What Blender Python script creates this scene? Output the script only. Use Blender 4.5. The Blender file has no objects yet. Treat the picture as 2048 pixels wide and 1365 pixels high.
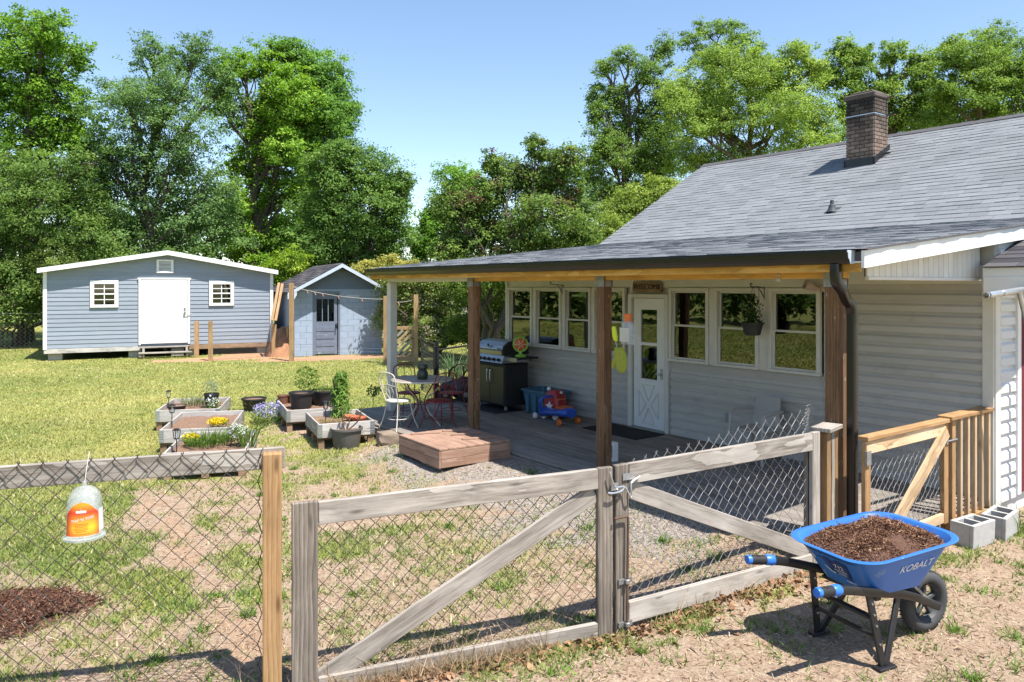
import bpy, math, random
import numpy as np
from mathutils import Vector, Matrix
R = math.radians
random.seed(7)
rng = np.random.default_rng(7)
S = bpy.context.scene
COL = S.collection

# ------------------------------------------------------------------ camera, sky, sun, exposure
F = 1520.0      # focal length in photo pixels (2048 wide)
HZ = 572.0      # horizon row of the photo
CH = 2.42       # camera height
cam_d = bpy.data.cameras.new('camera')
cam_d.sensor_width = 36.0
cam_d.lens = 36.0 * F / 2048.0
cam_d.shift_y = -(682.5 - HZ) / 2048.0
cam_d.clip_start = 0.05
cam_d.clip_end = 2000
cam = bpy.data.objects.new('camera', cam_d)
COL.objects.link(cam)
cam.location = (0, 0, CH)
cam.rotation_euler = (R(90), 0, 0)
S.camera = cam

TO_SUN = Vector((0.36, -0.33, 1.0)).normalized()
world = bpy.data.worlds.new('World')
S.world = world
world.use_nodes = True
wn = world.node_tree
sky = wn.nodes.new('ShaderNodeTexSky')
sky.sky_type = 'NISHITA'
sky.sun_disc = False
sky.sun_elevation = math.asin(TO_SUN.z)
sky.sun_rotation = math.atan2(TO_SUN.x, TO_SUN.y)
sky.altitude = 200
sky.air_density = 1.0
sky.dust_density = 0.2
sky.ozone_density = 1.5
wn.links.new(sky.outputs[0], wn.nodes['Background'].inputs[0])
wn.nodes['Background'].inputs[1].default_value = 0.118

sun_d = bpy.data.lights.new('sun', 'SUN')
sun_d.energy = 4.8
sun_d.angle = R(0.53)
sun_d.color = (1.0, 0.95, 0.87)
sun = bpy.data.objects.new('sun', sun_d)
COL.objects.link(sun)
sun.rotation_euler = (-TO_SUN).to_track_quat('-Z', 'Y').to_euler()
sun.location = TO_SUN * 60

S.view_settings.view_transform = 'Standard'
S.view_settings.look = 'None'
S.view_settings.exposure = 0.98
S.view_settings.gamma = 1.0
S.view_settings.use_curve_mapping = False
try:
    S.cycles.max_bounces = 8
    S.cycles.transparent_max_bounces = 12
    S.cycles.caustics_reflective = False
    S.cycles.caustics_refractive = False
except Exception:
    pass

# ------------------------------------------------------------------ places
def P(u, v, d):
    return Vector(((u - 1024) / F * d, d, CH - (v - HZ) / F * d))
def G(u, v, z=0.0):
    return P(u, v, F * (CH - z) / (v - HZ))

# ------------------------------------------------------------------ mesh helpers
class MB:
    def __init__(s):
        s.v = []; s.f = []
    def add(s, vs, fs):
        n = len(s.v)
        s.v += [tuple(p) for p in vs]
        s.f += [tuple(i + n for i in f) for f in fs]
        return s
    def box(s, c, size, M=None, ch=0.0):
        vs, fs = cbox(size, ch)
        if M is not None:
            vs = [M @ Vector(p) for p in vs]
        vs = [(p[0] + c[0], p[1] + c[1], p[2] + c[2]) for p in vs]
        return s.add(vs, fs)
    def bar(s, p0, p1, w, h, up=(0, 0, 1), ch=0.0):
        M, ln = axes(p0, p1, up)
        vs, fs = cbox((ln, w, h), ch)
        return s.add([M @ Vector(p) for p in vs], fs)
    def tube(s, pts, r, n=8, closed=False, cap=True):
        pts = [Vector(p) for p in pts]
        m = len(pts)
        rs = r if isinstance(r, (list, tuple)) else [r] * m
        rings = []
        prev = None
        for i in range(m):
            if closed:
                t = pts[(i + 1) % m] - pts[i - 1]
            else:
                t = pts[min(i + 1, m - 1)] - pts[max(i - 1, 0)]
            if t.length < 1e-9:
                t = Vector((0, 0, 1))
            t.normalize()
            if prev is None:
                a = Vector((0, 0, 1)) if abs(t.z) < 0.9 else Vector((1, 0, 0))
                x = t.cross(a).normalized()
            else:
                x = (prev - t * prev.dot(t))
                x = x.normalized() if x.length > 1e-6 else t.orthogonal().normalized()
            prev = x
            y = t.cross(x)
            rings.append([pts[i] + (x * math.cos(2 * math.pi * k / n) + y * math.sin(2 * math.pi * k / n)) * rs[i] for k in range(n)])
        vs = [p for ring in rings for p in ring]
        fs = []
        for i in range(m if closed else m - 1):
            j = (i + 1) % m
            for k in range(n):
                l = (k + 1) % n
                fs.append((i * n + k, i * n + l, j * n + l, j * n + k))
        if cap and not closed:
            fs.append(tuple(reversed(range(n))))
            fs.append(tuple((m - 1) * n + k for k in range(n)))
        return s.add(vs, fs)
    def lathe(s, prof, n=24, c=(0, 0, 0), M=None, a0=0.0, a1=2 * math.pi):
        full = abs(a1 - a0 - 2 * math.pi) < 1e-6
        cnt = n if full else n + 1
        vs = []
        for (r, z) in prof:
            for k in range(cnt):
                a = a0 + (a1 - a0) * k / n
                p = Vector((r * math.cos(a), r * math.sin(a), z))
                if M is not None:
                    p = M @ p
                vs.append((p[0] + c[0], p[1] + c[1], p[2] + c[2]))
        fs = []
        for i in range(len(prof) - 1):
            for k in range(n):
                l = (k + 1) % cnt
                fs.append((i * cnt + k, i * cnt + l, (i + 1) * cnt + l, (i + 1) * cnt + k))
        return s.add(vs, fs)
    def prism(s, poly, d0, d1, axis='x'):
        """poly: list of 2-D points, swept from d0 to d1 along axis (x: poly is (y,z); y: (x,z); z: (x,y))"""
        def mk(p, d):
            if axis == 'x': return (d, p[0], p[1])
            if axis == 'y': return (p[0], d, p[1])
            return (p[0], p[1], d)
        n = len(poly)
        vs = [mk(p, d0) for p in poly] + [mk(p, d1) for p in poly]
        fs = [tuple(range(n)), tuple(reversed(range(n, 2 * n)))]
        for k in range(n):
            l = (k + 1) % n
            fs.append((k, k + n, l + n, l))
        return s.add(vs, fs)
    def mesh(s, name, smooth=False):
        me = bpy.data.meshes.new(name)
        me.from_pydata(s.v, [], s.f)
        me.update()
        fix_normals(me)
        if smooth:
            me.shade_smooth()
            me.set_sharp_from_angle(angle=R(38))
        return me
    def obj(s, name, mat, parent=None, smooth=False, loc=None, rz=None):
        o = bpy.data.objects.new(name, s.mesh(name, smooth))
        o.data.materials.append(mat)
        COL.objects.link(o)
        if parent is not None:
            o.parent = parent
        if loc is not None:
            o.location = loc
        if rz is not None:
            o.rotation_euler = (0, 0, rz)
        return o

import bmesh
def fix_normals(me):
    bm = bmesh.new(); bm.from_mesh(me)
    bmesh.ops.recalc_face_normals(bm, faces=bm.faces)
    bm.to_mesh(me); bm.free()

def cbox(size, c=0.0):
    hx, hy, hz = size[0] / 2, size[1] / 2, size[2] / 2
    if c <= 0:
        vs = [(x, y, z) for x in (-hx, hx) for y in (-hy, hy) for z in (-hz, hz)]
        fs = [(0, 1, 3, 2), (4, 6, 7, 5), (0, 4, 5, 1), (2, 3, 7, 6), (0, 2, 6, 4), (1, 5, 7, 3)]
        return vs, fs
    c = min(c, hx * .45, hy * .45, hz * .45)
    vs = []; idx = {}
    for sx in (-1, 1):
        for sy in (-1, 1):
            for sz in (-1, 1):
                for a in range(3):
                    p = [sx * (hx - c), sy * (hy - c), sz * (hz - c)]
                    p[a] = (sx * hx, sy * hy, sz * hz)[a]
                    idx[(sx, sy, sz, a)] = len(vs); vs.append(tuple(p))
    fs = []
    for s1 in (-1, 1):
        fs.append(tuple(idx[(s1, y, z, 0)] for y, z in ((-1, -1), (1, -1), (1, 1), (-1, 1))))
        fs.append(tuple(idx[(x, s1, z, 1)] for x, z in ((-1, -1), (1, -1), (1, 1), (-1, 1))))
        fs.append(tuple(idx[(x, y, s1, 2)] for x, y in ((-1, -1), (1, -1), (1, 1), (-1, 1))))
    for a in (-1, 1):
        for b in (-1, 1):
            fs.append((idx[(a, b, -1, 0)], idx[(a, b, 1, 0)], idx[(a, b, 1, 1)], idx[(a, b, -1, 1)]))
            fs.append((idx[(a, -1, b, 0)], idx[(a, 1, b, 0)], idx[(a, 1, b, 2)], idx[(a, -1, b, 2)]))
            fs.append((idx[(-1, a, b, 1)], idx[(1, a, b, 1)], idx[(1, a, b, 2)], idx[(-1, a, b, 2)]))
    for sx in (-1, 1):
        for sy in (-1, 1):
            for sz in (-1, 1):
                fs.append(tuple(idx[(sx, sy, sz, a)] for a in range(3)))
    return vs, fs

def axes(p0, p1, up=(0, 0, 1)):
    p0 = Vector(p0); p1 = Vector(p1); up = Vector(up)
    x = (p1 - p0); ln = x.length; x.normalize()
    if abs(x.dot(up.normalized())) > .98:
        up = Vector((0, 1, 0)) if abs(x.y) < .9 else Vector((1, 0, 0))
    y = up.cross(x).normalized(); z = x.cross(y).normalized()
    c = (p0 + p1) / 2
    M = Matrix(((x.x, y.x, z.x, c.x), (x.y, y.y, z.y, c.y), (x.z, y.z, z.z, c.z), (0, 0, 0, 1)))
    return M, ln

_mc = {}
def board(name, p0, p1, w, h, mat, parent=None, up=(0, 0, 1), ch=0.004):
    """a sawn board from p0 to p1: w across, h along 'up'; its own object with x along the grain"""
    M, ln = axes(p0, p1, up)
    key = (round(ln, 3), round(w, 3), round(h, 3), mat.name, ch)
    me = _mc.get(key)
    if me is None:
        me = bpy.data.meshes.new(name)
        vs, fs = cbox((ln, w, h), ch)
        me.from_pydata(vs, [], fs); me.update(); fix_normals(me)
        me.materials.append(mat)
        _mc[key] = me
    o = bpy.data.objects.new(name, me)
    COL.objects.link(o)
    if parent is not None:
        o.parent = parent
    o.matrix_basis = M
    return o

def inst(name, me, parent, M=None, loc=None):
    o = bpy.data.objects.new(name, me)
    COL.objects.link(o)
    if parent is not None:
        o.parent = parent
    if M is not None:
        o.matrix_basis = M
    if loc is not None:
        o.location = loc
    return o

def tag(o, label=None, cat=None, group=None, kind=None):
    if label: o['label'] = label
    if cat: o['category'] = cat
    if group: o['group'] = group
    if kind: o['kind'] = kind
    return o

def thing(name, label, cat, loc=(0, 0, 0), rz=0.0, group=None):
    o = bpy.data.objects.new(name, None)
    o.empty_display_size = 0.2
    COL.objects.link(o)
    o.location = loc; o.rotation_euler = (0, 0, rz)
    return tag(o, label, cat, group)

def copy_tree(o, parent=None):
    c = o.copy(); COL.objects.link(c); c.parent = parent
    for ch in o.children:
        copy_tree(ch, c)
    return c

def text_mesh(body, size, extrude=0.0, align='CENTER'):
    cu = bpy.data.curves.new('lettering', 'FONT')
    cu.body = body; cu.size = size; cu.extrude = extrude
    cu.align_x = align; cu.align_y = 'CENTER'
    o = bpy.data.objects.new('lettering', cu)
    COL.objects.link(o)
    bpy.context.view_layer.update()
    dg = bpy.context.evaluated_depsgraph_get()
    me = bpy.data.meshes.new_from_object(o.evaluated_get(dg))
    bpy.data.objects.remove(o)
    bpy.data.curves.remove(cu)
    return me

def rawmesh(name, co, nper, cols=None):
    """co: (N*nper,3) array, one polygon of nper corners each"""
    n = len(co); m = n // nper
    me = bpy.data.meshes.new(name)
    me.vertices.add(n); me.vertices.foreach_set('co', np.asarray(co, dtype=np.float32).ravel())
    me.loops.add(n); me.loops.foreach_set('vertex_index', np.arange(n, dtype=np.int32))
    me.polygons.add(m)
    me.polygons.foreach_set('loop_start', np.arange(0, n, nper, dtype=np.int32))
    me.update(calc_edges=True)
    if cols is not None:
        at = me.color_attributes.new('Col', 'FLOAT_COLOR', 'POINT')
        c4 = np.ones((n, 4), dtype=np.float32); c4[:, :3] = np.repeat(cols, nper, axis=0)
        at.data.foreach_set('color', c4.ravel())
    return me

def unit(a):
    return a / (np.linalg.norm(a, axis=1, keepdims=True) + 1e-9)

def leaf_mesh(name, cen, nrm, length, width, cols):
    """rhombic leaves at cen facing nrm"""
    n = len(cen)
    rnd = rng.normal(size=(n, 3))
    u = unit(np.cross(nrm, rnd)); v = np.cross(nrm, u)
    L = (length * rng.uniform(.65, 1.35, n))[:, None]; W = L * width
    droop = nrm * L * .18
    co = np.stack([cen - u * L * .5 - droop, cen + v * W * .5, cen + u * L * .5 - droop, cen - v * W * .5], axis=1).reshape(-1, 3)
    return rawmesh(name, co, 4, cols)

# value noise for masks
_perm = np.random.default_rng(3).uniform(0, 1, (256, 256))
def vnoise(x, y, s=1.0, o=0.0):
    x = x / s + 57.3 + o; y = y / s + 91.7 + o * 1.7
    xi = np.floor(x).astype(int); yi = np.floor(y).astype(int)
    fx = x - xi; fy = y - yi
    fx = fx * fx * (3 - 2 * fx); fy = fy * fy * (3 - 2 * fy)
    a = _perm[xi % 256, yi % 256]; b = _perm[(xi + 1) % 256, yi % 256]
    c = _perm[xi % 256, (yi + 1) % 256]; d = _perm[(xi + 1) % 256, (yi + 1) % 256]
    return (a * (1 - fx) + b * fx) * (1 - fy) + (c * (1 - fx) + d * fx) * fy
def fbm(x, y, s=1.0, o=0.0):
    return .5 * vnoise(x, y, s, o) + .28 * vnoise(x, y, s * .45, o + 5) + .22 * vnoise(x, y, s * .2, o + 9)
def sstep(a, b, x):
    t = np.clip((x - a) / (b - a), 0, 1)
    return t * t * (3 - 2 * t)

# ------------------------------------------------------------------ materials
def newmat(name):
    m = bpy.data.materials.new(name); m.use_nodes = True
    nt = m.node_tree
    return m, nt, nt.nodes['Principled BSDF']
def nd(nt, t, **kw):
    n = nt.nodes.new(t)
    for k, v in kw.items():
        setattr(n, k, v)
    return n
def mixc(nt, fac, a, b, mode='MIX'):
    n = nt.nodes.new('ShaderNodeMix'); n.data_type = 'RGBA'; n.blend_type = mode
    for sock, val in ((n.inputs[0], fac), (n.inputs[6], a), (n.inputs[7], b)):
        if isinstance(val, bpy.types.NodeSocket):
            nt.links.new(val, sock)
        elif isinstance(val, (int, float)):
            sock.default_value = val
        else:
            sock.default_value = (*val[:3], 1)
    return n.outputs[2]
def coords(nt, scale=(1, 1, 1), rand=True, space='Object'):
    tc = nd(nt, 'ShaderNodeTexCoord')
    out = tc.outputs[space]
    if rand:
        oi = nd(nt, 'ShaderNodeObjectInfo')
        mul = nd(nt, 'ShaderNodeMath', operation='MULTIPLY'); mul.inputs[1].default_value = 37.0
        nt.links.new(oi.outputs['Random'], mul.inputs[0])
        ad = nd(nt, 'ShaderNodeVectorMath', operation='ADD')
        nt.links.new(out, ad.inputs[0]); nt.links.new(mul.outputs[0], ad.inputs[1])
        out = ad.outputs[0]
    mp = nd(nt, 'ShaderNodeMapping'); mp.inputs['Scale'].default_value = scale
    nt.links.new(out, mp.inputs[0])
    return mp.outputs[0]
def noise(nt, vec, scale=5, detail=5, rough=.6, dist=0.0):
    n = nd(nt, 'ShaderNodeTexNoise')
    n.inputs['Scale'].default_value = scale; n.inputs['Detail'].default_value = detail
    n.inputs['Roughness'].default_value = rough; n.inputs['Distortion'].default_value = dist
    nt.links.new(vec, n.inputs['Vector'])
    return n.outputs['Fac']
def ramp(nt, fac, stops):
    r = nd(nt, 'ShaderNodeValToRGB')
    el = r.color_ramp.elements
    el[0].position = stops[0][0]; el[0].color = (*stops[0][1], 1)
    el[1].position = stops[-1][0]; el[1].color = (*stops[-1][1], 1)
    for p, c in stops[1:-1]:
        e = el.new(p); e.color = (*c, 1)
    nt.links.new(fac, r.inputs[0])
    return r.outputs[0]
def bump(nt, bsdf, h, strength=.3, dist=.01):
    b = nd(nt, 'ShaderNodeBump'); b.inputs['Strength'].default_value = strength; b.inputs['Distance'].default_value = dist
    nt.links.new(h, b.inputs['Height']); nt.links.new(b.outputs[0], bsdf.inputs['Normal'])
def objvary(nt, col, amt=.15):
    oi = nd(nt, 'ShaderNodeObjectInfo')
    mr = nd(nt, 'ShaderNodeMapRange'); mr.inputs[3].default_value = 1 - amt; mr.inputs[4].default_value = 1 + amt
    nt.links.new(oi.outputs['Random'], mr.inputs[0])
    hs = nd(nt, 'ShaderNodeHueSaturation')
    nt.links.new(mr.outputs[0], hs.inputs['Value']); nt.links.new(col, hs.inputs['Color'])
    return hs.outputs[0]

def pm(name, c1, c2=None, sc=6.0, rough=.6, bmp=0.0, bdist=.01, metal=0.0, vary=0.0, stretch=(1, 1, 1), detail=6, spec=.5, dirt=None):
    m, nt, b = newmat(name)
    c2 = c2 or tuple(x * .8 for x in c1)
    vec = coords(nt, stretch)
    f = noise(nt, vec, sc, detail, .65)
    col = ramp(nt, f, [(.3, c2), (.7, c1)])
    if dirt:
        f2 = noise(nt, coords(nt, (1, 1, 1)), dirt[1], 5, .7)
        rr = ramp(nt, f2, [(dirt[2], (0, 0, 0)), (dirt[2] + .12, (1, 1, 1))])
        col = mixc(nt, rr, col, dirt[0])
    if vary:
        col = objvary(nt, col, vary)
    nt.links.new(col, b.inputs['Base Color'])
    b.inputs['Roughness'].default_value = rough; b.inputs['Metallic'].default_value = metal
    b.inputs['Specular IOR Level'].default_value = spec
    if bmp:
        bump(nt, b, f, bmp, bdist)
    return m

def wood(name, dark, mid, light, rough=.75, vary=.12, grain=16, knots=.5, chips=None, stain=None, bstr=.35, rings=.9):
    m, nt, b = newmat(name)
    v1 = coords(nt, (1.1, grain, grain))
    wob = noise(nt, coords(nt, (1.5, 5, 5)), 1.0, 2, .5)
    ad = nd(nt, 'ShaderNodeVectorMath', operation='ADD')
    cmb = nd(nt, 'ShaderNodeCombineXYZ')
    mu = nd(nt, 'ShaderNodeMath', operation='MULTIPLY'); mu.inputs[1].default_value = 3.2
    nt.links.new(wob, mu.inputs[0])
    nt.links.new(mu.outputs[0], cmb.inputs[1]); nt.links.new(mu.outputs[0], cmb.inputs[2])
    nt.links.new(v1, ad.inputs[0]); nt.links.new(cmb.outputs[0], ad.inputs[1])
    f1 = noise(nt, ad.outputs[0], 1.6, 7, .68)
    f2 = noise(nt, coords(nt, (2.2, 75, 75)), 1.6, 4, .7)
    wv = nd(nt, 'ShaderNodeTexWave', wave_type='BANDS', bands_direction='Y', wave_profile='SAW')
    wv.inputs['Scale'].default_value = 5.5; wv.inputs['Distortion'].default_value = 5.0
    wv.inputs['Detail'].default_value = 2.5; wv.inputs['Detail Scale'].default_value = .9
    nt.links.new(coords(nt, (.38, 2.1, 2.1)), wv.inputs['Vector'])
    s1 = nd(nt, 'ShaderNodeMath', operation='MULTIPLY'); s1.inputs[1].default_value = .42; nt.links.new(f1, s1.inputs[0])
    s2 = nd(nt, 'ShaderNodeMath', operation='MULTIPLY_ADD'); s2.inputs[1].default_value = .38; nt.links.new(f2, s2.inputs[0]); nt.links.new(s1.outputs[0], s2.inputs[2])
    s3 = nd(nt, 'ShaderNodeMath', operation='MULTIPLY_ADD'); s3.inputs[1].default_value = .22 * rings; nt.links.new(wv.outputs['Fac'], s3.inputs[0]); nt.links.new(s2.outputs[0], s3.inputs[2])
    f = s3.outputs[0]
    col = ramp(nt, f, [(.32, dark), (.5, mid), (.70, light)])
    big = noise(nt, coords(nt, (1.5, 3, 3)), 1.3, 3, .6)
    bcol = ramp(nt, big, [(.3, (.62, .62, .62)), (.65, (1, 1, 1))])
    col = mixc(nt, .8, col, bcol, 'MULTIPLY')
    if knots:
        vo = nd(nt, 'ShaderNodeTexVoronoi'); vo.inputs['Scale'].default_value = 1.0
        nt.links.new(coords(nt, (1.9, 7.5, 7.5)), vo.inputs['Vector'])
        kr = ramp(nt, vo.outputs['Distance'], [(.05, (1, 1, 1)), (.13, (0, 0, 0))])
        k2 = nd(nt, 'ShaderNodeMath', operation='MULTIPLY'); k2.inputs[1].default_value = knots
        nt.links.new(kr, k2.inputs[0])
        col = mixc(nt, k2.outputs[0], col, tuple(x * .42 for x in dark))
    if stain:
        s = noise(nt, coords(nt, (1, 2, 2)), stain[1], 5, .7)
        sr = ramp(nt, s, [(stain[2], (0, 0, 0)), (stain[2] + .15, (1, 1, 1))])
        col = mixc(nt, sr, col, stain[0])
    if chips:
        s = noise(nt, coords(nt, (6, 22, 22)), 1.6, 4, .7)
        sr = ramp(nt, s, [(chips[1], (0, 0, 0)), (chips[1] + .02, (1, 1, 1))])
        col = mixc(nt, sr, col, chips[0])
    col = objvary(nt, col, vary)
    nt.links.new(col, b.inputs['Base Color'])
    b.inputs['Roughness'].default_value = rough
    b.inputs['Specular IOR Level'].default_value = .25
    bump(nt, b, f, bstr, .006)
    return m

M = {}
M['wood_grey'] = wood('weathered_wood', (.17, .14, .115), (.40, .355, .31), (.56, .515, .465), knots=.75)
M['wood_dkgrey'] = wood('dark_weathered_wood', (.085, .07, .058), (.20, .165, .135), (.33, .285, .24), knots=.5)
M['wood_new'] = wood('treated_pine', (.235, .125, .052), (.40, .235, .11), (.51, .335, .175), knots=.75, grain=15)
M['wood_pale'] = wood('pale_pine', (.40, .25, .13), (.60, .43, .26), (.70, .54, .36), knots=.6, grain=12)
M['wood_beam'] = wood('yellow_beam_wood', (.48, .25, .055), (.66, .38, .10), (.78, .49, .16), knots=.6, grain=10)
M['wood_post'] = wood('brown_porch_post', (.095, .05, .025), (.21, .115, .06), (.30, .18, .10), knots=.4, chips=((.55, .50, .45), .665))
M['wood_box'] = wood('brown_stained_wood', (.25, .14, .095), (.37, .23, .165), (.47, .32, .245), knots=.2, vary=.08)
M['wood_deck'] = wood('grey_deck_board', (.16, .135, .115), (.28, .245, .215), (.38, .345, .31), knots=.2, vary=.16)
M['wood_bed'] = wood('bleached_bed_board', (.25, .225, .20), (.46, .43, .40), (.60, .58, .55), knots=.3)
M['wood_pallet'] = wood('pallet_wood', (.14, .08, .045), (.28, .18, .11), (.40, .28, .19))
M['wood_run'] = wood('run_post_wood', (.27, .15, .07), (.46, .29, .15), (.58, .40, .24))
M['white'] = pm('white_paint', (.78, .78, .77), (.70, .70, .69), 4, .45)
M['trim'] = pm('window_trim_paint', (.66, .645, .60), (.58, .565, .52), 5, .45)
M['siding'] = pm('shaded_vinyl_siding', (.48, .465, .44), (.42, .405, .38), 3, .42, vary=.05, stretch=(1, 6, 6), dirt=((.39, .37, .335), 1.6, .55))  # front wall copy, colour lowered for the porch shade; the dirt is real
M['siding_end'] = pm('sunlit_vinyl_siding', (.60, .60, .60), (.56, .56, .56), 3, .42, vary=.02)  # brighter copy of the same siding, sunlight put into its colour
M['bead'] = pm('dingy_bead_board', (.70, .68, .64), (.58, .55, .50), 2.5, .5, vary=.06)
M['shed'] = pm('blue_grey_lap_siding', (.275, .315, .37), (.23, .265, .32), 3, .6, vary=.07, stretch=(1, 8, 8), bmp=.1)
M['block'] = pm('pale_blue_block_paint', (.315, .395, .51), (.27, .345, .455), 5, .7, bmp=.3, bdist=.005, vary=.025)
M['mortar'] = pm('pale_blue_mortar', (.28, .355, .465), (.25, .32, .42), 8, .8)
M['gable'] = pm('slate_blue_board', (.17, .215, .29), (.13, .17, .235), 4, .65, vary=.06, stretch=(1, 8, 8))
M['doorblue'] = pm('peeling_blue_door_paint', (.155, .19, .265), (.12, .15, .21), 5, .6, dirt=((.48, .45, .42), 5.0, .60))
M['fascia_blue'] = pm('pale_blue_fascia', (.50, .56, .65), (.43, .49, .58), 5, .55)
M['gutter'] = pm('black_gutter_metal', (.016, .014, .014), (.010, .009, .009), 4, .28, metal=0)
M['black'] = pm('black_paint', (.018, .018, .02), (.010, .010, .012), 6, .4)
M['blackmatte'] = pm('matte_black_plastic', (.02, .02, .022), (.012, .012, .013), 8, .7)
M['rubber'] = pm('tyre_rubber', (.06, .06, .062), (.04, .04, .042), 14, .75, bmp=.2)
M['galv'] = pm('galvanised_steel', (.60, .62, .64), (.45, .47, .49), 18, .38, metal=.85)
M['galvdull'] = pm('dull_galvanised_wire', (.36, .36, .355), (.24, .235, .23), 20, .5, metal=.6)
M['wirerust'] = pm('darkened_fence_wire', (.075, .064, .057), (.03, .025, .021), 12, .6, metal=.1)
M['wireblack'] = pm('black_vinyl_wire', (.018, .018, .02), (.010, .010, .01), 12, .5)
M['rustrod'] = pm('rusty_rod', (.20, .11, .07), (.10, .065, .05), 10, .7, metal=.5, dirt=((.32, .12, .04), 6, .55))
M['stainless'] = pm('stainless_lid', (.36, .37, .385), (.27, .28, .295), 3, .34, metal=.9, stretch=(1, 1, 14))
M['grillgreen'] = pm('dark_olive_enamel', (.035, .038, .026), (.026, .028, .02), 5, .35)
M['blueplastic'] = pm('blue_tray_plastic', (.035, .165, .53), (.03, .14, .45), 2.5, .38, dirt=((.20, .27, .42), 11, .61))
M['bluegrip'] = pm('blue_grip_rubber', (.03, .17, .62), (.025, .14, .52), 6, .4)
M['decal'] = pm('navy_decal', (.02, .045, .16), (.018, .04, .14), 6, .4)
M['decalpale'] = pm('pale_decal_print', (.42, .52, .66), (.34, .46, .62), 9, .5)
M['letter'] = pm('white_lettering', (.78, .79, .80), (.70, .71, .72), 8, .5)
M['bluetote'] = pm('slate_blue_tote', (.06, .15, .22), (.05, .125, .19), 4, .4)
M['toyblue'] = pm('toy_blue', (.03, .10, .48), (.025, .085, .42), 4, .3)
M['orange'] = pm('orange_plastic', (.75, .17, .03), (.65, .13, .02), 4, .35)
M['red'] = pm('toy_red', (.36, .02, .03), (.30, .015, .02), 4, .35)
M['lime'] = pm('lime_plastic', (.30, .62, .10), (.25, .55, .08), 4, .4)
M['hiyellow'] = pm('fluorescent_yellow', (.70, .80, .04), (.62, .72, .03), 6, .5)
M['mitt'] = pm('olive_yellow_mitt', (.36, .38, .05), (.26, .28, .03), 30, .85, bmp=.5)
M['redpaint'] = pm('dark_red_chair_paint', (.24, .022, .026), (.16, .015, .018), 9, .5, dirt=((.10, .05, .04), 20, .62))
M['creampaint'] = pm('worn_white_chair_paint', (.66, .63, .55), (.50, .46, .38), 9, .55, dirt=((.28, .17, .10), 18, .60))
M['tabletop'] = pm('faded_tan_tabletop', (.36, .30, .25), (.27, .21, .17), 7, .5)
M['jar'] = pm('dark_moss_jar', (.05, .055, .045), (.03, .034, .028), 9, .3)
M['pot'] = pm('black_nursery_pot', (.030, .030, .033), (.02, .02, .022), 6, .55)
M['potfaded'] = pm('faded_grey_pot', (.13, .12, .115), (.09, .083, .08), 5, .7)
M['terra'] = pm('terracotta', (.50, .17, .075), (.42, .13, .055), 7, .8)
M['brownpot'] = pm('brown_pot', (.20, .09, .05), (.15, .065, .04), 7, .7)
M['soil'] = pm('garden_soil', (.27, .16, .105), (.14, .085, .055), 22, .95, bmp=1.0, bdist=.02)
M['reddirt'] = pm('red_clay', (.40, .21, .115), (.30, .15, .08), 6, .95, bmp=.6)
M['rock'] = pm('brown_rock', (.26, .20, .15), (.17, .13, .10), 6, .9, bmp=.8)
M['concrete'] = pm('concrete_block', (.44, .43, .41), (.33, .32, .305), 14, .92, bmp=.7, bdist=.006)
M['bark'] = pm('tree_bark', (.13, .10, .075), (.06, .047, .036), 5, .95, bmp=.8, bdist=.03, stretch=(4, 4, .8))
M['stem'] = pm('green_stem', (.10, .16, .04), (.08, .12, .03), 6, .7)
M['twig'] = pm('brown_twig', (.14, .09, .055), (.09, .06, .04), 6, .85)
M['darkroom'] = pm('dim_room_tone', (.11, .105, .095), (.09, .085, .08), 2, .9)  # dark colour stands in for the shade inside rooms and behind panes
M['blind'] = pm('window_blind', (.62, .58, .50), (.56, .52, .45), 3, .6)
M['curtain'] = pm('dark_red_curtain', (.14, .015, .02), (.09, .01, .014), 9, .9)
M['mat'] = pm('black_door_mat', (.014, .013, .013), (.009, .009, .009), 30, .95, bmp=.5)
M['sign'] = pm('carved_wood_sign', (.30, .22, .14), (.17, .115, .07), 9, .8)
M['signdark'] = pm('burnt_lettering', (.05, .03, .02), (.04, .025, .015), 9, .8)
M['cream'] = pm('cream_plastic', (.62, .58, .50), (.55, .51, .44), 4, .5)
M['beigelamp'] = pm('beige_lamp_housing', (.50, .40, .33), (.42, .33, .27), 4, .5)
M['greyplastic'] = pm('grey_cover_plastic', (.30, .31, .31), (.27, .28, .28), 4, .5)
M['flashing'] = pm('black_flashing', (.02, .022, .025), (.014, .015, .017), 5, .35)
M['ductgrey'] = pm('dark_vent_pipe', (.06, .065, .07), (.045, .05, .053), 5, .6)
M['string'] = pm('pale_cord', (.55, .52, .46), (.45, .42, .36), 9, .9)
M['peg'] = pm('faded_clip_plastic', (.60, .30, .22), (.50, .25, .18), 9, .7)
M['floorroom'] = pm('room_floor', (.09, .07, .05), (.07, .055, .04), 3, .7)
M['farwall'] = pm('far_house_wall', (.42, .42, .40), (.36, .36, .34), 3, .8)

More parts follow.
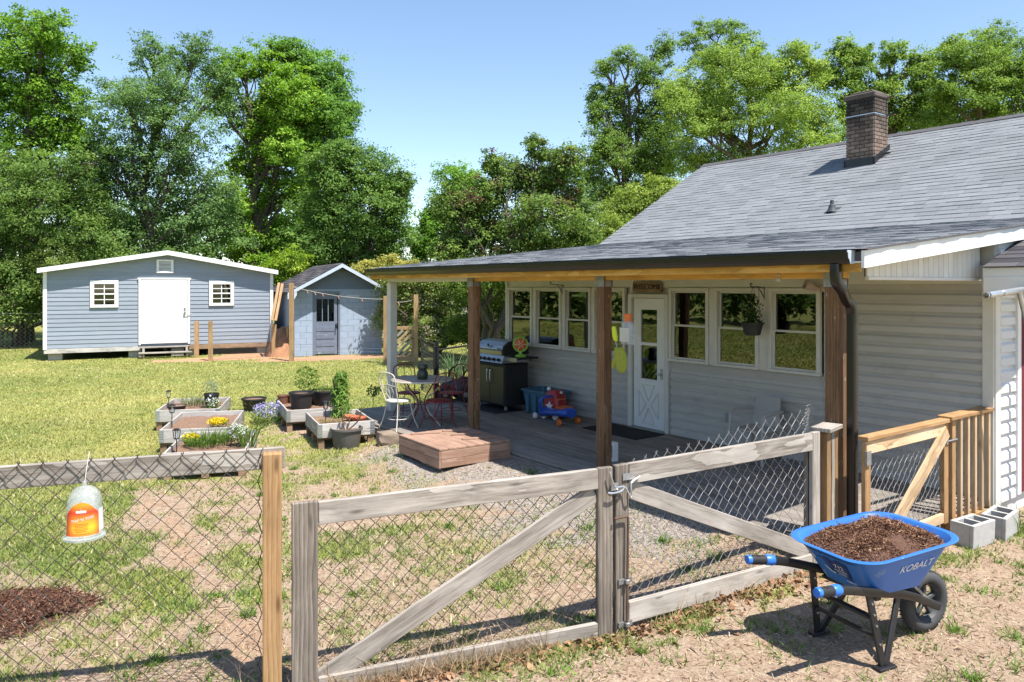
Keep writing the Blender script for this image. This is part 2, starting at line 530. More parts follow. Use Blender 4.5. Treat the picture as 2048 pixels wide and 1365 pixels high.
def brickmat():
    m, nt, b = newmat('sooty_brick')
    f = noise(nt, coords(nt, (1, 1, 1)), 9, 6, .7)
    col = ramp(nt, f, [(.3, (.14, .10, .078)), (.7, (.27, .195, .155))])
    col = objvary(nt, col, .28)
    ge = nd(nt, 'ShaderNodeNewGeometry')
    soot = noise(nt, coords(nt, (1, 1, 1), False, 'Object'), 2.2, 5, .7)
    at = nd(nt, 'ShaderNodeAttribute', attribute_name='soot', attribute_type='OBJECT')
    mu = nd(nt, 'ShaderNodeMath', operation='MULTIPLY', use_clamp=True)
    ma = nd(nt, 'ShaderNodeMath', operation='ADD', use_clamp=True)
    nt.links.new(at.outputs['Fac'], mu.inputs[0]); nt.links.new(soot, ma.inputs[0]); ma.inputs[1].default_value = .45
    nt.links.new(ma.outputs[0], mu.inputs[1])
    col = mixc(nt, mu.outputs[0], col, (.022, .019, .018))
    nt.links.new(col, b.inputs['Base Color']); b.inputs['Roughness'].default_value = .92
    bump(nt, b, f, .6, .006)
    return m
M['brick'] = brickmat()
M['brickmortar'] = pm('sooty_mortar', (.14, .112, .095), (.07, .056, .05), 8, .95)

def shinglemat(name, c1, c2, c3):
    m, nt, b = newmat(name)
    at = nd(nt, 'ShaderNodeAttribute', attribute_name='var')
    oi = nd(nt, 'ShaderNodeObjectInfo')
    ad = nd(nt, 'ShaderNodeMath', operation='ADD'); nt.links.new(at.outputs['Fac'], ad.inputs[0]); nt.links.new(oi.outputs['Random'], ad.inputs[1])
    fr = nd(nt, 'ShaderNodeMath', operation='FRACT'); nt.links.new(ad.outputs[0], fr.inputs[0])
    col = ramp(nt, fr.outputs[0], [(0, c1), (.5, c2), (1, c3)])
    tc = nd(nt, 'ShaderNodeNewGeometry')
    g = nd(nt, 'ShaderNodeTexNoise'); g.inputs['Scale'].default_value = 260; g.inputs['Detail'].default_value = 2
    nt.links.new(tc.outputs['Position'], g.inputs['Vector'])
    gr = ramp(nt, g.outputs['Fac'], [(.32, (.55, .55, .55)), (.68, (1.25, 1.25, 1.25))])
    col = mixc(nt, 1.0, col, gr, 'MULTIPLY')
    st = nd(nt, 'ShaderNodeTexNoise'); st.inputs['Scale'].default_value = 1.1; st.inputs['Detail'].default_value = 5
    nt.links.new(tc.outputs['Position'], st.inputs['Vector'])
    sr = ramp(nt, st.outputs['Fac'], [(.35, (.94, .94, .94)), (.65, (1.04, 1.04, 1.04))])
    col = mixc(nt, 1.0, col, sr, 'MULTIPLY')
    nt.links.new(col, b.inputs['Base Color']); b.inputs['Roughness'].default_value = .9
    b.inputs['Specular IOR Level'].default_value = .12
    bump(nt, b, g.outputs['Fac'], .5, .004)
    return m
M['shingle'] = shinglemat('grey_asphalt_shingle', (.19, .20, .213), (.212, .222, .235), (.236, .246, .26))
M['shingledark'] = shinglemat('dark_asphalt_shingle', (.045, .043, .05), (.085, .08, .09), (.12, .115, .12))

def glassmat(name, tint, ior, rough=.015):
    m, nt, b = newmat(name)
    nt.nodes.remove(b)
    out = nt.nodes['Material Output']
    tr = nd(nt, 'ShaderNodeBsdfTransparent'); tr.inputs[0].default_value = (*tint, 1)
    gl = nd(nt, 'ShaderNodeBsdfGlossy'); gl.inputs['Roughness'].default_value = rough; gl.inputs[0].default_value = (.95, .97, .95, 1)
    fr = nd(nt, 'ShaderNodeFresnel'); fr.inputs[0].default_value = ior
    nz = noise(nt, coords(nt, (1, 1, 1)), 1.7, 2, .4)
    bp = nd(nt, 'ShaderNodeBump'); bp.inputs['Strength'].default_value = .04; bp.inputs['Distance'].default_value = .05
    nt.links.new(nz, bp.inputs['Height']); nt.links.new(bp.outputs[0], gl.inputs['Normal'])
    mx = nd(nt, 'ShaderNodeMixShader')
    nt.links.new(fr.outputs[0], mx.inputs[0]); nt.links.new(tr.outputs[0], mx.inputs[1]); nt.links.new(gl.outputs[0], mx.inputs[2])
    nt.links.new(mx.outputs[0], out.inputs[0])
    return m
M['glass'] = glassmat('window_glass', (.66, .69, .66), 2.2)
M['shedglass'] = glassmat('shed_window_glass', (.5, .52, .52), 1.7)

def clearplastic():
    m, nt, b = newmat('clear_milky_plastic')
    nt.nodes.remove(b); out = nt.nodes['Material Output']
    tr = nd(nt, 'ShaderNodeBsdfTransparent'); tr.inputs[0].default_value = (.93, .95, .96, 1)
    pr = nd(nt, 'ShaderNodeBsdfPrincipled'); pr.inputs['Base Color'].default_value = (.72, .75, .78, 1); pr.inputs['Roughness'].default_value = .25
    f = noise(nt, coords(nt, (1, 1, 1)), 9, 4, .6)
    rr = ramp(nt, f, [(.3, (.20, .20, .20)), (.75, (.40, .40, .40))])
    mx = nd(nt, 'ShaderNodeMixShader')
    nt.links.new(rr, mx.inputs[0]); nt.links.new(tr.outputs[0], mx.inputs[1]); nt.links.new(pr.outputs[0], mx.inputs[2])
    nt.links.new(mx.outputs[0], out.inputs[0])
    return m
M['clear'] = clearplastic()

def labelmat():
    m, nt, b = newmat('orange_yellow_label_print')
    tc = nd(nt, 'ShaderNodeTexCoord')
    sx = nd(nt, 'ShaderNodeSeparateXYZ'); nt.links.new(tc.outputs['Object'], sx.inputs[0])
    mr = nd(nt, 'ShaderNodeMapRange'); mr.inputs[1].default_value = .03; mr.inputs[2].default_value = .20
    nt.links.new(sx.outputs[2], mr.inputs[0])
    col = ramp(nt, mr.outputs[0], [(0, (.85, .20, .03)), (.28, (.92, .50, .03)), (.5, (.90, .28, .03)), (.75, (.70, .05, .02)), (1, (.85, .30, .02))])
    ax = nd(nt, 'ShaderNodeMath', operation='ABSOLUTE'); nt.links.new(sx.outputs[0], ax.inputs[0])
    m2 = nd(nt, 'ShaderNodeMapRange'); m2.inputs[1].default_value = .045; m2.inputs[2].default_value = .085; nt.links.new(ax.outputs[0], m2.inputs[0])
    col = mixc(nt, m2.outputs[0], col, (.55, .03, .015))
    nt.links.new(col, b.inputs['Base Color']); b.inputs['Roughness'].default_value = .4
    return m
M['label'] = labelmat()

def leafmat(name, trans=.35, gloss=.45, spec=.35):
    m, nt, b = newmat(name)
    at = nd(nt, 'ShaderNodeAttribute', attribute_name='Col')
    nt.links.new(at.outputs['Color'], b.inputs['Base Color'])
    b.inputs['Roughness'].default_value = gloss; b.inputs['Specular IOR Level'].default_value = spec
    tl = nd(nt, 'ShaderNodeBsdfTranslucent')
    br = nd(nt, 'ShaderNodeHueSaturation'); br.inputs['Value'].default_value = 1.25; br.inputs['Saturation'].default_value = 1.1
    nt.links.new(at.outputs['Color'], br.inputs['Color']); nt.links.new(br.outputs[0], tl.inputs[0])
    mx = nd(nt, 'ShaderNodeMixShader'); mx.inputs[0].default_value = trans
    out = nt.nodes['Material Output']
    nt.links.new(b.outputs[0], mx.inputs[1]); nt.links.new(tl.outputs[0], mx.inputs[2]); nt.links.new(mx.outputs[0], out.inputs[0])
    return m
M['leaf'] = leafmat('leaf', .40, .6, .18)
M['grass'] = leafmat('grass_blade', .30, .55, .25)
M['chip'] = leafmat('bark_chip', .0, .95, .1)
M['petal'] = leafmat('petal', .3, .7, .2)

def groundmat():
    m, nt, b = newmat('yard_ground')
    at = nd(nt, 'ShaderNodeAttribute', attribute_name='mask')
    sp = nd(nt, 'ShaderNodeSeparateColor'); nt.links.new(at.outputs['Color'], sp.inputs[0])
    tc = nd(nt, 'ShaderNodeNewGeometry').outputs['Position']
    fine = noise(nt, tc, 38, 6, .75); mid = noise(nt, tc, 7, 5, .7); big = noise(nt, tc, .9, 4, .6)
    soil = ramp(nt, fine, [(.28, (.175, .13, .095)), (.5, (.345, .275, .21)), (.72, (.53, .45, .36))])
    soil2 = ramp(nt, mid, [(.3, (.82, .70, .62)), (.7, (1.08, 1.05, 1.0))])
    soil = mixc(nt, 1.0, soil, soil2, 'MULTIPLY')
    gr = ramp(nt, fine, [(.3, (.13, .145, .036)), (.5, (.26, .255, .075)), (.72, (.40, .37, .15))])
    gr2 = ramp(nt, big, [(.3, (.82, .95, .75)), (.7, (1.15, 1.06, 1.1))])
    gr = mixc(nt, 1.0, gr, gr2, 'MULTIPLY')
    huge = noise(nt, tc, .22, 5, .65)
    gr = mixc(nt, 1.0, gr, ramp(nt, huge, [(.35, (.62, .74, .62)), (.62, (1.06, 1.04, 1.0))]), 'MULTIPLY')
    vo = nd(nt, 'ShaderNodeTexVoronoi'); vo.inputs['Scale'].default_value = 48; nt.links.new(tc, vo.inputs['Vector'])
    pv = ramp(nt, vo.outputs['Color'], [(.1, (.15, .125, .105)), (.9, (.40, .35, .305))])
    red = ramp(nt, mid, [(.3, (.33, .175, .095)), (.7, (.50, .31, .19))])
    def edge(ch, lo, hi):
        ad = nd(nt, 'ShaderNodeMath', operation='ADD')
        sc = nd(nt, 'ShaderNodeMath', operation='MULTIPLY_ADD'); sc.inputs[1].default_value = .7; sc.inputs[2].default_value = -.35
        nt.links.new(fine, sc.inputs[0]); nt.links.new(sc.outputs[0], ad.inputs[0]); nt.links.new(ch, ad.inputs[1])
        mr = nd(nt, 'ShaderNodeMapRange', interpolation_type='SMOOTHSTEP'); mr.inputs[1].default_value = lo; mr.inputs[2].default_value = hi
        nt.links.new(ad.outputs[0], mr.inputs[0]); return mr.outputs[0]
    col = mixc(nt, edge(sp.outputs[1], .3, .6), soil, pv)
    col = mixc(nt, edge(sp.outputs[2], .3, .6), col, red)
    col = mixc(nt, edge(sp.outputs[0], .25, .75), col, gr)
    nt.links.new(col, b.inputs['Base Color']); b.inputs['Roughness'].default_value = .95; b.inputs['Specular IOR Level'].default_value = .15
    bump(nt, b, fine, .9, .02)
    return m
M['ground'] = groundmat()

# ------------------------------------------------------------------ frames of the place
D1 = Vector((-.596, .803, 0)); D2 = Vector((.803, .596, 0))       # along the house (away), into the house
HA = math.atan2(-.803, .596)                                     # house frame: x toward the near end, y into the house
HT, HD = 7.6, 8.67                                               # origin: middle of the front wall
def hw(x, y, z=0.0):
    p = D2 * (y + HD) + D1 * (HT - x)
    return Vector((p.x, p.y, z))
def wx(u, y=0.0):
    """house x of the photo column u on the plane y"""
    a = (u - 1024) / F; D = y + HD
    return HT - D * (.803 - .596 * a) / (.803 * a + .596)

# ------------------------------------------------------------------ ground
def masks(x, y):
    n1 = fbm(x, y, 1.1); n2 = fbm(x, y, .45, 20); n3 = fbm(x, y, 3.0, 40)
    Dh = x * .803 + y * .596; t = -x * .596 + y * .803
    lawn = np.maximum(sstep(12.2, 14.5, y + (n1 - .5) * 2.5 - .35 * np.clip(x + 3, -8, 4)), sstep(-3.9, -5.6, x + (n1 - .5) * 2.0 + .12 * (y - 9)) * sstep(5.6, 8.2, y + (n1 - .5) * 2.5))
    lawn = np.maximum(lawn, sstep(-9, -11, x))
    lawn = np.maximum(lawn, sstep(2.0, -2.0, y))
    n4 = fbm(x, y, .22, 60)
    nn = n1 * .4 + n2 * .3 + n4 * .3
    patch = .34 * sstep(.36, .58, nn) + .50 * sstep(.52, .66, nn)
    leftyard = sstep(-1.2, -2.4, x) * sstep(4.2, 4.8, y)
    patch = np.maximum(patch, leftyard * (.42 * sstep(.34, .52, nn) + .46 * sstep(.48, .62, nn)))
    front = sstep(.25, -.15, y - np.interp(x, [-1.3, .7, 2.6, 6], [4.5, 5.3, 6.46, 8.2])) * sstep(-1.6, -1.0, x)
    patch = patch * (1 - .62 * front) * (1 - .38 * sstep(-1.8, -1.0, x))
    # worn rut running to the gate
    ax, ay, bx, by = -4.25, 8.8, -1.6, 4.9
    tt = np.clip(((x - ax) * (bx - ax) + (y - ay) * (by - ay)) / ((bx - ax) ** 2 + (by - ay) ** 2), 0, 1)
    dd = np.hypot(x - ax - tt * (bx - ax), y - ay - tt * (by - ay)) + (n2 - .5) * .25
    rut = (1 - sstep(.06, .34, dd + (n1 - .5) * .5)) * sstep(.30, .5, n3 * .4 + n2 * .6 + .12)
    patch = patch * (1 - rut)
    nearfence = np.exp(-((y - (4.98 + .5 * x)) / .35) ** 2) * sstep(.42, .6, n2)
    patch = np.maximum(patch, nearfence * .7)
    grass = np.clip(lawn * (.78 + .5 * (n1 - .5) + .3 * (n3 - .5)) + (1 - lawn) * patch, 0, 1)
    gravel = sstep(3.9, 5.5, Dh + (n1 - .5) * 1.6) * sstep(6.6, 6.2, Dh) * sstep(3.5, 5, t + (n1 - .5)) * sstep(11.3, 9.6, t + (n2 - .5) * 1.5) * (.45 + .55 * sstep(.3, .55, n4))
    gravel = np.maximum(gravel, sstep(.1, .9, x - .55 * (y - 6.2)) * 0)
    grass = grass * (1 - gravel * .62)
    red = np.zeros_like(x)
    for cx, cy, rx, ry in ((-5.9, 25.6, 2.6, .9), (-9.5, 25.2, 2.2, .8), (-8.2, 27.5, 2.0, 2.5)):
        red = np.maximum(red, 1 - sstep(.75, 1.15, np.hypot((x - cx) / rx, (y - cy - .45 * (x - cx)) / ry) + (n2 - .5) * .5))
    red = np.maximum(red, rut * .40)
    grass = grass * (1 - red * .97)
    return grass, gravel, red
def gheight(x, y):
    Dh = x * .803 + y * .596; t = -x * .596 + y * .803
    rise = .125 * sstep(4.0, 5.75, Dh) * sstep(9.2, 8.7, Dh) * sstep(3.3, 4.1, t) * sstep(11.1, 9.9, t)
    return rise + (fbm(x, y, .8, 3) - .5) * .035 + (fbm(x, y, .16, 13) - .5) * .014 - .004

def gz(x, y):
    return float(gheight(np.array([x]), np.array([y]))[0])
def axisvals(segs):
    out = []
    for a, b, st in segs:
        n = max(1, int(round((b - a) / st)))
        out += list(np.linspace(a, b, n, endpoint=False))
    return np.array(out + [segs[-1][1]])
GX = axisvals([(-600, -120, 60), (-120, -30, 9), (-30, -14, .8), (-14, -6, .16), (-6, 5, .065), (5, 9, .2), (9, 30, 1.0), (30, 120, 9), (120, 600, 60)])
GY = axisvals([(-200, -20, 20), (-20, 1, 1.5), (1, 3.5, .3), (3.5, 10, .065), (10, 30, .15), (30, 60, 1.5), (60, 200, 14), (200, 1200, 100)])
gxx, gyy = np.meshgrid(GX, GY)
near = sstep(60, 30, np.hypot(gxx, gyy))
gzz = gheight(gxx, gyy) * near
gm, gg, gr_ = masks(gxx, gyy)
nx, ny = len(GX), len(GY)
me = bpy.data.meshes.new('ground')
co = np.stack([gxx, gyy, gzz], -1).reshape(-1, 3)
ii = np.arange((nx) * (ny)).reshape(ny, nx)
quads = np.stack([ii[:-1, :-1], ii[:-1, 1:], ii[1:, 1:], ii[1:, :-1]], -1).reshape(-1, 4)
me.vertices.add(len(co)); me.vertices.foreach_set('co', co.astype(np.float32).ravel())
me.loops.add(quads.size); me.loops.foreach_set('vertex_index', quads.astype(np.int32).ravel())
me.polygons.add(len(quads)); me.polygons.foreach_set('loop_start', np.arange(0, quads.size, 4, dtype=np.int32))
me.update(calc_edges=True)
at = me.color_attributes.new('mask', 'FLOAT_COLOR', 'POINT')
c4 = np.ones((len(co), 4), dtype=np.float32)
c4[:, 0] = gm.ravel(); c4[:, 1] = gg.ravel(); c4[:, 2] = gr_.ravel()
at.data.foreach_set('color', c4.ravel())
me.shade_smooth()
me.materials.append(M['ground'])
ground = bpy.data.objects.new('ground', me); COL.objects.link(ground); tag(ground, kind='structure')

# ------------------------------------------------------------------ house with porch
house = thing('house', 'pale sided house with grey shingle roof, brick chimney and covered porch', 'house', hw(0, 0), HA)
XN, XF = HT - 3.34, HT - 11.85           # near and far end walls
RXN, RXF = HT - 3.27, HT - 12.38         # roof ends
EY, EZ = -2.67, 2.72                     # eave
KY, KZ = 2.92, 3.325                     # bend of the roof
TY, TZ = 6.49, 5.44                      # ridge
DK = 0.20                                # deck top
PY = 6.34 - HD                           # post line

def roof_z(y):
    if y < KY: return EZ + (y - EY) * (KZ - EZ) / (KY - EY)
    return KZ + (y - KY) * (TZ - KZ) / (TY - KY)

WZ0, WZ1 = 1.30, 2.39
groups = [[(1018, 1066), (1071, 1124), (1129, 1183), (1188, 1252)], [(1340, 1419), (1431, 1519), (1539, 1642)]]
gl0, gl1 = wx(1015), wx(1254)
gr0, gr1 = wx(1337), wx(1645)
dr0, dr1 = wx(1262), wx(1335)
# wall cores (openings left free)
w = MB()
def wbox(x0, x1, z0, z1, y0=.03, y1=.13):
    w.box(((x0 + x1) / 2, (y0 + y1) / 2, (z0 + z1) / 2), (x1 - x0, y1 - y0, z1 - z0))
wbox(XF, gl1, 0.0, WZ0); wbox(gl1 + .0005, dr0 - .0005, 0.0, WZ1); wbox(dr1, gr0, 0.0, WZ1)
wbox(gr0 + .0005, gr1, 0.0, WZ0); wbox(gr1 + .0005, XN - .002, 0.0, WZ1)
wbox(XF, XN - .002, WZ1 + .0005, 3.02); wbox(dr0, dr1, 2.245, WZ1)
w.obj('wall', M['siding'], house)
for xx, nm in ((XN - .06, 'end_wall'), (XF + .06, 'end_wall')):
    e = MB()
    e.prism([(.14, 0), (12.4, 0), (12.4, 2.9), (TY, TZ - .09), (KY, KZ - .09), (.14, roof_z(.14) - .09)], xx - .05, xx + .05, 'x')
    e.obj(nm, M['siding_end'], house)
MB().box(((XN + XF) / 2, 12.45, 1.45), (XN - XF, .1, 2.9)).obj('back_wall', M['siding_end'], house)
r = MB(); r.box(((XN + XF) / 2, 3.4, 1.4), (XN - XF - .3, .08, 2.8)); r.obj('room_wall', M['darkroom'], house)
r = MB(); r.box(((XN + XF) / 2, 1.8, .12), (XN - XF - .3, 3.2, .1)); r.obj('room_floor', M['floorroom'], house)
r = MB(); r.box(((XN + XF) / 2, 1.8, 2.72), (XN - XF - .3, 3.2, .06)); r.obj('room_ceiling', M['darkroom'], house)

# vinyl courses, each its own length of siding
def lap_mesh(ln, h, mat, dutch):
    key = ('lap', round(ln, 3), round(h, 4), mat.name, dutch)
    if key in _mc: return _mc[key]
    if dutch:
        pr = [(0, 0), (-.036, 0), (-.033, h * .52), (-.012, h * .72), (-.006, h + .004), (0, h + .004)]
    else:
        pr = [(0, 0), (-.024, 0), (-.006, h + .012), (0, h + .012)]
    b = MB(); b.prism(pr, -ln / 2, ln / 2, 'x')
    me = b.mesh('plank'); me.materials.append(mat); _mc[key] = me
    return me
def courses(parent, x0, x1, z0, z1, h, mat, y=0.0, dutch=True, name='siding_plank', clip=None, rotz=0.0, org=None, jit=0.0):
    k = 0
    while z0 + (k + 1) * h <= z1 + 1e-4:
        z = z0 + k * h
        a, b = x0, x1
        if clip:
            a, b = clip(z + h, a, b)
            if b - a < .06:
                k += 1; continue
        me = lap_mesh(b - a, h, mat, dutch)
        c = (a + b) / 2
        if org is None:
            M4 = Matrix.Translation((c, y, z))
        else:
            M4 = org @ Matrix.Translation((c, 0, z))
        if jit:
            M4 = M4 @ Matrix.Rotation(random.uniform(-jit, jit), 4, 'Y')
        inst(name, me, parent, M4)
        k += 1
CHS = .1205
zc = .205
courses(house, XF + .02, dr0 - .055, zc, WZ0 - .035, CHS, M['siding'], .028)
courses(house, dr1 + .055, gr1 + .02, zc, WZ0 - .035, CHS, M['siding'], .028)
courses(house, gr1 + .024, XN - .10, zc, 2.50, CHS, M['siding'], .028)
# the end wall courses run into the depth
ORGE = Matrix.Translation((XN - .012, 0, 0)) @ Matrix.Rotation(R(90), 4, 'Z')
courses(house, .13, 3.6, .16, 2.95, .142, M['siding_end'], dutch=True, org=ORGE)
# corner boards and window wall trim
MB().box((XN - .045, .008, 1.36), (.11, .05, 2.5), ch=.004).box((XN + .012, .055, 1.36), (.03, .12, 2.5), ch=.004).obj('corner_board', M['trim'], house)
MB().box((XF + .03, .0, 1.42), (.06, .075, 2.7), ch=.004).obj('corner_board', M['trim'], house)
MB().box(((gl0 + XN - .1) / 2, .012, 2.515), (XN - .1 - gl0, .03, .24), ch=.003).obj('frieze_board', M['trim'], house)

def window(parent, x0, x1, z0, z1, blind=False, y=0.0):
    cx = (x0 + x1) / 2; wd = x1 - x0
    t = .048
    o = MB()
    o.box((x0 + t / 2, y - .004, (z0 + z1) / 2), (t, .07, z1 - z0), ch=.004).box((x1 - t / 2, y - .004, (z0 + z1) / 2), (t, .07, z1 - z0), ch=.004)
    o.box((cx, y - .006, z1 - t / 2), (wd - 2 * t, .068, t), ch=.004).box((cx, y - .012, z0 + t * .4), (wd + .02, .085, t * .8), ch=.004)
    o = o.obj('window', M['trim'], parent)
    ix0, ix1 = x0 + t, x1 - t
    zm = z0 + (z1 - z0) * .49
    for a, b, yy in ((z0 + t * .8, zm + .012, .018), (zm - .012, z1 - t, .040)):
        s = .026
        q = MB()
        q.box((ix0 + s / 2, y + yy, (a + b) / 2), (s, .022, b - a)).box((ix1 - s / 2, y + yy, (a + b) / 2), (s, .022, b - a))
        q.box((cx, y + yy, a + s / 2), (ix1 - ix0 - 2 * s, .022, s)).box((cx, y + yy, b - s / 2), (ix1 - ix0 - 2 * s, .022, s))
        q.obj('sash', M['trim'], o)
        MB().box((cx, y + yy, (a + b) / 2), (ix1 - ix0 - 2 * s + .006, .004, b - a - 2 * s + .006)).obj('pane', M['glass'], o)
    return o
wins = []
for gi, gsp in enumerate(groups):
    for (ua, ub) in gsp:
        wins.append(window(house, wx(ua), wx(ub), WZ0, WZ1))
    for (a, b) in zip(gsp[:-1], gsp[1:]):
        x0, x1 = wx(a[1]), wx(b[0])
        MB().box(((x0 + x1) / 2, .01, (WZ0 + WZ1) / 2), (x1 - x0 - .004, .05, WZ1 - WZ0), ch=.003).obj('mullion_board', M['trim'], house)
# blind and curtain behind the upper sash nearest the corner
bx0, bx1 = wx(1539) + .08, wx(1642) - .07
b = MB()
zz = WZ1 - .06
while zz > WZ0 + .56:
    b.box(((bx0 + bx1) / 2 + .04, .085, zz), (bx1 - bx0 - .08, .022, .0022), Matrix.Rotation(R(38), 3, 'X')); zz -= .0215
b.obj('blind', M['blind'], wins[-1])
b = MB()
b.box((bx0 + .05, .11, (WZ0 + WZ1) / 2 + .25), (.10, .03, .55)); b.obj('curtain', M['curtain'], wins[-1])

# door
dx0, dx1 = dr0 + .06, dr1 - .06
dc = (dx0 + dx1) / 2; dwid = dx1 - dx0
fr_ = MB()
fr_.box((dr0 + .0, .004, 1.24), (.075, .09, 2.08), ch=.004).box((dr1 - .0, .004, 1.24), (.075, .09, 2.08), ch=.004).box((dc, .006, 2.262), (dr1 - dr0 + .075, .088, .06), ch=.004)
fr_.obj('door_frame', M['trim'], house)
dz0, dz1 = .225, 2.225
pz0, pzm0, pzm1, pz1 = .98, 1.50, 1.545, 2.05
px0, px1 = dx0 + .15, dx1 - .15
door = MB()
door.box((dc, .02, (dz0 + pz0) / 2), (dwid, .04, pz0 - dz0), ch=.003)
door.box((dc, .02, (pz1 + dz1) / 2), (dwid, .04, dz1 - pz1), ch=.003)
door.box(((dx0 + px0) / 2, .0205, (pz0 + pz1) / 2), (px0 - dx0, .039, pz1 - pz0)).box(((dx1 + px1) / 2, .0205, (pz0 + pz1) / 2), (dx1 - px1, .039, pz1 - pz0))
door.box((dc, .021, (pzm0 + pzm1) / 2), (px1 - px0, .036, pzm1 - pzm0))
door = door.obj('door', M['white'], house)
for a, b in ((pz0, pzm0), (pzm1, pz1)):
    MB().box((dc, .026, (a + b) / 2), (px1 - px0 + .004, .005, b - a + .004)).obj('pane', M['glass'], door)
# crossbuck mouldings
cz = (dz0 + pz0) / 2 - .01; hw2, hh = dwid / 2 - .12, .30
tri = [((-.62 * hw2, hh), (.62 * hw2, hh), (0, .18 * hh)), ((-.62 * hw2, -hh), (.62 * hw2, -hh), (0, -.18 * hh)),
       ((-hw2, .66 * hh), (-hw2, -.66 * hh), (-.26 * hw2, 0)), ((hw2, .66 * hh), (hw2, -.66 * hh), (.26 * hw2, 0))]
for tr3 in tri:
    q = MB()
    for i in range(3):
        p, s = tr3[i], tr3[(i + 1) % 3]
        q.bar((dc + p[0], -.004, cz + p[1]), (dc + s[0], -.004, cz + s[1]), .012, .016, up=(0, -1, 0))
    q.obj('door_moulding', M['trim'], door)
q = MB(); q.tube([(dx1 - .06, .0, 1.08), (dx1 - .06, -.05, 1.08)], .02, 10); q.box((dx1 - .06, -.002, 1.08), (.05, .012, .16), ch=.004)
q.tube([(dx1 - .06, -.05, 1.08), (dx1 - .13, -.055, 1.08)], .012, 8); q.obj('door_handle', M['galv'], door, True)
MB().box((dc, -.05, .212), (dwid + .1, .12, .02), ch=.004).obj('threshold', M['galvdull'], house)

# ---- roof
roof = MB()
th = .07
prof = [(EY + .02, EZ - .02), (KY, KZ - .015), (TY, TZ - .02), (12.75, 2.62), (12.75, 2.62 - th), (TY, TZ - .02 - th * 1.3), (KY, KZ - .015 - th), (EY + .02, EZ - .02 - th)]
roof.prism(prof, RXF + .02, RXN - .02, 'x')
roof = roof.obj('roof', M['shingledark'], house)
HM = Matrix.Translation(hw(0, 0)) @ Matrix.Rotation(HA, 4, 'Z')
def tab_verts(M4, ln, dp, th=.011):
    hx = ln / 2
    vs = [(-hx, 0, 0), (hx, 0, 0), (hx, dp, 0), (-hx, dp, 0), (-hx, 0, th), (hx, 0, th), (hx, dp, .003), (-hx, dp, .003)]
    return [M4 @ Vector(p) for p in vs]
TABF = [(4, 5, 6, 7), (0, 1, 5, 4), (1, 2, 6, 5), (3, 0, 4, 7), (2, 3, 7, 6)]
WIDTHS = [.18, .24, .31, .38]
def lay_shingles(part, y0, z0, y1, z1, x0, x1, exposure, mat, WM, limit, sub, maxn=300, skip=None):
    sl = Vector((0, y1 - y0, z1 - z0)); ln = sl.length; sl.normalize()
    nr = Vector((1, 0, 0)).cross(sl)
    base = Matrix(((1, sl.x, nr.x, 0), (0, sl.y, nr.y, 0), (0, sl.z, nr.z, 0), (0, 0, 0, 1)))
    out = []
    n = int(round(ln / exposure)); ex = ln / n
    for k in range(n):
        x = x0 - random.uniform(0, .2)
        while x < x1:
            wd = random.choice(WIDTHS)
            a, b = max(x, x0), min(x + wd, x1)
            if b - a > .03:
                p = Vector((0, y0, z0)) + sl * (k * ex)
                full = (b - a) > wd - 1e-6
                if not (skip and skip((a + b) / 2, p.y)):
                    M4 = Matrix.Translation((((a + b) / 2), p.y, p.z)) @ base
                    out.append((M4, b - a if not full else wd, ex + .012, full, random.choice((.007, .010, .013)) if y0 > 0 else random.choice((.005, .007, .009))))
            x += wd + .004
    return out
def proj_area(Mw, ln, dp):
    c = [Mw @ Vector(q) for q in ((-ln / 2, 0, 0), (ln / 2, 0, 0), (ln / 2, dp, 0), (-ln / 2, dp, 0))]
    if min(p.y for p in c) < .3: return 0
    uv = [(1024 + F * p.x / p.y, HZ - F * (p.z - CH) / p.y) for p in c]
    cu = sum(p[0] for p in uv) / 4; cv = sum(p[1] for p in uv) / 4
    if not (0 < cu < 2048 and 0 < cv < 1365): return 0
    return abs(sum(uv[i][0] * uv[(i + 1) % 4][1] - uv[(i + 1) % 4][0] * uv[i][1] for i in range(4))) / 2
def place_shingles(tabs, part, mat, WM, nsingle):
    tabs = sorted(tabs, key=lambda q: -proj_area(WM @ q[0], q[1], q[2]) if q[3] else 0)
    cache = {}
    for M4, ln, dp, full, th in tabs[:nsingle]:
        key = (ln, round(dp, 3), th)
        if key not in cache:
            b = MB(); b.add(tab_verts(Matrix.Identity(4), ln, dp, th), TABF)
            cache[key] = b.mesh('shingle'); cache[key].materials.append(mat)
        inst('shingle', cache[key], part, M4)
    b = MB(); var = []
    for M4, ln, dp, full, th in tabs[nsingle:]:
        b.add(tab_verts(M4, ln, dp, th), TABF); var += [random.random()] * 8
    if b.v:
        me = bpy.data.meshes.new('shingles'); me.from_pydata(b.v, [], b.f); me.update()
        a = me.attributes.new('var', 'FLOAT', 'POINT'); a.data.foreach_set('value', var)
        me.materials.append(mat)
        o = inst('shingles', me, part); o['kind'] = 'stuff'
CHX0, CHX1 = 1.42, 2.12     # chimney footprint, set below
tabs = lay_shingles(roof, EY - .03, EZ, KY, KZ + .004, RXF, RXN, .138, M['shingle'], HM, 0, '')
CY0 = 4.6
for _ in range(40):
    q0 = hw(wx(1692, CY0), CY0, roof_z(CY0)); CY0 += ((HZ - F * (q0.z - CH) / q0.y) - 336) * .006
cxa = wx(1692, CY0); cxb = wx(1748, CY0)
CY1 = CY0 + .3
for _ in range(40):
    q0 = hw(cxb, CY1, 5); CY1 += (1775 - (1024 + F * q0.x / q0.y)) * .005
tabs += lay_shingles(roof, KY, KZ + .004, TY, TZ, RXF, RXN, .138, M['shingle'], HM, 0, '', skip=lambda x, y: cxa + .05 < x < cxb - .05 and CY0 < y < CY1 - .1)
place_shingles(tabs, roof, M['shingle'], HM, 300)
rc = MB()
x = RXF
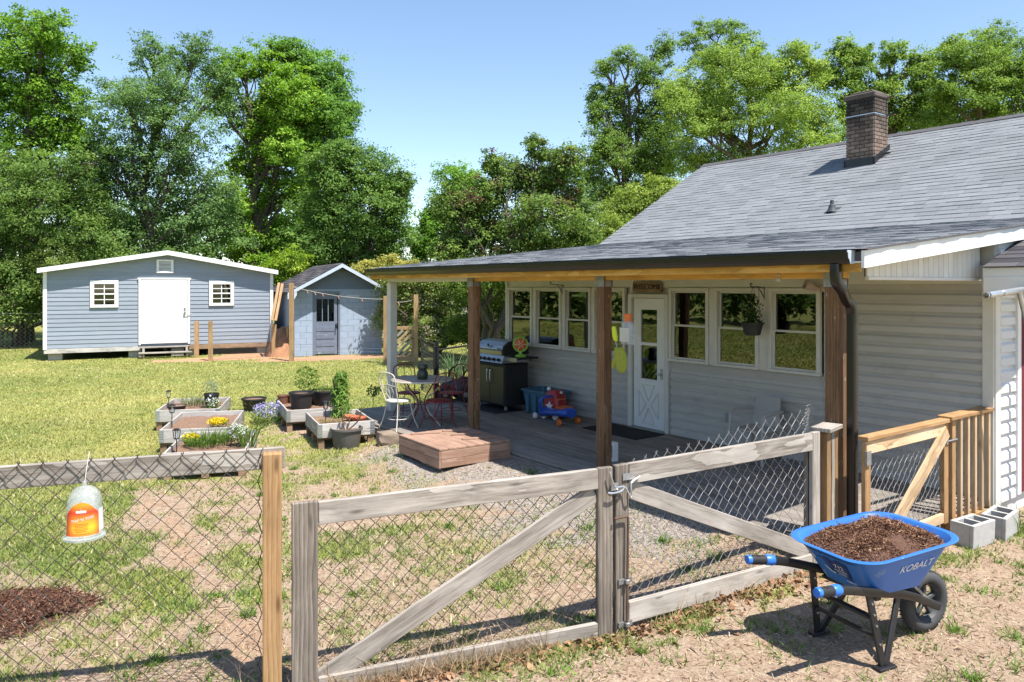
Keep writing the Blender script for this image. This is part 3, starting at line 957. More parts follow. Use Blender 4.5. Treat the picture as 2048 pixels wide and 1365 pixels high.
while x < RXN:
    b2 = min(x + .30, RXN); y_ = random.uniform(-.004, .004)
    for s in (-1, 1):
        pass
    rc.add([(x, TY - .15, TZ - .066 + y_), (b2, TY - .15, TZ - .070 + y_), (b2, TY, TZ + .012), (x, TY, TZ + .020), (x, TY + .15, TZ - .07), (b2, TY + .15, TZ - .07),
            (x, TY - .15, TZ - .085), (b2, TY - .15, TZ - .085)], [(0, 1, 2, 3), (3, 2, 5, 4), (6, 7, 1, 0)])
    x += .30
rc.obj('ridge_cap', M['shingledark'], roof)
# rake boards, both ends
def rake(xa, nm):
    q = MB()
    for (ya, za, yb, zb) in ((EY, EZ, KY, KZ), (KY, KZ, TY, TZ)):
        q.prism([(ya, za - .012), (yb, zb - .012), (yb, zb - .155), (ya, za - .155)], xa, xa + .028, 'x')
    q.obj(nm, M['white'], house)
rake(RXN - .020, 'rake_board'); rake(RXF - .008, 'rake_board')
# drip edge, wavy shingle lip over the near rake
q = MB()
n = 60
for i in range(n):
    ya = EY + (KY - EY) * i / n; yb = EY + (KY - EY) * (i + 1) / n
    wa = .020 + .004 * math.sin(ya * 9) + .003 * math.sin(ya * 23); wb = .020 + .004 * math.sin(yb * 9) + .003 * math.sin(yb * 23)
    q.add([(RXN - .03, ya, roof_z(ya) + .004), (RXN - .03, yb, roof_z(yb) + .004), (RXN + .008 + wb, yb, roof_z(yb) - .002), (RXN + .008 + wa, ya, roof_z(ya) - .002),
           (RXN - .03, ya, roof_z(ya) - .008), (RXN - .03, yb, roof_z(yb) - .008), (RXN + .008 + wb, yb, roof_z(yb) - .010), (RXN + .008 + wa, ya, roof_z(ya) - .010)], [(0, 1, 2, 3), (4, 5, 6, 7), (3, 2, 6, 7)])
q.obj('drip_edge', M['shingledark'], roof)
# gable infill of bead boards over the porch end
xi = HT - 3.46
nb = 22; yA, yB = PY + .06, -.03
for i in range(nb):
    a = yA + (yB - yA) * i / nb; b2 = yA + (yB - yA) * (i + 1) / nb - .006
    q = MB(); q.prism([(a, 2.50), (b2, 2.50), (b2, roof_z(b2) - .10), (a, roof_z(a) - .10)], xi - .01, xi + .006, 'x')
    q.obj('bead_board', M['bead'], house)
q = MB(); q.prism([(yA, 2.50), (yB, 2.50), (yB, roof_z(yB) - .10), (yA, roof_z(yA) - .10)], xi - .024, xi - .012, 'x'); q.obj('infill_backing', M['darkroom'], house)
board('infill_trim', (xi, yA, 2.485), (xi, yB, 2.485), .04, .03, M['bead'], house)
# soffit closing under the near rake
q = MB(); q.prism([(EY, EZ - .10), (0.0, roof_z(0) - .10), (0.0, roof_z(0) - .11), (EY, EZ - .11)], xi + .008, RXN - .022, 'x'); q.obj('soffit', M['white'], house)
q = MB(); q.prism([(EY + .03, EZ - .095), (-.01, EZ - .085), (-.01, EZ - .10), (EY + .03, EZ - .11)], RXF + .03, xi - .03, 'x'); q.obj('porch_ceiling', M['trim'], house)
# beam and posts
BZ0, BZ1 = 2.485, 2.618
post_u = [784, 948, 1208, 1672]
pxs = [wx(u, PY) for u in post_u]
board('beam', (pxs[0] - .07, PY, (BZ0 + BZ1) / 2), (pxs[1] - .02, PY, (BZ0 + BZ1) / 2), .09, BZ1 - BZ0, M['trim'], house)
board('beam', (pxs[1] - .015, PY, (BZ0 + BZ1) / 2), (pxs[2] - .005, PY, (BZ0 + BZ1) / 2), .09, BZ1 - BZ0, M['wood_beam'], house)
board('beam', (pxs[2], PY, (BZ0 + BZ1) / 2), (pxs[3] + .10, PY, (BZ0 + BZ1) / 2), .09, BZ1 - BZ0, M['wood_beam'], house)
board('eave_board', (RXF + .03, EY + .05, EZ - .12), (RXN - .05, EY + .05, EZ - .12), .02, .13, M['wood_beam'], house)
for i, x in enumerate(pxs):
    wdt = .135
    board('porch_post', (x, PY, DK + .002), (x, PY, BZ0 - .002), wdt, wdt, M['trim'] if i == 0 else M['wood_post'], house, ch=.006)
    if i in (1, 2, 3):
        q = MB(); q.box((x, PY - .072, BZ0 + .02), (.15, .006, .19)).box((x, PY + .072, BZ0 + .02), (.15, .006, .19)).box((x + .072, PY, BZ0 - .04), (.006, .10, .07))
        for dz in (-.05, .0, .06):
            for ddx in (-.045, .045):
                q.tube([(x + ddx, PY - .076, BZ0 + dz), (x + ddx, PY - .082, BZ0 + dz)], .006, 6)
        q.obj('post_bracket', M['galvdull'], house)
# gutter
gp = [(0, .105), (-.006, .105), (-.006, .008), (-.075, .006), (-.088, .03), (-.108, .055), (-.112, .095), (-.122, .097), (-.122, .108), (-.106, .108), (-.1, .06), (-.08, .035), (-.07, .014), (-.012, .016), (-.012, .105)]
gy, gz0 = EY + .03, 2.600
gx0, gx1 = RXF + .01, HT - 3.36
gt = MB()
gpoly = [(gy, gz0 + .112), (gy, gz0), (gy - .072, gz0), (gy - .084, gz0 + .028), (gy - .106, gz0 + .052), (gy - .110, gz0 + .092), (gy - .122, gz0 + .094), (gy - .122, gz0 + .112), (gy - .108, gz0 + .112), (gy - .1, gz0 + .06), (gy - .075, gz0 + .012), (gy - .01, gz0 + .012), (gy - .01, gz0 + .112)]
gt.prism(gpoly, gx0, gx1, 'x')
gt = gt.obj('gutter', M['gutter'], house)
q = MB(); q.prism([(gy, gz0 + .113), (gy, gz0 - .001), (gy - .073, gz0 - .001), (gy - .085, gz0 + .028), (gy - .107, gz0 + .052), (gy - .111, gz0 + .092), (gy - .123, gz0 + .094), (gy - .123, gz0 + .113)], gx1, gx1 + .004, 'x'); q.obj('end_cap', M['fascia_blue'], gt)
# downspout
sx, sy = HT - 3.50, gy - .05
ex, ey_ = HT - 3.545, PY - .02
path = [(sx, sy, 2.602), (sx, sy, 2.50), (sx - .0, sy + .02, 2.44), (sx + .0, sy + .10, 2.38)]
path += [(ex, ey_ - .10, 2.30), (ex, ey_ - .03, 2.25), (ex, ey_, 2.18), (ex, ey_, .30)]
dsx = ex
def rect_sweep(mb, pts, hx, hy, rnd=.35, n=12):
    """corrugated rectangular pipe: hx along x, hy across the run in the yz plane"""
    rings = []
    for i, p in enumerate(pts):
        p = Vector(p); t = (Vector(pts[min(i + 1, len(pts) - 1)]) - Vector(pts[max(i - 1, 0)])).normalized()
        X = Vector((1, 0, 0)); Y = t.cross(X).normalized()
        rings.append([p + X * hx * cs(math.cos(2 * math.pi * k / n)) + Y * hy * cs(math.sin(2 * math.pi * k / n)) for k in range(n)])
    vs = [q for r_ in rings for q in r_]; fs = []
    for i in range(len(rings) - 1):
        for k in range(n):
            fs.append((i * n + k, i * n + (k + 1) % n, (i + 1) * n + (k + 1) % n, (i + 1) * n + k))
    fs.append(tuple(range(n))); fs.append(tuple((len(rings) - 1) * n + k for k in range(n)))
    mb.add(vs, fs)
def cs(v): return math.copysign(abs(v) ** .45, v)
def smooth_path(pts, sub=6):
    pts = [Vector(p) for p in pts]; out = []
    for i in range(len(pts) - 1):
        p0, p1, p2, p3 = pts[max(i - 1, 0)], pts[i], pts[i + 1], pts[min(i + 2, len(pts) - 1)]
        for k in range(sub):
            t = k / sub
            out.append(.5 * ((2 * p1) + (-p0 + p2) * t + (2 * p0 - 5 * p1 + 4 * p2 - p3) * t * t + (-p0 + 3 * p1 - 3 * p2 + p3) * t ** 3))
    return out + [pts[-1]]
ds = MB(); rect_sweep(ds, smooth_path(path[:-1], 6) + [Vector(path[-1])], .042, .036, n=20)
for zc_ in (2.28, 2.31, 2.34, 2.37):
    pass
ds.obj('downspout', M['gutter'], house, True)
# chimney
cw = cxb - cxa
chim = MB()
q0 = hw(cxb, CY0, 0); CZT = CH + (HZ - 181) / F * q0.y
chim.box(((cxa + cxb) / 2, (CY0 + CY1) / 2, (3.9 + CZT) / 2), (cw - .03, CY1 - CY0 - .03, CZT - 3.9))
chim = chim.obj('chimney', M['brickmortar'], house)
bm_c = {}
def brick_obj(ln, M4, soot):
    k = round(ln, 3)
    if k not in bm_c:
        vs, fs = cbox((ln, .05, .062), .005)
        b = MB(); b.add(vs, fs); bm_c[k] = b.mesh('brick'); bm_c[k].materials.append(M['brick'])
    o = inst('brick', bm_c[k], chim, M4); o['soot'] = soot
zb = roof_z(CY0) - .1; row = 0
BL = (cw + .008) / 3.0
while zb < CZT - .12:
    off = (row % 2) * .5
    hrel = (zb - roof_z(CY0)) / (CZT - roof_z(CY0))
    for face in ('front', 'end'):
        L_ = cw if face == 'front' else CY1 - CY0
        nb_ = 3
        bl = L_ / nb_
        edges = [0] + [bl * (i + (0.5 if row % 2 else 1)) for i in range(nb_)]
        edges = [e for e in edges if e < L_ - .02] + [L_]
        for a, b2 in zip(edges[:-1], edges[1:]):
            ln = b2 - a - .011
            mid = (a + b2) / 2
            patch = math.sin(zb * 9 + mid * 11) * .3
            soot = max(0, min(1, (hrel - .38) * 2.4 + patch + random.uniform(-.15, .15)))
            if face == 'front':
                M4 = Matrix.Translation((cxa + mid, CY0 + .012, zb + .036))
            else:
                soot *= .8
                M4 = Matrix.Translation((cxb - .012, CY0 + mid, zb + .036)) @ Matrix.Rotation(R(90), 4, 'Z')
                if roof_z(CY0 + mid) > zb + .08: continue
            brick_obj(ln, M4, soot)
    zb += .072; row += 1
MB().box(((cxa + cxb) / 2, (CY0 + CY1) / 2, CZT - .06), (cw + .07, CY1 - CY0 + .07, .10), ch=.02).obj('chimney_cap', M['brickmortar'], chim)
MB().box(((cxa + cxb) / 2, (CY0 + CY1) / 2, CZT + .01), (cw - .1, CY1 - CY0 - .1, .06), ch=.02).obj('flue_crown', M['brickmortar'], chim)
MB().box(((cxa + cxb) / 2, (CY0 + CY1) / 2 - .0, (CZT - .42)), (cw + .035, CY1 - CY0 + .035, .018)).obj('metal_strap', M['galv'], chim)
for z_ in (CZT - .42, CZT - .08):
    MB().box((cxb + .08, CY1 - .06, z_), (.18, .03, .02)).obj('strap_bracket', M['rustrod'], chim)
q = MB()
q.prism([(CY0 - .03, roof_z(CY0) - .04), (CY0 - .03, roof_z(CY0) + .14), (CY0 + .01, roof_z(CY0) + .14), (CY0 + .01, roof_z(CY0) - .04)], cxa - .03, cxb + .03, 'x')
q.prism([(CY0 - .03, roof_z(CY0 - .03)), (CY1 + .05, roof_z(CY1 + .05)), (CY1 + .05, roof_z(CY1) + .14), (CY0 - .03, roof_z(CY0) + .13)], cxb - .004, cxb + .022, 'x')
q.prism([(CY0 - .03, roof_z(CY0 - .03)), (CY1 + .05, roof_z(CY1 + .05)), (CY1 + .05, roof_z(CY1) + .14), (CY0 - .03, roof_z(CY0) + .13)], cxa - .022, cxa + .004, 'x')
q.obj('flashing', M['flashing'], chim)
# vent pipe on the roof
vy = 2.2
for _ in range(12):
    v0 = hw(wx(1664, vy), vy, roof_z(vy)); vv = HZ - F * (v0.z - CH) / v0.y
    vy += (vv - 424) * .01
vx = wx(1664, vy); vz = roof_z(vy)
q = MB(); q.box((vx, vy + .02, vz + .018), (.22, .24, .012), Matrix.Rotation(math.atan2(roof_z(vy + .1) - vz, .1), 3, 'X'))
q.lathe([(.001, .17), (.030, .17), (.032, .10), (.05, .085), (.052, .07), (.065, .02), (.09, -.03)], 20, (vx, vy, vz + .03))
q.obj('vent_pipe', M['ductgrey'], house, True)
# lamps on the porch ceiling and the corner flood light
for u in (1485, 1030):
    yy = -1.1; xx = wx(u, yy)
    q = MB(); q.lathe([(.001, -.085), (.06, -.078), (.11, -.055), (.145, -.02), (.15, 0.01), (.16, .012), (.16, .05)], 24, (xx, yy, 2.575)); q.obj('ceiling_lamp', M['beigelamp'], house, True)
fx, fz = wx(1650), 2.40
fl = MB(); fl.lathe([(.001, .03), (.055, .03), (.06, 0), (.06, -.01)], 16, (fx, -.01, fz), Matrix.Rotation(R(90), 3, 'X'))
fl = fl.obj('flood_light', M['beigelamp'], house, True)
for s, tilt in ((-1, 35), (1, -30)):
    Mx = Matrix.Rotation(R(-tilt), 3, 'Z') @ Matrix.Rotation(R(70), 3, 'X')
    q = MB(); q.lathe([(.001, -.03), (.028, -.03), (.036, .02), (.058, .08), (.066, .15), (.06, .15), (.05, .10), (.001, .09)], 18, (fx + s * .075, -.06, fz - .01), Mx)
    q.obj('lamp_head', M['beigelamp'], fl, True)
ox = wx(1457)
MB().box((ox, -.012, .60), (.085, .03, .12), ch=.006).obj('outlet_cover', M['greyplastic'], house)

# hood roof over the side entrance
hd = MB()
hx0, hx1 = XN + .004, XN + .62
hd.prism([(-.26, 2.60), (1.3, 3.12), (1.3, 2.94), (-.26, 2.42)], hx0, hx1, 'x')
hd = hd.obj('hood_roof', M['white'], house)
MB().box(((hx0 + hx1) / 2 - .02, -.15, 2.42), (hx1 - hx0 - .05, .24, .19), ch=.006).obj('hood_return', M['white'], hd)
tb = lay_shingles(hd, -.30, 2.605, 1.32, 3.146, hx0 + .01, hx1 + .03, .14, M['shingledark'], HM, 0, '')
place_shingles(tb, hd, M['shingledark'], HM, len(tb))
# side door on the lit end wall
MB().box((XN + .02, 1.05, 1.25), (.05, .9, 2.1), ch=.004).obj('side_door', M['curtain'], house)
MB().box((XN + .012, .56, 1.28), (.06, .09, 2.2), ch=.004).obj('side_door_trim', M['white'], house)

# ------------------------------------------------------------------ deck
deck = thing('deck', 'grey weathered wooden deck under the porch roof', 'deck', hw(0, -1.3), HA)
dkx0, dkx1 = HT - 12.65, HT - 3.50
step_x = HT - 9.9
dy_front, dy_left = 5.97 - HD, 5.38 - HD
OY = 1.3      # deck origin offset
y = -.005
bw = .138
while y - bw > dy_left - .01:
    x0 = dkx0; x1 = dkx1 if y - bw > dy_front - .02 else step_x
    if x1 == dkx1: y_main = y - bw
    cut = random.uniform(x0 + 1.5, x1 - 1.0)
    for a, b in ((x0, cut - .002), (cut + .002, x1)):
        board('plank', (a, y - bw / 2 + OY, DK - .016), (b, y - bw / 2 + OY, DK - .016), bw - .006, .032, M['wood_deck'], deck)
    y -= bw
yl = y
def skirt(x0, y0, x1, y1, mat):
    board('skirt_board', (x0, y0 + OY, DK - .10), (x1, y1 + OY, DK - .10), .03, .13, mat, deck)
yf = y_main - .012
skirt(step_x, yf, dkx1, yf, M['wood_deck']); skirt(dkx0, yl - .012, step_x, yl - .012, M['wood_bed']); skirt(dkx1 + .02, yf, dkx1 + .02, -.01, M['wood_deck']); skirt(dkx0 - .02, yl, dkx0 - .02, -.01, M['wood_deck'])
for xx in np.arange(dkx0 + .2, dkx1, 1.2):
    MB().box((xx, -2.0 + OY, .07), (.2, .2, .2)).obj('footing', M['concrete'], deck)

# ------------------------------------------------------------------ chain-link weave
def weave(width, z0, ztop, pitch, r, sides=5, spike=.0, yamp=None, jitter=0.0, xcut=None):
    """ztop: function of x. strands zigzag up the fence and meet at knuckles"""
    mb = MB()
    q = pitch / 2
    vst = q * 1.02
    n = int(width / q) + 2
    yamp = yamp or r * 1.1
    for i in range(n):
        pts = []
        xm_ = min((2 * (i // 2) + .5) * q, width)
        K = int((ztop(xm_) - z0) / vst); K -= K % 2      # paired strands meet in a peak at the top
        for k in range(K + 1):
            s = 1 if (k + i) % 2 == 0 else -1
            x = min(max(i * q + s * q / 2, 0), width); z = z0 + k * vst
            pts.append((x + random.uniform(-jitter, jitter), s * yamp * (1 if k % 2 else -1), z + random.uniform(-jitter, jitter)))
        if len(pts) > 2:
            if spike:
                lx, ly, lz = pts[-1]
                s = 1 if i % 2 else -1
                pts.append((lx - s * spike * random.uniform(.2, .5), ly, lz + spike * random.uniform(.6, 1.1)))
                pts.append((lx - s * spike * .2, ly + .004, lz + spike * .3))
            mb.tube(pts, r, sides)
    return mb

def along(name, label, cat, A, B, group=None):
    """a thing whose local x runs from A to B on the ground and y faces away from the camera"""
    A = Vector((A[0], A[1], 0)); B = Vector((B[0], B[1], 0))
    return thing(name, label, cat, A, math.atan2((B - A).y, (B - A).x), group), (B - A).length

# left fence: rail, post, mesh on the near side of the rail
PA = Vector((-4.3, 3.66, 0)); PB = Vector((-1.425, 4.52, 0))
fl_, ln = along('wire_fence', 'chain-link fence run with grey top rail and tall new post', 'fence', PA, PB)
board('rail', (0.0, .035, 1.355), (ln + .07, .035, 1.39), .038, .125, M['wood_grey'], fl_)
board('post', (ln, -.02, -.05), (ln, -.02, 1.432), .108, .098, M['wood_new'], fl_, up=(0, 1, 0))
wm = weave(ln - .06, .0, lambda x: 1.478, .118, .0030, 5, spike=.018, jitter=.003).obj('wire_mesh', M['wirerust'], fl_, True, loc=(.0, -.002, .0)); wm['kind'] = 'stuff'
board('post', (.1, .09, -.05), (.1, .09, 1.35), .09, .09, M['wood_dkgrey'], fl_, up=(0, 1, 0))

# the double gate
GA = Vector((-1.30, 4.50, 0)); GC = Vector((.692, 5.288, 0)); GD = Vector((.708, 5.298, 0)); GB = Vector((2.60, 6.46, 0))
lg, ln = along('gate_leaf', 'left leaf of the grey timber gate beside the tall yellow post', 'gate', GA, GC, 'timber gate leaves in the front fence')
board('stile', (.07, -.005, -.03), (.07, -.005, 1.135), .15, .04, M['wood_dkgrey'], lg, up=(0, 1, 0))
board('stile', (ln - .06, -.005, -.03), (ln - .06, -.005, 1.165), .112, .04, M['wood_dkgrey'], lg, up=(0, 1, 0))
board('rail', (.148, -.008, 1.062), (ln - .118, -.008, 1.092), .04, .138, M['wood_grey'], lg)
board('rail', (.148, -.006, .01), (ln - .118, -.006, .03), .04, .14, M['wood_grey'], lg)
board('brace', (.16, .012, .045), (ln - .13, .012, .99), .032, .128, M['wood_grey'], lg)
board('stile', (.09, .05, -.02), (.09, .05, 1.10), .09, .04, M['wood_dkgrey'], lg, up=(0, 1, 0))
wm = weave(ln - .2, .02, lambda x: 1.06, .107, .0029, 5, jitter=.002).obj('wire_mesh', M['wirerust'], lg, True, loc=(.1, .037, 0)); wm['kind'] = 'stuff'

rg, ln = along('gate_leaf', 'right leaf of the grey timber gate with torn wire standing above its rail', 'gate', GD, GB, 'timber gate leaves in the front fence')
board('stile', (.06, -.005, .0), (.06, -.005, 1.17), .118, .04, M['wood_dkgrey'], rg, up=(0, 1, 0))
board('stile', (ln - .05, -.005, .0), (ln - .05, -.005, 1.185), .098, .04, M['wood_grey'], rg, up=(0, 1, 0))
board('rail', (.122, -.008, 1.098), (ln - .102, -.008, 1.108), .04, .145, M['wood_grey'], rg)
board('rail', (.122, -.006, .12), (ln - .102, -.006, .09), .04, .15, M['wood_grey'], rg)
board('brace', (.10, .010, 1.00), (ln - .12, .010, .185), .032, .128, M['wood_grey'], rg)
board('stile', (ln - .06, .045, .0), (ln - .06, .045, 1.15), .09, .04, M['wood_dkgrey'], rg, up=(0, 1, 0))
wv_ = weave(ln - .16, -.16, lambda x: 1.235, .107, .0027, 5, spike=.016, jitter=.004)
wv_.v = [(x, y, z + .215 * min(1, x / (ln - .3)) + .008 * math.sin(x * 6)) for x, y, z in wv_.v]   # the loose mesh was hung askew
wm = wv_.obj('wire_mesh', M['galvdull'], rg, True, loc=(.08, .036, 0)); wm['kind'] = 'stuff'
# loose curls at the right of the torn edge
q = MB()
for k in range(6):
    x0 = ln - .14 + .01 * k; z0 = 1.22 + .03 * k
    q.tube(smooth_path([(x0, .036, z0 - .05), (x0 + .03, .03, z0), (x0 - .01, .04, z0 + .03), (x0 + .05, .035, z0 + .035), (x0 + .07, .03, z0 - .01)], 4), .0018, 4)
wm = q.obj('wire_curl', M['galvdull'], rg, True); wm['kind'] = 'stuff'
# hook latch and cane bolt live on the right leaf
lt = MB()
lt.box((.10, -.034, 1.085), (.09, .008, .045)).box((-.02, -.034, 1.03), (.06, .008, .05))
lt.tube(smooth_path([(-.075, -.05, 1.145), (-.055, -.055, 1.08), (-.02, -.05, 1.03), (.05, -.06, 1.025), (.08, -.07, .97), (.095, -.065, .945), (.115, -.06, .96), (.11, -.055, 1.02), (.13, -.05, 1.05), (.20, -.045, 1.075)], 6), .0065, 8)
lt.tube(smooth_path([(-.09, -.05, 1.0), (-.05, -.06, .995), (.02, -.06, 1.0), (.05, -.06, 1.03)], 5), .0075, 8)
lt.obj('hook_latch', M['galv'], rg, True)
cb = MB(); cb.tube([(-.035, -.055, .815), (.06, -.055, .815), (.082, -.055, .81), (.085, -.055, .79), (.080, -.055, .42), (.075, -.055, -.02)], .0085, 8)
cb = cb.obj('cane_bolt', M['rustrod'], rg, True)
for z_ in (.36, .06):
    MB().box((.075, -.035, z_), (.12, .012, .035)).box((.077, -.055, z_), (.034, .03, .034), ch=.006).obj('bolt_bracket', M['galvdull'], cb)

# capped post between the gate and the porch post
pc = thing('fence_post', 'new pine double post under a flat cap beside the black downspout', 'post', (2.66, 6.50, 0), math.atan2(.24, .21))
for dx, wd, m in ((.03, .09, 'wood_new'), (.14, .07, 'wood_grey'), (.235, .085, 'wood_new')):
    board('upright', (dx, .0, .0), (dx, .0, 1.165), wd, .085, M[m], pc, up=(0, 1, 0))
board('cap', (-.06, .0, 1.195), (.25, .0, 1.195), .17, .036, M['wood_grey'], pc)
board('rail', (.0, .0625, 1.12), (.36, .0625, 1.12), .035, .085, M['wood_new'], pc)

# small side gate and the railing at the deck end
def dline(u, t=3.40):
    a = (u - 1024) / F
    D = t * (.803 * a + .596) / (.803 - .596 * a)
    p = D2 * D + D1 * t
    return Vector((p.x, p.y, 0))
A = dline(1727); B = dline(1893)
sg, ln = along('side_gate', 'small new pine gate with diagonal brace and wire, between downspout and railing', 'gate', A, B)
board('stile', (.04, .0, .17), (.04, .0, 1.09), .085, .04, M['wood_new'], sg, up=(0, 1, 0))
board('stile', (ln - .045, .0, .13), (ln - .045, .0, 1.09), .088, .04, M['wood_new'], sg, up=(0, 1, 0))
board('rail', (.0, -.01, 1.045), (ln - .092, -.01, 1.045), .038, .11, M['wood_pale'], sg)
board('cap', (-.01, .0, 1.123), (ln, .0, 1.123), .095, .038, M['wood_new'], sg)
board('rail', (.085, .0, .19), (ln - .092, .0, .19), .038, .09, M['wood_pale'], sg)
board('brace', (.30, -.034, .20), (ln - .08, -.034, 1.03), .034, .13, M['wood_pale'], sg)
wm = weave(ln - .1, .20, lambda x: 1.05, .098, .0021, 5, jitter=.002).obj('wire_mesh', M['galvdull'], sg, True, loc=(.05, .028, 0)); wm['kind'] = 'stuff'
MB().box((.02, -.03, .96), (.07, .02, .12)).obj('hinge', M['galvdull'], sg)
MB().box((.02, -.03, .28), (.07, .02, .12)).obj('hinge', M['galvdull'], sg)
q = MB(); q.tube([(ln - .07, -.04, .93), (ln + .12, -.045, .93)], .007, 8); q.box((ln - .05, -.028, .94), (.03, .01, .09)); q.obj('latch', M['galv'], sg, True)
A = dline(1898, 3.40); B = dline(1984, 3.40)
rl, ln = along('railing', 'new pine railing with upright balusters against the white house corner', 'railing', A, B)
board('cap', (-.09, .0, 1.145), (ln + .02, .0, 1.145), .14, .036, M['wood_new'], rl)
board('rail', (.0, .0, .12), (ln - .09, .0, .12), .12, .04, M['wood_new'], rl)
board('post', (.03, .0, .05), (.03, .0, 1.125), .07, .07, M['wood_new'], rl, up=(0, 1, 0))
board('post', (ln - .04, .0, .05), (ln - .04, .0, 1.125), .07, .085, M['wood_new'], rl, up=(0, 1, 0))
nb = 5
for i in range(nb):
    x = .15 + (ln - .28) * i / (nb - .6)
    board('baluster', (x, -.035, .142), (x, -.035, 1.125), .04, .04, M['wood_pale'], rl, up=(0, 1, 0))
board('joist', (.0, .06, .06), (ln - .05, .06, .06), .04, .12, M['wood_pallet'], rl)

# concrete blocks by the railing
def cinder():
    b = MB()
    L_, W_, H_ = .395, .195, .195
    t = .033
    b.box((0, W_ / 2 - t / 2, H_ / 2), (L_, t, H_), ch=.004).box((0, -W_ / 2 + t / 2, H_ / 2), (L_, t, H_), ch=.004)
    for x in (-L_ / 2 + t / 2, 0, L_ / 2 - t / 2):
        b.box((x, 0, H_ / 2), (t, W_ - 2 * t, H_ - .004))
    return b
cm = cinder().mesh('concrete_block'); cm.materials.append(M['concrete'])
for i, (u, v, lab) in enumerate(((1944, 1086, 'hollow concrete block nearest the wheelbarrow, end toward the yard'), (1999, 1068, 'hollow concrete block touching the white house corner'))):
    p = G(u, v)
    o = inst('concrete_block', cm, None, loc=(p.x, p.y, .0)); o.rotation_euler = (R(random.uniform(-2, 2)), R(random.uniform(-2, 2)), math.atan2(.596, .803) + R(-4 + 9 * i))
    o.scale = (1, 1.1, 1.12)
    tag(o, lab, 'block', 'hollow concrete blocks by the railing')

# galvanised pipe frame at the side of the house
pf = thing('pipe_frame', 'galvanised pipe frame reaching past the white house corner', 'frame', P(2075, 572, 7.3) * 1)
pf.location.z = 0
o0 = Vector(pf.location)
q = MB(); a = P(1972, 592, 7.0) - o0; b = P(2120, 569, 7.75) - o0
a.z = 2.33; b.z = 2.44
q.tube([a, b], .030, 12); q.obj('pipe', M['galv'], pf, True)
q = MB(); q.lathe([(.001, .0), (.024, 0), (.028, .015), (.030, .015), (.030, .04)], 12, tuple(a), (b - a).to_track_quat('Z', 'Y').to_matrix()); q.obj('end_plug', M['blackmatte'], pf, True)
c = a.lerp(b, .42); q = MB(); q.tube([c, (c.x + .22, c.y + .1, 1.75), (c.x + .50, c.y + .3, -.0)], .024, 10); q.obj('strut', M['galv'], pf, True)
q = MB(); q.tube([b, (b.x, b.y, 0)], .028, 10); q.obj('upright', M['galv'], pf, True)
MB().box(a.lerp(b, .18), (.08, .05, .05), ch=.01).obj('clamp', M['galvdull'], pf)

# ------------------------------------------------------------------ large shed
SL = Vector((-15.03, 24.4, 0)); SR = Vector((-8.67, 27.5, 0))
sdir = (SR - SL); SW = sdir.length; sang = math.atan2(sdir.y, sdir.x)
def sx_of(u, A=SL, d=sdir):
    a = (u - 1024) / F
    s = (a * A.y - A.x) / (d.x - a * d.y)
    return s * d.length, A.y + d.y * s
shed = thing('storage_shed', 'long blue-grey lap-sided shed with white door and white trim', 'shed', (*(SL + sdir / 2).xy, 0), sang)
def sz(u, v):
    x, d = sx_of(u); return CH - (v - HZ) / F * d
SX0, SX1 = -SW / 2, SW / 2
sdep = 5.2
szb, sze, szp = .36, 2.93, 3.50
def U(u): return sx_of(u)[0] - SW / 2
pkx = U(335)
def gable_z(x):
    return sze + (szp - sze) * ((x - SX0) / (pkx - SX0) if x < pkx else (SX1 - x) / (SX1 - pkx))
wd_ = [(U(180), U(237), 1.70, 2.60), (U(418), U(468), 1.72, 2.59)]
dr = (U(277), U(380), .42, 2.66)
core = MB()
core.prism([(SX0, szb), (SX1, szb), (SX1, sze), (pkx, szp), (SX0, sze)], .02, .10, 'y')
core.obj('front_wall', M['shed'], shed)
for x in (SX0 + .04, SX1 - .04):
    MB().box((x, sdep / 2 + .06, (szb + sze) / 2), (.08, sdep, sze - szb)).obj('side_wall', M['shed'], shed)
MB().prism([(SX0, szb), (SX1, szb), (SX1, sze), (pkx, szp), (SX0, sze)], sdep, sdep + .08, 'y').obj('rear_wall', M['shed'], shed)
hgt = .139
z = szb + .03; k = 0
while z < szp - .08:
    a, b = SX0 + .06, SX1 - .06
    zt = z + hgt
    if zt > sze:
        f = (szp - zt) / (szp - sze)
        a, b = pkx - (pkx - SX0) * f, pkx + (SX1 - pkx) * f
    segs = [(a, b)]
    for (c0, c1, z0, z1) in wd_ + [dr]:
        if z < z1 + .03 and zt > z0 - .03:
            ns = []
            for s0, s1 in segs:
                if c0 - .02 > s0 and c1 + .02 < s1: ns += [(s0, c0 - .015), (c1 + .015, s1)]
                else: ns.append((s0, s1))
            segs = ns
    for s0, s1 in segs:
        if s1 - s0 > .08:
            inst('siding_plank', lap_mesh(s1 - s0, hgt, M['shed'], False), shed, Matrix.Translation(((s0 + s1) / 2, .02, z)) @ Matrix.Rotation(random.uniform(-.0012, .0012), 4, 'Y'))
    z += hgt; k += 1
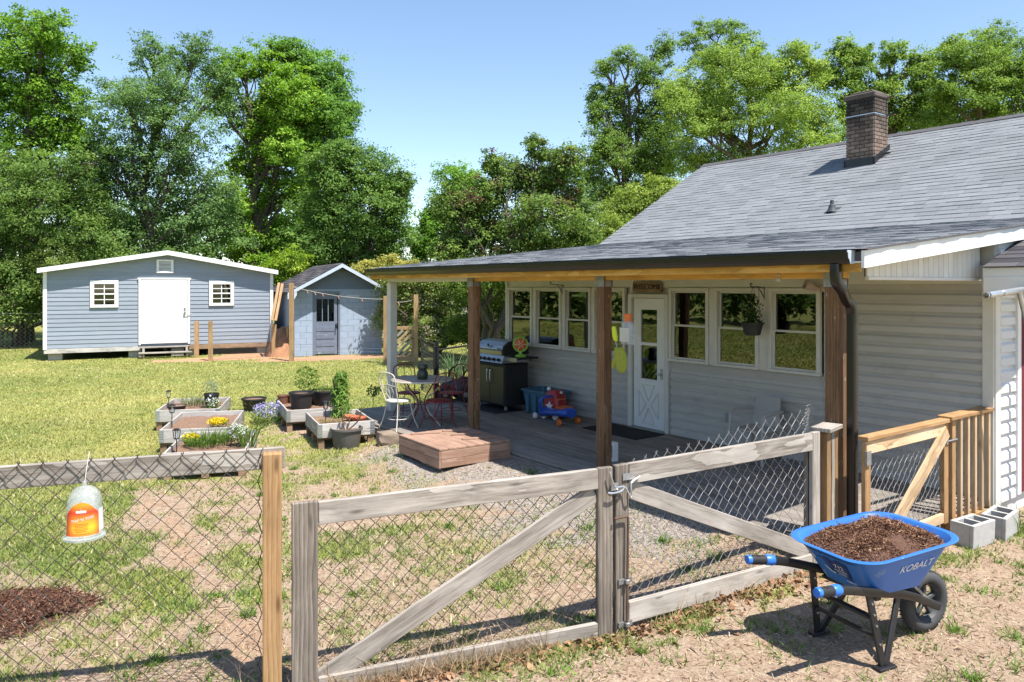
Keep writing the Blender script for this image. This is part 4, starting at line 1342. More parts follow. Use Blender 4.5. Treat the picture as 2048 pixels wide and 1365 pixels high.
# roof of the shed
rf = MB(); ov = .30
for s, xe in ((-1, SX0 - .14), (1, SX1 + .14)):
    ze = gable_z(SX0 if s < 0 else SX1) - .025
    rf.prism([(pkx, szp + .10), (xe, ze + .06), (xe, ze + .02), (pkx, szp + .06)], -ov + .03, sdep + .2, 'y')
rf = rf.obj('roof', M['shingledark'], shed)
for s, xe in ((-1, SX0 - .16), (1, SX1 + .16)):
    zz_ = sze - .045
    q = MB(); q.prism([(pkx, szp + .12), (xe, zz_ + .09), (xe, zz_ - .06), (pkx, szp - .035)], -ov, -ov + .03, 'y'); q.obj('rake_board', M['white'], shed)
    q = MB(); q.box((xe - s * .012, sdep / 2, zz_ + .015), (.024, sdep + .3, .13)); q.obj('fascia_board', M['white'], shed)
q = MB(); q.prism([(pkx, szp + .04), (SX1 + .14, sze - .03), (SX1 + .14, sze - .045), (pkx, szp + .025)], -ov + .03, .0, 'y'); q.prism([(pkx, szp + .04), (SX0 - .14, sze - .03), (SX0 - .14, sze - .045), (pkx, szp + .025)], -ov + .03, .0, 'y'); q.obj('soffit', M['white'], shed)
for x in (SX0 + .03, SX1 - .03):
    MB().box((x, -.01, (szb + sze) / 2), (.11, .06, sze - szb), ch=.004).obj('corner_board', M['white'], shed)
board('sill_beam', (SX0, .02, szb - .06), (U(280), .02, szb - .05), .09, .14, M['wood_bed'], shed)
board('sill_beam', (U(378), .02, szb - .06), (SX1, .02, szb - .06), .09, .16, M['wood_pallet'], shed)
for x in (SX0 + .3, U(270), U(385), SX1 - .3, 0.4):
    MB().box((x, .35, .13), (.4, .4, .26), ch=.01).obj('pier', M['concrete'], shed)
for x in np.linspace(SX0 + .2, SX1 - .2, 5):
    board('joist', (x, .1, .26), (x, sdep, .26), .05, .12, M['wood_dkgrey'], shed)
def shed_window(x0, x1, z0, z1):
    c = (x0 + x1) / 2; t = .12
    o = MB(); o.box((x0 + t / 2, -.02, (z0 + z1) / 2), (t, .06, z1 - z0), ch=.004).box((x1 - t / 2, -.02, (z0 + z1) / 2), (t, .06, z1 - z0), ch=.004)
    o.box((c, -.021, z0 + t * .4), (x1 - x0 - 2 * t, .058, t * .8), ch=.004).box((c, -.021, z1 - t / 2), (x1 - x0 - 2 * t, .058, t), ch=.004)
    o = o.obj('window', M['white'], shed)
    zm = (z0 + z1) / 2; a, b = x0 + t, x1 - t
    q = MB(); q.box((c, -.012, zm), (b - a, .03, .045)); q.obj('meeting_rail', M['white'], o)
    for lo, hi in ((z0 + t * .8, zm - .022), (zm + .022, z1 - t)):
        q = MB(); q.box((c, -.008, (lo + hi) / 2), (.028, .022, hi - lo)).box((c, -.0085, (lo + hi) / 2), (b - a, .020, .026)); q.obj('muntin', M['white'], o)
        for i in range(2):
            for j in range(2):
                pa, pb = a + (b - a) * i / 2, a + (b - a) * (i + 1) / 2
                qa, qb = lo + (hi - lo) * j / 2, lo + (hi - lo) * (j + 1) / 2
                MB().box(((pa + pb) / 2, -.004, (qa + qb) / 2), (pb - pa - .004, .004, qb - qa - .004)).obj('pane', M['shedglass'], o)
    # dark sheet in place of the unlit room, half drawn paper in the lower sash
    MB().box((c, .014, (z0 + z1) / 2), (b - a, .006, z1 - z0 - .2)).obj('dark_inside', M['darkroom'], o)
    MB().box((c, .008, (z0 + t + zm) / 2 - .02), (b - a - .02, .003, zm - z0 - t - .02)).obj('paper_blind', M['cream'], o)
for wv in wd_: shed_window(*wv)
dx0s, dx1s, dz0s, dz1s = dr
q = MB(); q.box(((dx0s + dx1s) / 2, -.02, (dz0s + dz1s) / 2), (dx1s - dx0s - .16, .05, dz1s - dz0s - .08), ch=.006); dsh = q.obj('door', M['white'], shed)
q = MB(); q.box((dx0s + .035, -.018, (dz0s + dz1s) / 2), (.07, .07, dz1s - dz0s), ch=.004).box((dx1s - .035, -.018, (dz0s + dz1s) / 2), (.07, .07, dz1s - dz0s), ch=.004).box(((dx0s + dx1s) / 2, -.02, dz1s + .0), (dx1s - dx0s + .06, .074, .06), ch=.004); q.obj('door_frame', M['white'], shed)
q = MB(); q.tube([(dx1s - .17, -.04, 1.50), (dx1s - .17, -.12, 1.50)], .035, 10); q.box((dx1s - .17, -.05, 1.62), (.06, .02, .09)).tube([(dx1s - .20, -.09, 1.42), (dx1s + .05, -.09, 1.47)], .012, 6); q.obj('door_handle', M['galvdull'], dsh, True)
vx0, vx1, vz0, vz1 = U(313), U(347), 2.86, 3.31
vt = MB(); vt.box(((vx0 + vx1) / 2, -.02, vz0 + .03), (vx1 - vx0, .07, .06)).box(((vx0 + vx1) / 2, -.02, vz1 - .03), (vx1 - vx0, .07, .06)).box((vx0 + .04, -.021, (vz0 + vz1) / 2), (.08, .068, vz1 - vz0 - .12)).box((vx1 - .04, -.021, (vz0 + vz1) / 2), (.08, .068, vz1 - vz0 - .12))
vt = vt.obj('gable_vent', M['white'], shed)
for i in range(7):
    MB().box(((vx0 + vx1) / 2, -.02, vz0 + .085 + i * .046), (vx1 - vx0 - .15, .04, .012), Matrix.Rotation(R(35), 3, 'X')).obj('slat', M['white'], vt)
MB().box(((vx0 + vx1) / 2, .012, (vz0 + vz1) / 2), (vx1 - vx0 - .02, .01, vz1 - vz0 - .02)).obj('vent_back', M['darkroom'], vt)

# steps in front of the shed door
p0 = SL + sdir * ((dx0s + SW / 2) / SW)
st = thing('shed_steps', 'low two-tread wooden steps under the white shed door', 'steps', (*p0.xy, 0), sang)
wds = dx1s - dx0s
board('tread', (.02, -.20, .35), (wds - .02, -.20, .35), .26, .04, M['wood_grey'], st); board('tread', (.0, -.48, .18), (wds + .05, -.48, .18), .26, .04, M['wood_grey'], st)
for x in (.15, wds - .12):
    board('stringer', (x, -.08, .16), (x, -.58, .07), .05, .14, M['wood_pallet'], st)
    board('leg', (x, -.30, .0), (x, -.30, .33), .07, .07, M['wood_bed'], st, up=(0, 1, 0))

# ------------------------------------------------------------------ small block shed
BLc = Vector((-7.42, 25.9, 0)); BRc = Vector((-4.66, 27.2, 0))
bdir = BRc - BLc; BW = bdir.length; bang = math.atan2(bdir.y, bdir.x)
bs = thing('block_shed', 'small pale blue concrete-block shed with peeling blue door and dark gable roof', 'shed', (*(BLc + bdir / 2).xy, 0), bang)
def V(u): return sx_of(u, BLc, bdir)[0] - BW / 2
bx0, bx1 = -BW / 2, BW / 2
bez, bpz = 2.30, 3.14
bdep = 4.4
d0, d1 = V(625), V(680)
bh = .203
core = MB()
core.box(((bx0 + d0) / 2, .11, bez / 2), (d0 - bx0, .14, bez)).box(((bx1 + d1) / 2, .11, bez / 2), (bx1 - d1, .14, bez)).box(((d0 + d1) / 2, .11, (bez + 2.16) / 2), (d1 - d0, .14, bez - 2.16))
core.obj('mortar_bed', M['mortar'], bs)
for x in (bx0 + .08, bx1 - .08):
    MB().box((x, bdep / 2 + .2, bez / 2), (.16, bdep, bez)).obj('side_wall', M['block'], bs)
MB().box((0, bdep + .3, bez / 2), (BW, .16, bez)).obj('rear_wall', M['block'], bs)
row = 0; z = 0.0
while z < bez - .05:
    e = [bx0 - (.2 if row % 2 else 0) + .406 * i for i in range(12)]
    for a, b in zip(e[:-1], e[1:]):
        a, b = max(a, bx0), min(b, bx1)
        parts_ = [(a, b)] if z > 2.12 else [(max(a, bx0), min(b, d0)), (max(a, d1), min(b, bx1))]
        for s0, s1 in parts_:
            if s1 - s0 > .05:
                hh_ = min(bh, bez - z) - .008
                key = ('blk', round(s1 - s0, 2), round(hh_, 3))
                if key not in _mc:
                    vs, fs = cbox((s1 - s0 - .004, .09, hh_ + .004), .004); m_ = MB(); m_.add(vs, fs); _mc[key] = m_.mesh('block'); _mc[key].materials.append(M['block'])
                inst('block', _mc[key], bs, Matrix.Translation(((s0 + s1) / 2, .04 + random.uniform(-.003, .003), z + bh / 2 - (bh - .008 - hh_) / 2)))
    z += bh; row += 1
gcore = MB(); gcore.prism([(bx0 - .02, bez), (bx1 + .02, bez), (0, bpz - .06)], .03, .10, 'y'); gcore.obj('gable_wall', M['gable'], bs)
z = bez - .02
while z < bpz - .2:
    f = (bpz - .07 - (z + .13)) / (bpz - bez); hwid = (BW / 2 + .02) * f
    if hwid > .08: inst('siding_plank', lap_mesh(2 * hwid, .128, M['gable'], False), bs, Matrix.Translation((0, .028, z)))
    z += .128
# roof
fo = .50; so = .30
sl_ = (bpz - bez) / (BW / 2)
for s in (-1, 1):
    xe = s * (BW / 2 + so); ze = bez - so * sl_
    q = MB(); q.prism([(0, bpz + .06), (xe, ze + .06), (xe, ze), (0, bpz)], -fo, bdep + .5, 'y')
    q = q.obj('roof', M['shingledark'], bs)
    if s == -1:
        WMb = Matrix.Translation((BLc + bdir / 2)) @ Matrix.Rotation(bang, 4, 'Z')
        rt = Matrix.Rotation(R(-90), 4, 'Z')
        # slope runs up toward +x; strips along y
        sl3 = Vector((-xe, 0, bpz - ze)); L3 = sl3.length; sl3.normalize()
        Xv = Vector((0, -1, 0)); nr = Xv.cross(sl3)
        base = Matrix(((Xv.x, sl3.x, nr.x, 0), (Xv.y, sl3.y, nr.y, 0), (Xv.z, sl3.z, nr.z, 0), (0, 0, 0, 1)))
        tb = []
        nrow = int(L3 / .15); ex_ = L3 / nrow
        for k in range(nrow):
            yy = -fo - .02
            while yy < bdep + .45:
                wdd = random.choice((.31, .45, .6))
                pp = Vector((xe, yy + wdd / 2, ze + .062)) + sl3 * (k * ex_)
                tb.append((Matrix.Translation(pp) @ base, wdd, ex_ + .012, True, .012)); yy += wdd + .004
        place_shingles(tb, q, M['shingledark'], WMb, min(len(tb), 290))
    q = MB(); q.prism([(0, bpz + .045), (xe, ze + .045), (xe, ze - .07), (0, bpz - .085)], -fo - .025, -fo - .001, 'y'); q.obj('rake_board', M['fascia_blue'], bs)
    q = MB(); q.prism([(xe, ze - .07), (xe - s * .30, ze + .30 * sl_ - .085), (xe - s * .30, ze - .02), (xe - s * .22, ze - .16), (xe, ze - .16)], -fo - .024, -fo + .02, 'y'); q.obj('eave_corbel', M['fascia_blue'], bs)
# door of the block shed
bd = MB(); dcx = (d0 + d1) / 2; dwd = d1 - d0
z0, z1 = .04, 2.14
pw0, pw1 = d0 + .14, d1 - .20
bd.box((dcx - .03, .05, (z0 + 1.18) / 2), (dwd - .12, .045, 1.18 - z0)).box((dcx - .03, .05, (1.96 + z1) / 2), (dwd - .12, .045, z1 - 1.96)).box(((d0 + .03 + pw0) / 2, .0505, 1.57), (pw0 - d0 - .03, .044, .78)).box(((d1 - .09 + pw1) / 2, .0505, 1.57), (d1 - .09 - pw1, .044, .78))
bd = bd.obj('door', M['doorblue'], bs)
for i in range(3):
    a = pw0 + (pw1 - pw0) * i / 3; b = pw0 + (pw1 - pw0) * (i + 1) / 3
    MB().box(((a + b) / 2, .05, 1.57), (b - a - .02, .005, .776)).obj('pane', M['shedglass'], bd)
    if i: MB().box((a, .048, 1.57), (.026, .03, .778)).obj('muntin', M['gable'], bd)
for i in range(4):
    MB().box(((pw0 + pw1) / 2, .022, .14 + i * .26), (pw1 - pw0 + .02, .018, .16), ch=.008).obj('door_panel', M['doorblue'], bd)
MB().box(((pw0 + pw1) / 2, .10, 1.57), (pw1 - pw0, .01, .8)).obj('dark_inside', M['darkroom'], bd)  # dark sheet painting the shade behind the door panes
q = MB(); q.box((d1 - .13, .015, 1.02), (.05, .03, .16)).tube([(d1 - .13, .0, 1.05), (d1 - .13, -.06, 1.03), (d1 - .13, -.06, .93)], .02, 8); q.obj('door_knob', M['black'], bd, True)
MB().box((d1 - .03, .03, 1.08), (.05, .05, 2.14)).box((d0 + .012, .03, 1.08), (.03, .05, 2.14)).box((dcx, .031, 2.165), (dwd + .02, .05, .05)).obj('door_frame', M['gable'], bs)
MB().box((V(705) , -.01, 2.06), (.45, .012, .07)).obj('name_board', M['fascia_blue'], bs)

# ------------------------------------------------------------------ chicken run posts, wire and gate
def run_post(u, v, h, wd, lab, m='wood_run'):
    p = G(u, v)
    o = board('run_post', (0, 0, -.1), (0, 0, h), wd, wd, M[m], None, up=(0, 1, 0))
    o.location = (p.x, p.y, h / 2 - .05)
    tag(o, lab, 'post', 'posts of the run by the sheds')
    return p
rp = {}
rp['a'] = run_post(393, 715, 1.22, .12, 'short brown post nearest the white shed door')
rp['b'] = run_post(421, 722, 1.28, .11, 'short brown post left of the chicken wire stretch')
rp['c'] = run_post(548, 714, 1.10, .13, 'short post under the two leaning yellow boards')
rp['d'] = run_post(575, 712, 1.02, .07, 'thin short post between the two sheds')
rp['e'] = run_post(583, 722, 2.50, .13, 'tall brown post in front of the block shed corner')
rp['f'] = run_post(771, 727, 2.10, .12, 'tall pale post left of the slatted gate')
rp['g'] = run_post(832, 727, 2.14, .13, 'tall pale post right of the slatted gate')
def run_wire(A, B, h, lab):
    o, ln = along('run_netting', lab, 'netting', A, B, 'wire netting of the run')
    m_ = weave(ln, .02, lambda x: h, .085, .0026, 3).obj('wire_mesh', M['galvdull'], o); m_['kind'] = 'stuff'
    q = MB(); q.tube([(0, 0, h), (ln, 0, h)], .004, 4); q.obj('top_wire', M['galvdull'], o)
run_wire(rp['b'], rp['c'], .95, 'wire netting stretched in front of the blue-grey shed')
run_wire(rp['c'], rp['d'], .90, 'narrow wire netting closing the gap between the sheds')
run_wire(rp['e'], rp['f'], .45, 'low wire netting across the front of the block shed')
for i, (u, dz) in enumerate(((552, 0), (559, .05))):
    a = P(u - 8, 642, 25.6); b = P(u + 6, 566 + i * 2, 26.4)
    o = board('leaning_board', (0, 0, -.5), (0, 0, .5), .09, .04, M['wood_run'], None)
    M4, l_ = axes(a, b); o.matrix_basis = M4; o.scale = (l_, 1, 1)
    tag(o, ('left' if i == 0 else 'right') + ' of two yellow boards leaning in the gap between sheds', 'board', 'boards leaning between the sheds')
# slatted gate
A, B = rp['f'].copy(), rp['g'].copy()
A = A.lerp(B, .30); B = rp['f'].lerp(rp['g'], .93)
dg_, ln = along('slatted_gate', 'pale wooden gate with diagonal slats between two tall posts', 'gate', A, B)
board('frame_rail', (0, 0, 1.10), (ln, 0, 1.10), .05, .10, M['wood_run'], dg_); board('frame_rail', (0, 0, .14), (ln, 0, .14), .05, .14, M['wood_run'], dg_)
board('stile', (.04, .0, .215), (.04, .0, 1.045), .07, .045, M['wood_run'], dg_, up=(0, 1, 0)); board('stile', (ln - .04, .0, .215), (ln - .04, .0, 1.045), .07, .045, M['wood_run'], dg_, up=(0, 1, 0))
for i in range(9):
    c = -.55 + i * .19
    x0, z0 = max(.08, c), max(.22, .22 + (.08 - c) * 1.0) if c < .08 else .22
    x1 = min(ln - .08, x0 + (1.03 - z0)); z1 = z0 + (x1 - x0)
    if x1 - x0 > .08:
        board('slat', (x0, -.03, z0), (x1, -.03, z1), .02, .085, M['wood_pale'] if i % 3 else M['wood_grey'], dg_)
q = MB(); q.box((ln - .02, -.04, .78), (.07, .02, .05)); q.obj('latch', M['black'], dg_)
# slack line with clips
ln_pts = []
tops = [(rp['e'].x, rp['e'].y, 2.40), (rp['f'].x, rp['f'].y, 2.0), (rp['g'].x, rp['g'].y, 2.02)]
pts = []
for (a, b) in zip(tops[:-1], tops[1:]):
    a, b = Vector(a), Vector(b)
    for i in range(12):
        f = i / 12; p = a.lerp(b, f); p.z -= .10 * 4 * f * (1 - f); pts.append(p)
pts.append(Vector(tops[-1]))
cl = thing('string_line', 'slack pale cord with plastic clips strung between the tall posts', 'cord', (rp['e'].x, rp['e'].y, 0))
off = Vector((rp['e'].x, rp['e'].y, 0))
q = MB(); q.tube([p - off for p in pts], .007, 5); q.obj('cord', M['string'], cl, True)
for i in (2, 3, 4, 6, 9, 17):
    p = pts[i] - off; MB().bar(p, p + Vector((.05, 0, -.10)), .03, .02).obj('clip', M['peg'], cl)
# red clay heap between the sheds
def mound(name, c, rx, ry, h, mat, parent=None, n=40, rough=.12, rz=0, seed=0):
    vs = []; fs = []
    for i in range(n + 1):
        for j in range(n + 1):
            x = (i / n * 2 - 1); y = (j / n * 2 - 1)
            rr = math.sqrt(x * x + y * y)
            z = h * max(0, 1 - rr * rr) ** .8 - .03
            z += (float(fbm(np.array([x * rx * 3 + seed]), np.array([y * ry * 3]), .5)[0]) - .5) * rough * max(0, 1.15 - rr)
            vs.append((x * rx, y * ry, z))
    for i in range(n):
        for j in range(n):
            a = i * (n + 1) + j
            fs.append((a, a + n + 1, a + n + 2, a + 1))
    b = MB(); b.add(vs, fs)
    return b.obj(name, mat, parent, True, loc=c, rz=rz)
p = G(562, 700, .2); o = mound('clay_heap', (p.x, p.y + .3, 0), .55, .9, 1.0, M['reddirt'], rough=.3)
tag(o, 'heap of red clay behind netting between the two sheds', 'heap')
p = G(764, 690); o = MB().box((0, 0, .6), (.35, .12, 1.2), ch=.01).obj('utility_cabinet', M['white']); o.location = (p.x, p.y + 1.2, 0.15)
tag(o, 'slim white cabinet standing at the right corner of the block shed', 'cabinet')

# ------------------------------------------------------------------ farther fences
def link_fence(name, lab, A, B, h, pitch, mat, posts, r=.003, rail=True):
    o, ln = along(name, lab, 'fence', A, B)
    m_ = weave(ln, .03, lambda x: h, pitch, r, 3).obj('wire_mesh', mat, o); m_['kind'] = 'stuff'
    if rail:
        q = MB(); q.tube([(0, 0, h), (ln, 0, h)], .021, 8); q.obj('top_rail', mat, o, True)
    for i in range(posts):
        x = ln * i / (posts - 1)
        q = MB(); q.tube([(x, .03, -.05), (x, .03, h + .05)], .03, 8); q.lathe([(.034, 0), (.034, .02), (.001, .045)], 8, (x, .03, h + .05)); q.obj('post', mat, o, True)
    return o
A = P(-260, 700, 27.5); B = P(92, 698, 29.6)
link_fence('chain_link_fence', 'grey chain-link fence on the lawn left of the long shed', A, B, 1.35, .16, M['galvdull'], 4, .006)
A = P(842, 750, 17.6); B = P(872, 750, 15.6); C = P(1012, 700, 18.5)
link_fence('chain_link_fence', 'short black chain-link return running toward the pale gate', A, B, 1.22, .08, M['wireblack'], 2, .0026)
link_fence('chain_link_fence', 'black chain-link fence behind the patio table and grill', B, C, 1.10, .10, M['wireblack'], 3, .003)
# neighbour's roof beyond the trees
fh = thing('neighbour_house', 'distant grey-roofed house glimpsed above the porch gutter', 'house', P(850, 572, 46) * 1, .3)
fh.location.z = 0
MB().box((0, 0, 1.4), (4.6, 6, 3.0)).obj('wall', M['farwall'], fh)
q = MB(); q.prism([(-3.6, 2.8), (0, 4.0), (3.6, 2.8)], -2.6, 2.6, 'x'); q.obj('roof', M['shingle'], fh)

# ------------------------------------------------------------------ trees
LEAFGAIN = (2.0, 1.9, 1.45)
def crown_mesh(lobes, nleaf, size, cols, clump=.16, per=26, inner=.35, width=.55, tips=None, seed=0, upb=.25):
    """lobes: (cx,cy,cz,rx,ry,rz). Leaves gather in clumps spread through the outer part of every lobe."""
    global rng
    g = np.random.default_rng(seed + 11)
    L = np.array(lobes)
    area = (L[:, 3] * L[:, 5]) + .15
    cnt = np.maximum(2, (nleaf / per * area / area.sum()).astype(int))
    C, N, V_ = [], [], []
    for l, c in zip(L, cnt):
        d = unit(g.normal(size=(c, 3)))
        rad = inner + (1.05 - inner) * g.uniform(0, 1, c) ** .45
        # an uneven outline: each direction swells or shrinks
        rad *= .86 + .30 * np.sin(d[:, 0] * 3.1 + l[0]) * np.cos(d[:, 2] * 4.3 + l[2]) + .12 * g.normal(size=c)
        pos = l[:3] + d * rad[:, None] * l[3:6]
        C.append(pos); N.append(d); V_.append(np.full(c, (l[3] + l[5]) / 2))
    C = np.concatenate(C); N = np.concatenate(N); V_ = np.concatenate(V_)
    n = len(C)
    k = np.maximum(4, (per * g.uniform(.4, 1.6, n)).astype(int))
    idx = np.repeat(np.arange(n), k)
    m = len(idx)
    spread = (clump * np.sqrt(V_) * g.uniform(.6, 1.4, n))[idx][:, None]
    cen = C[idx] + g.normal(size=(m, 3)) * spread * np.array([1, 1, .62])
    nrm = unit(N[idx] * .6 + np.array([0, 0, upb + .5]) + g.normal(size=(m, 3)) * .62)
    c0, c1, c2 = (np.array(c) * np.array(LEAFGAIN) for c in cols)
    f = np.clip(g.uniform(0, 1, n)[idx] * .85 + g.uniform(0, 1, m) * .22, 0, 1)[:, None]
    col = np.where(f < .5, c0 + (c1 - c0) * f * 2, c1 + (c2 - c1) * (f - .5) * 2)
    col = col * g.uniform(.9, 1.1, (m, 1))
    if tips is not None:
        tm = (g.uniform(0, 1, n) < tips[1])[idx] & (N[idx][:, 2] > -.2) & (g.uniform(0, 1, m) < .75)
        col[tm] = np.array(tips[0]) * g.uniform(.7, 1.2, (tm.sum(), 1))
    rng = g
    return leaf_mesh('crown', cen, nrm, size, width, col), C

def wpath(a, b, wob, n=6):
    a, b = Vector(a), Vector(b)
    pts = []
    for i in range(n + 1):
        f = i / n; p = a.lerp(b, f)
        s = math.sin(math.pi * f)
        p += Vector((random.uniform(-1, 1), random.uniform(-1, 1), random.uniform(-.4, .4))) * wob * s
        pts.append(p)
    return pts

def tree(name, label, u, depth, plobes, cols, nleaf, size, trunk_r=.22, cat='tree', group=None, clump=.135, per=42, tips=None, seed=0, stems=1, inner=.28, zspread=1.0, width=.55, twigs=26):
    """plobes: (u, v, half width, half height) in photo pixels at this depth"""
    random.seed(seed + 100); g = np.random.default_rng(seed)
    base = P(u, HZ, depth); base.z = 0
    t = thing(name, label, cat, base, 0, group)
    k = depth / F
    lobes = []
    for (lu, lv, ru, rv) in plobes:
        dd = g.uniform(-1, 1) * ru * k * .7 * zspread
        p = P(lu, lv, depth) - base
        lobes.append((p.x, p.y + dd, p.z, ru * k, ru * k * .95 * zspread, rv * k))
    me, C = crown_mesh(lobes, int(nleaf * 1.25), size * .86, cols, clump=clump, per=per, tips=tips, seed=seed, inner=inner, width=width)
    me.materials.append(M['leaf'])
    o = bpy.data.objects.new('crown', me); COL.objects.link(o); o.parent = t
    # trunk and limbs
    tb = MB()
    cx = sum(l[0] for l in lobes) / len(lobes); cy = sum(l[1] for l in lobes) / len(lobes)
    zmin = min(l[2] - l[5] for l in lobes); zmax = max(l[2] for l in lobes)
    roots = [(random.uniform(-.3, .3) * (stems > 1), random.uniform(-.3, .3) * (stems > 1)) for _ in range(stems)]
    trunks = []
    for (rx, ry) in roots:
        top = Vector((cx * .8 + rx * 4, cy * .8 + ry * 4, zmin + (zmax - zmin) * .72))
        pts = wpath((rx, ry, -.1), top, .35, 8)
        n = len(pts)
        rr = trunk_r / math.sqrt(stems)
        tb.tube(smooth_path(pts, 2), [rr * (1.25 if i == 0 else 1 - .75 * i / (2 * n - 2)) for i in range(2 * (n - 1) + 1)], 8)
        trunks.append(pts)
    tb.obj('trunk', M['bark'], t, True)
    lb = MB()
    for i, l in enumerate(lobes):
        pts = trunks[i % len(trunks)]
        c = Vector(l[:3])
        j = min(len(pts) - 1, max(1, int(len(pts) * min(.9, max(.15, (c.z - l[5] * .6 - 1.0) / max(1, zmax))))))
        s = pts[j]
        path = wpath(s, c, .25 * l[3], 5)
        r0 = trunk_r * .42 / math.sqrt(stems)
        lb.tube(path, [r0 * (1 - .7 * q / 5) for q in range(6)], 6)
        for m in range(twigs // 4 + 2):
            d = g.normal(size=3); d /= np.linalg.norm(d); d[2] = abs(d[2]) * .8
            e = c + Vector(d * np.array(l[3:6]) * .85)
            lb.tube(wpath(path[random.randint(2, 5)], e, .12 * l[3], 4), [r0 * .35, r0 * .3, r0 * .22, r0 * .15, .008], 4)
    lb.obj('branch', M['bark'], t, True)
    return t

DEEP = ((.038, .078, .024), (.070, .130, .038), (.115, .190, .058))
OAK = ((.040, .080, .032), (.075, .135, .055), (.118, .195, .088))
BRIGHT = ((.052, .110, .018), (.100, .185, .032), (.165, .265, .050))
LEFT = ((.040, .090, .018), (.080, .155, .028), (.135, .235, .045))
YEL = ((.070, .120, .030), (.130, .198, .055), (.215, .285, .090))
AIRY = ((.050, .090, .028), (.090, .150, .045), (.140, .215, .070))
MYR = ((.042, .078, .024), (.080, .132, .040), (.125, .185, .058))
HEDGE = ((.050, .085, .025), (.105, .150, .050), (.190, .225, .095))

tree('tall_tree', 'tall green tree at the left edge with ivy-clad trunk', 52, 33,
     [(60, 120, 90, 90), (15, 55, 85, 55), (110, 75, 60, 55), (45, 225, 105, 80), (165, 115, 22, 45), (120, 190, 65, 70), (15, 175, 70, 70), (95, 270, 60, 45), (-60, 150, 100, 120), (-40, 260, 90, 70), (150, 240, 40, 40), (160, 300, 45, 40), (60, 320, 80, 50)],
     LEFT, 42000, .16, .32, seed=1, inner=.3)
tree('understory_tree', 'dark leafy mass of lower trees at the left behind the long shed', 40, 31,
     [(40, 400, 80, 70), (90, 350, 70, 55), (20, 330, 60, 50), (120, 430, 90, 70), (30, 500, 95, 80), (120, 520, 80, 70), (190, 480, 60, 70), (60, 590, 110, 60), (-60, 430, 90, 110), (-60, 560, 90, 90), (160, 390, 60, 60), (180, 330, 45, 40), (230, 540, 80, 50), (330, 540, 90, 50)],
     ((.038, .075, .024), (.072, .125, .038), (.118, .180, .060)), 52000, .13, .2, seed=2, inner=.35)
tree('oak_tree', 'broad grey-green oak rising behind the long shed', 300, 33.5,
     [(300, 250, 95, 75), (350, 190, 75, 70), (295, 105, 48, 48), (240, 330, 70, 70), (385, 280, 70, 70), (330, 350, 95, 65), (400, 105, 38, 50), (255, 190, 48, 50), (340, 430, 120, 70), (230, 440, 80, 70), (430, 380, 60, 60), (420, 470, 90, 60), (280, 500, 110, 60), (200, 360, 40, 60), (355, 120, 40, 40), (440, 170, 30, 70), (205, 300, 42, 50), (185, 400, 50, 60), (190, 470, 60, 60)],
     OAK, 70000, .125, .3, seed=3, inner=.25)
tree('maple_tree', 'bright green maple with pale new leaves in the middle of the left group', 485, 36,
     [(500, 225, 70, 60), (480, 130, 50, 45), (530, 110, 42, 40), (450, 190, 40, 60), (560, 240, 70, 60), (600, 200, 60, 60), (520, 290, 60, 45), (585, 305, 55, 45), (480, 330, 55, 45), (560, 170, 50, 50), (540, 380, 60, 50), (470, 410, 50, 50), (600, 370, 50, 45), (510, 480, 80, 60), (580, 470, 70, 60), (550, 540, 80, 40)],
     BRIGHT, 60000, .155, .34, seed=4, inner=.3)
tree('ash_tree', 'tall deep green tree at the right end of the left group against the sky', 600, 37.5,
     [(640, 130, 55, 45), (675, 190, 42, 60), (620, 185, 60, 60), (600, 120, 45, 35), (660, 250, 50, 50), (690, 240, 25, 50), (620, 270, 60, 50), (640, 330, 60, 50), (580, 100, 30, 25)],
     ((.040, .092, .024), (.075, .150, .040), (.120, .215, .060)), 34000, .15, .3, seed=5, inner=.3)
tree('evergreen_tree', 'dark round evergreen tree left of the open sky above the block shed', 720, 33,
     [(745, 350, 70, 60), (690, 310, 55, 40), (790, 400, 42, 60), (715, 420, 85, 65), (640, 410, 65, 60), (780, 470, 52, 50), (690, 490, 90, 55), (620, 490, 60, 55), (760, 520, 60, 35), (805, 370, 25, 30), (660, 350, 50, 45), (650, 550, 80, 30)],
     DEEP, 62000, .13, .3, seed=6, inner=.3)
tree('crape_myrtle', 'multi-stemmed crape myrtle with reddish shoot tips behind the porch roof', 985, 22,
     [(960, 400, 62, 50), (1030, 350, 60, 48), (1090, 360, 60, 50), (1130, 330, 45, 45), (900, 420, 36, 44), (1000, 450, 90, 48), (1090, 440, 80, 48), (1150, 400, 45, 45), (930, 480, 70, 36), (1060, 500, 90, 36), (1075, 300, 24, 30), (985, 330, 22, 28), (960, 540, 70, 35), (1040, 560, 60, 30), (1160, 470, 50, 40), (900, 500, 50, 30), (1150, 520, 60, 40)],
     MYR, 62000, .10, .22, stems=6, seed=7, tips=((.17, .105, .065), .20), clump=.13, inner=.2)
tree('linden_tree', 'fresh green rounded tree just left of the crape myrtle', 905, 36,
     [(920, 365, 50, 40), (880, 420, 36, 42), (870, 480, 45, 40), (930, 420, 50, 50), (840, 500, 30, 30), (840, 545, 60, 30), (960, 380, 40, 40), (855, 450, 26, 30)],
     ((.045, .105, .022), (.085, .170, .035), (.140, .240, .055)), 24000, .14, .22, seed=8)
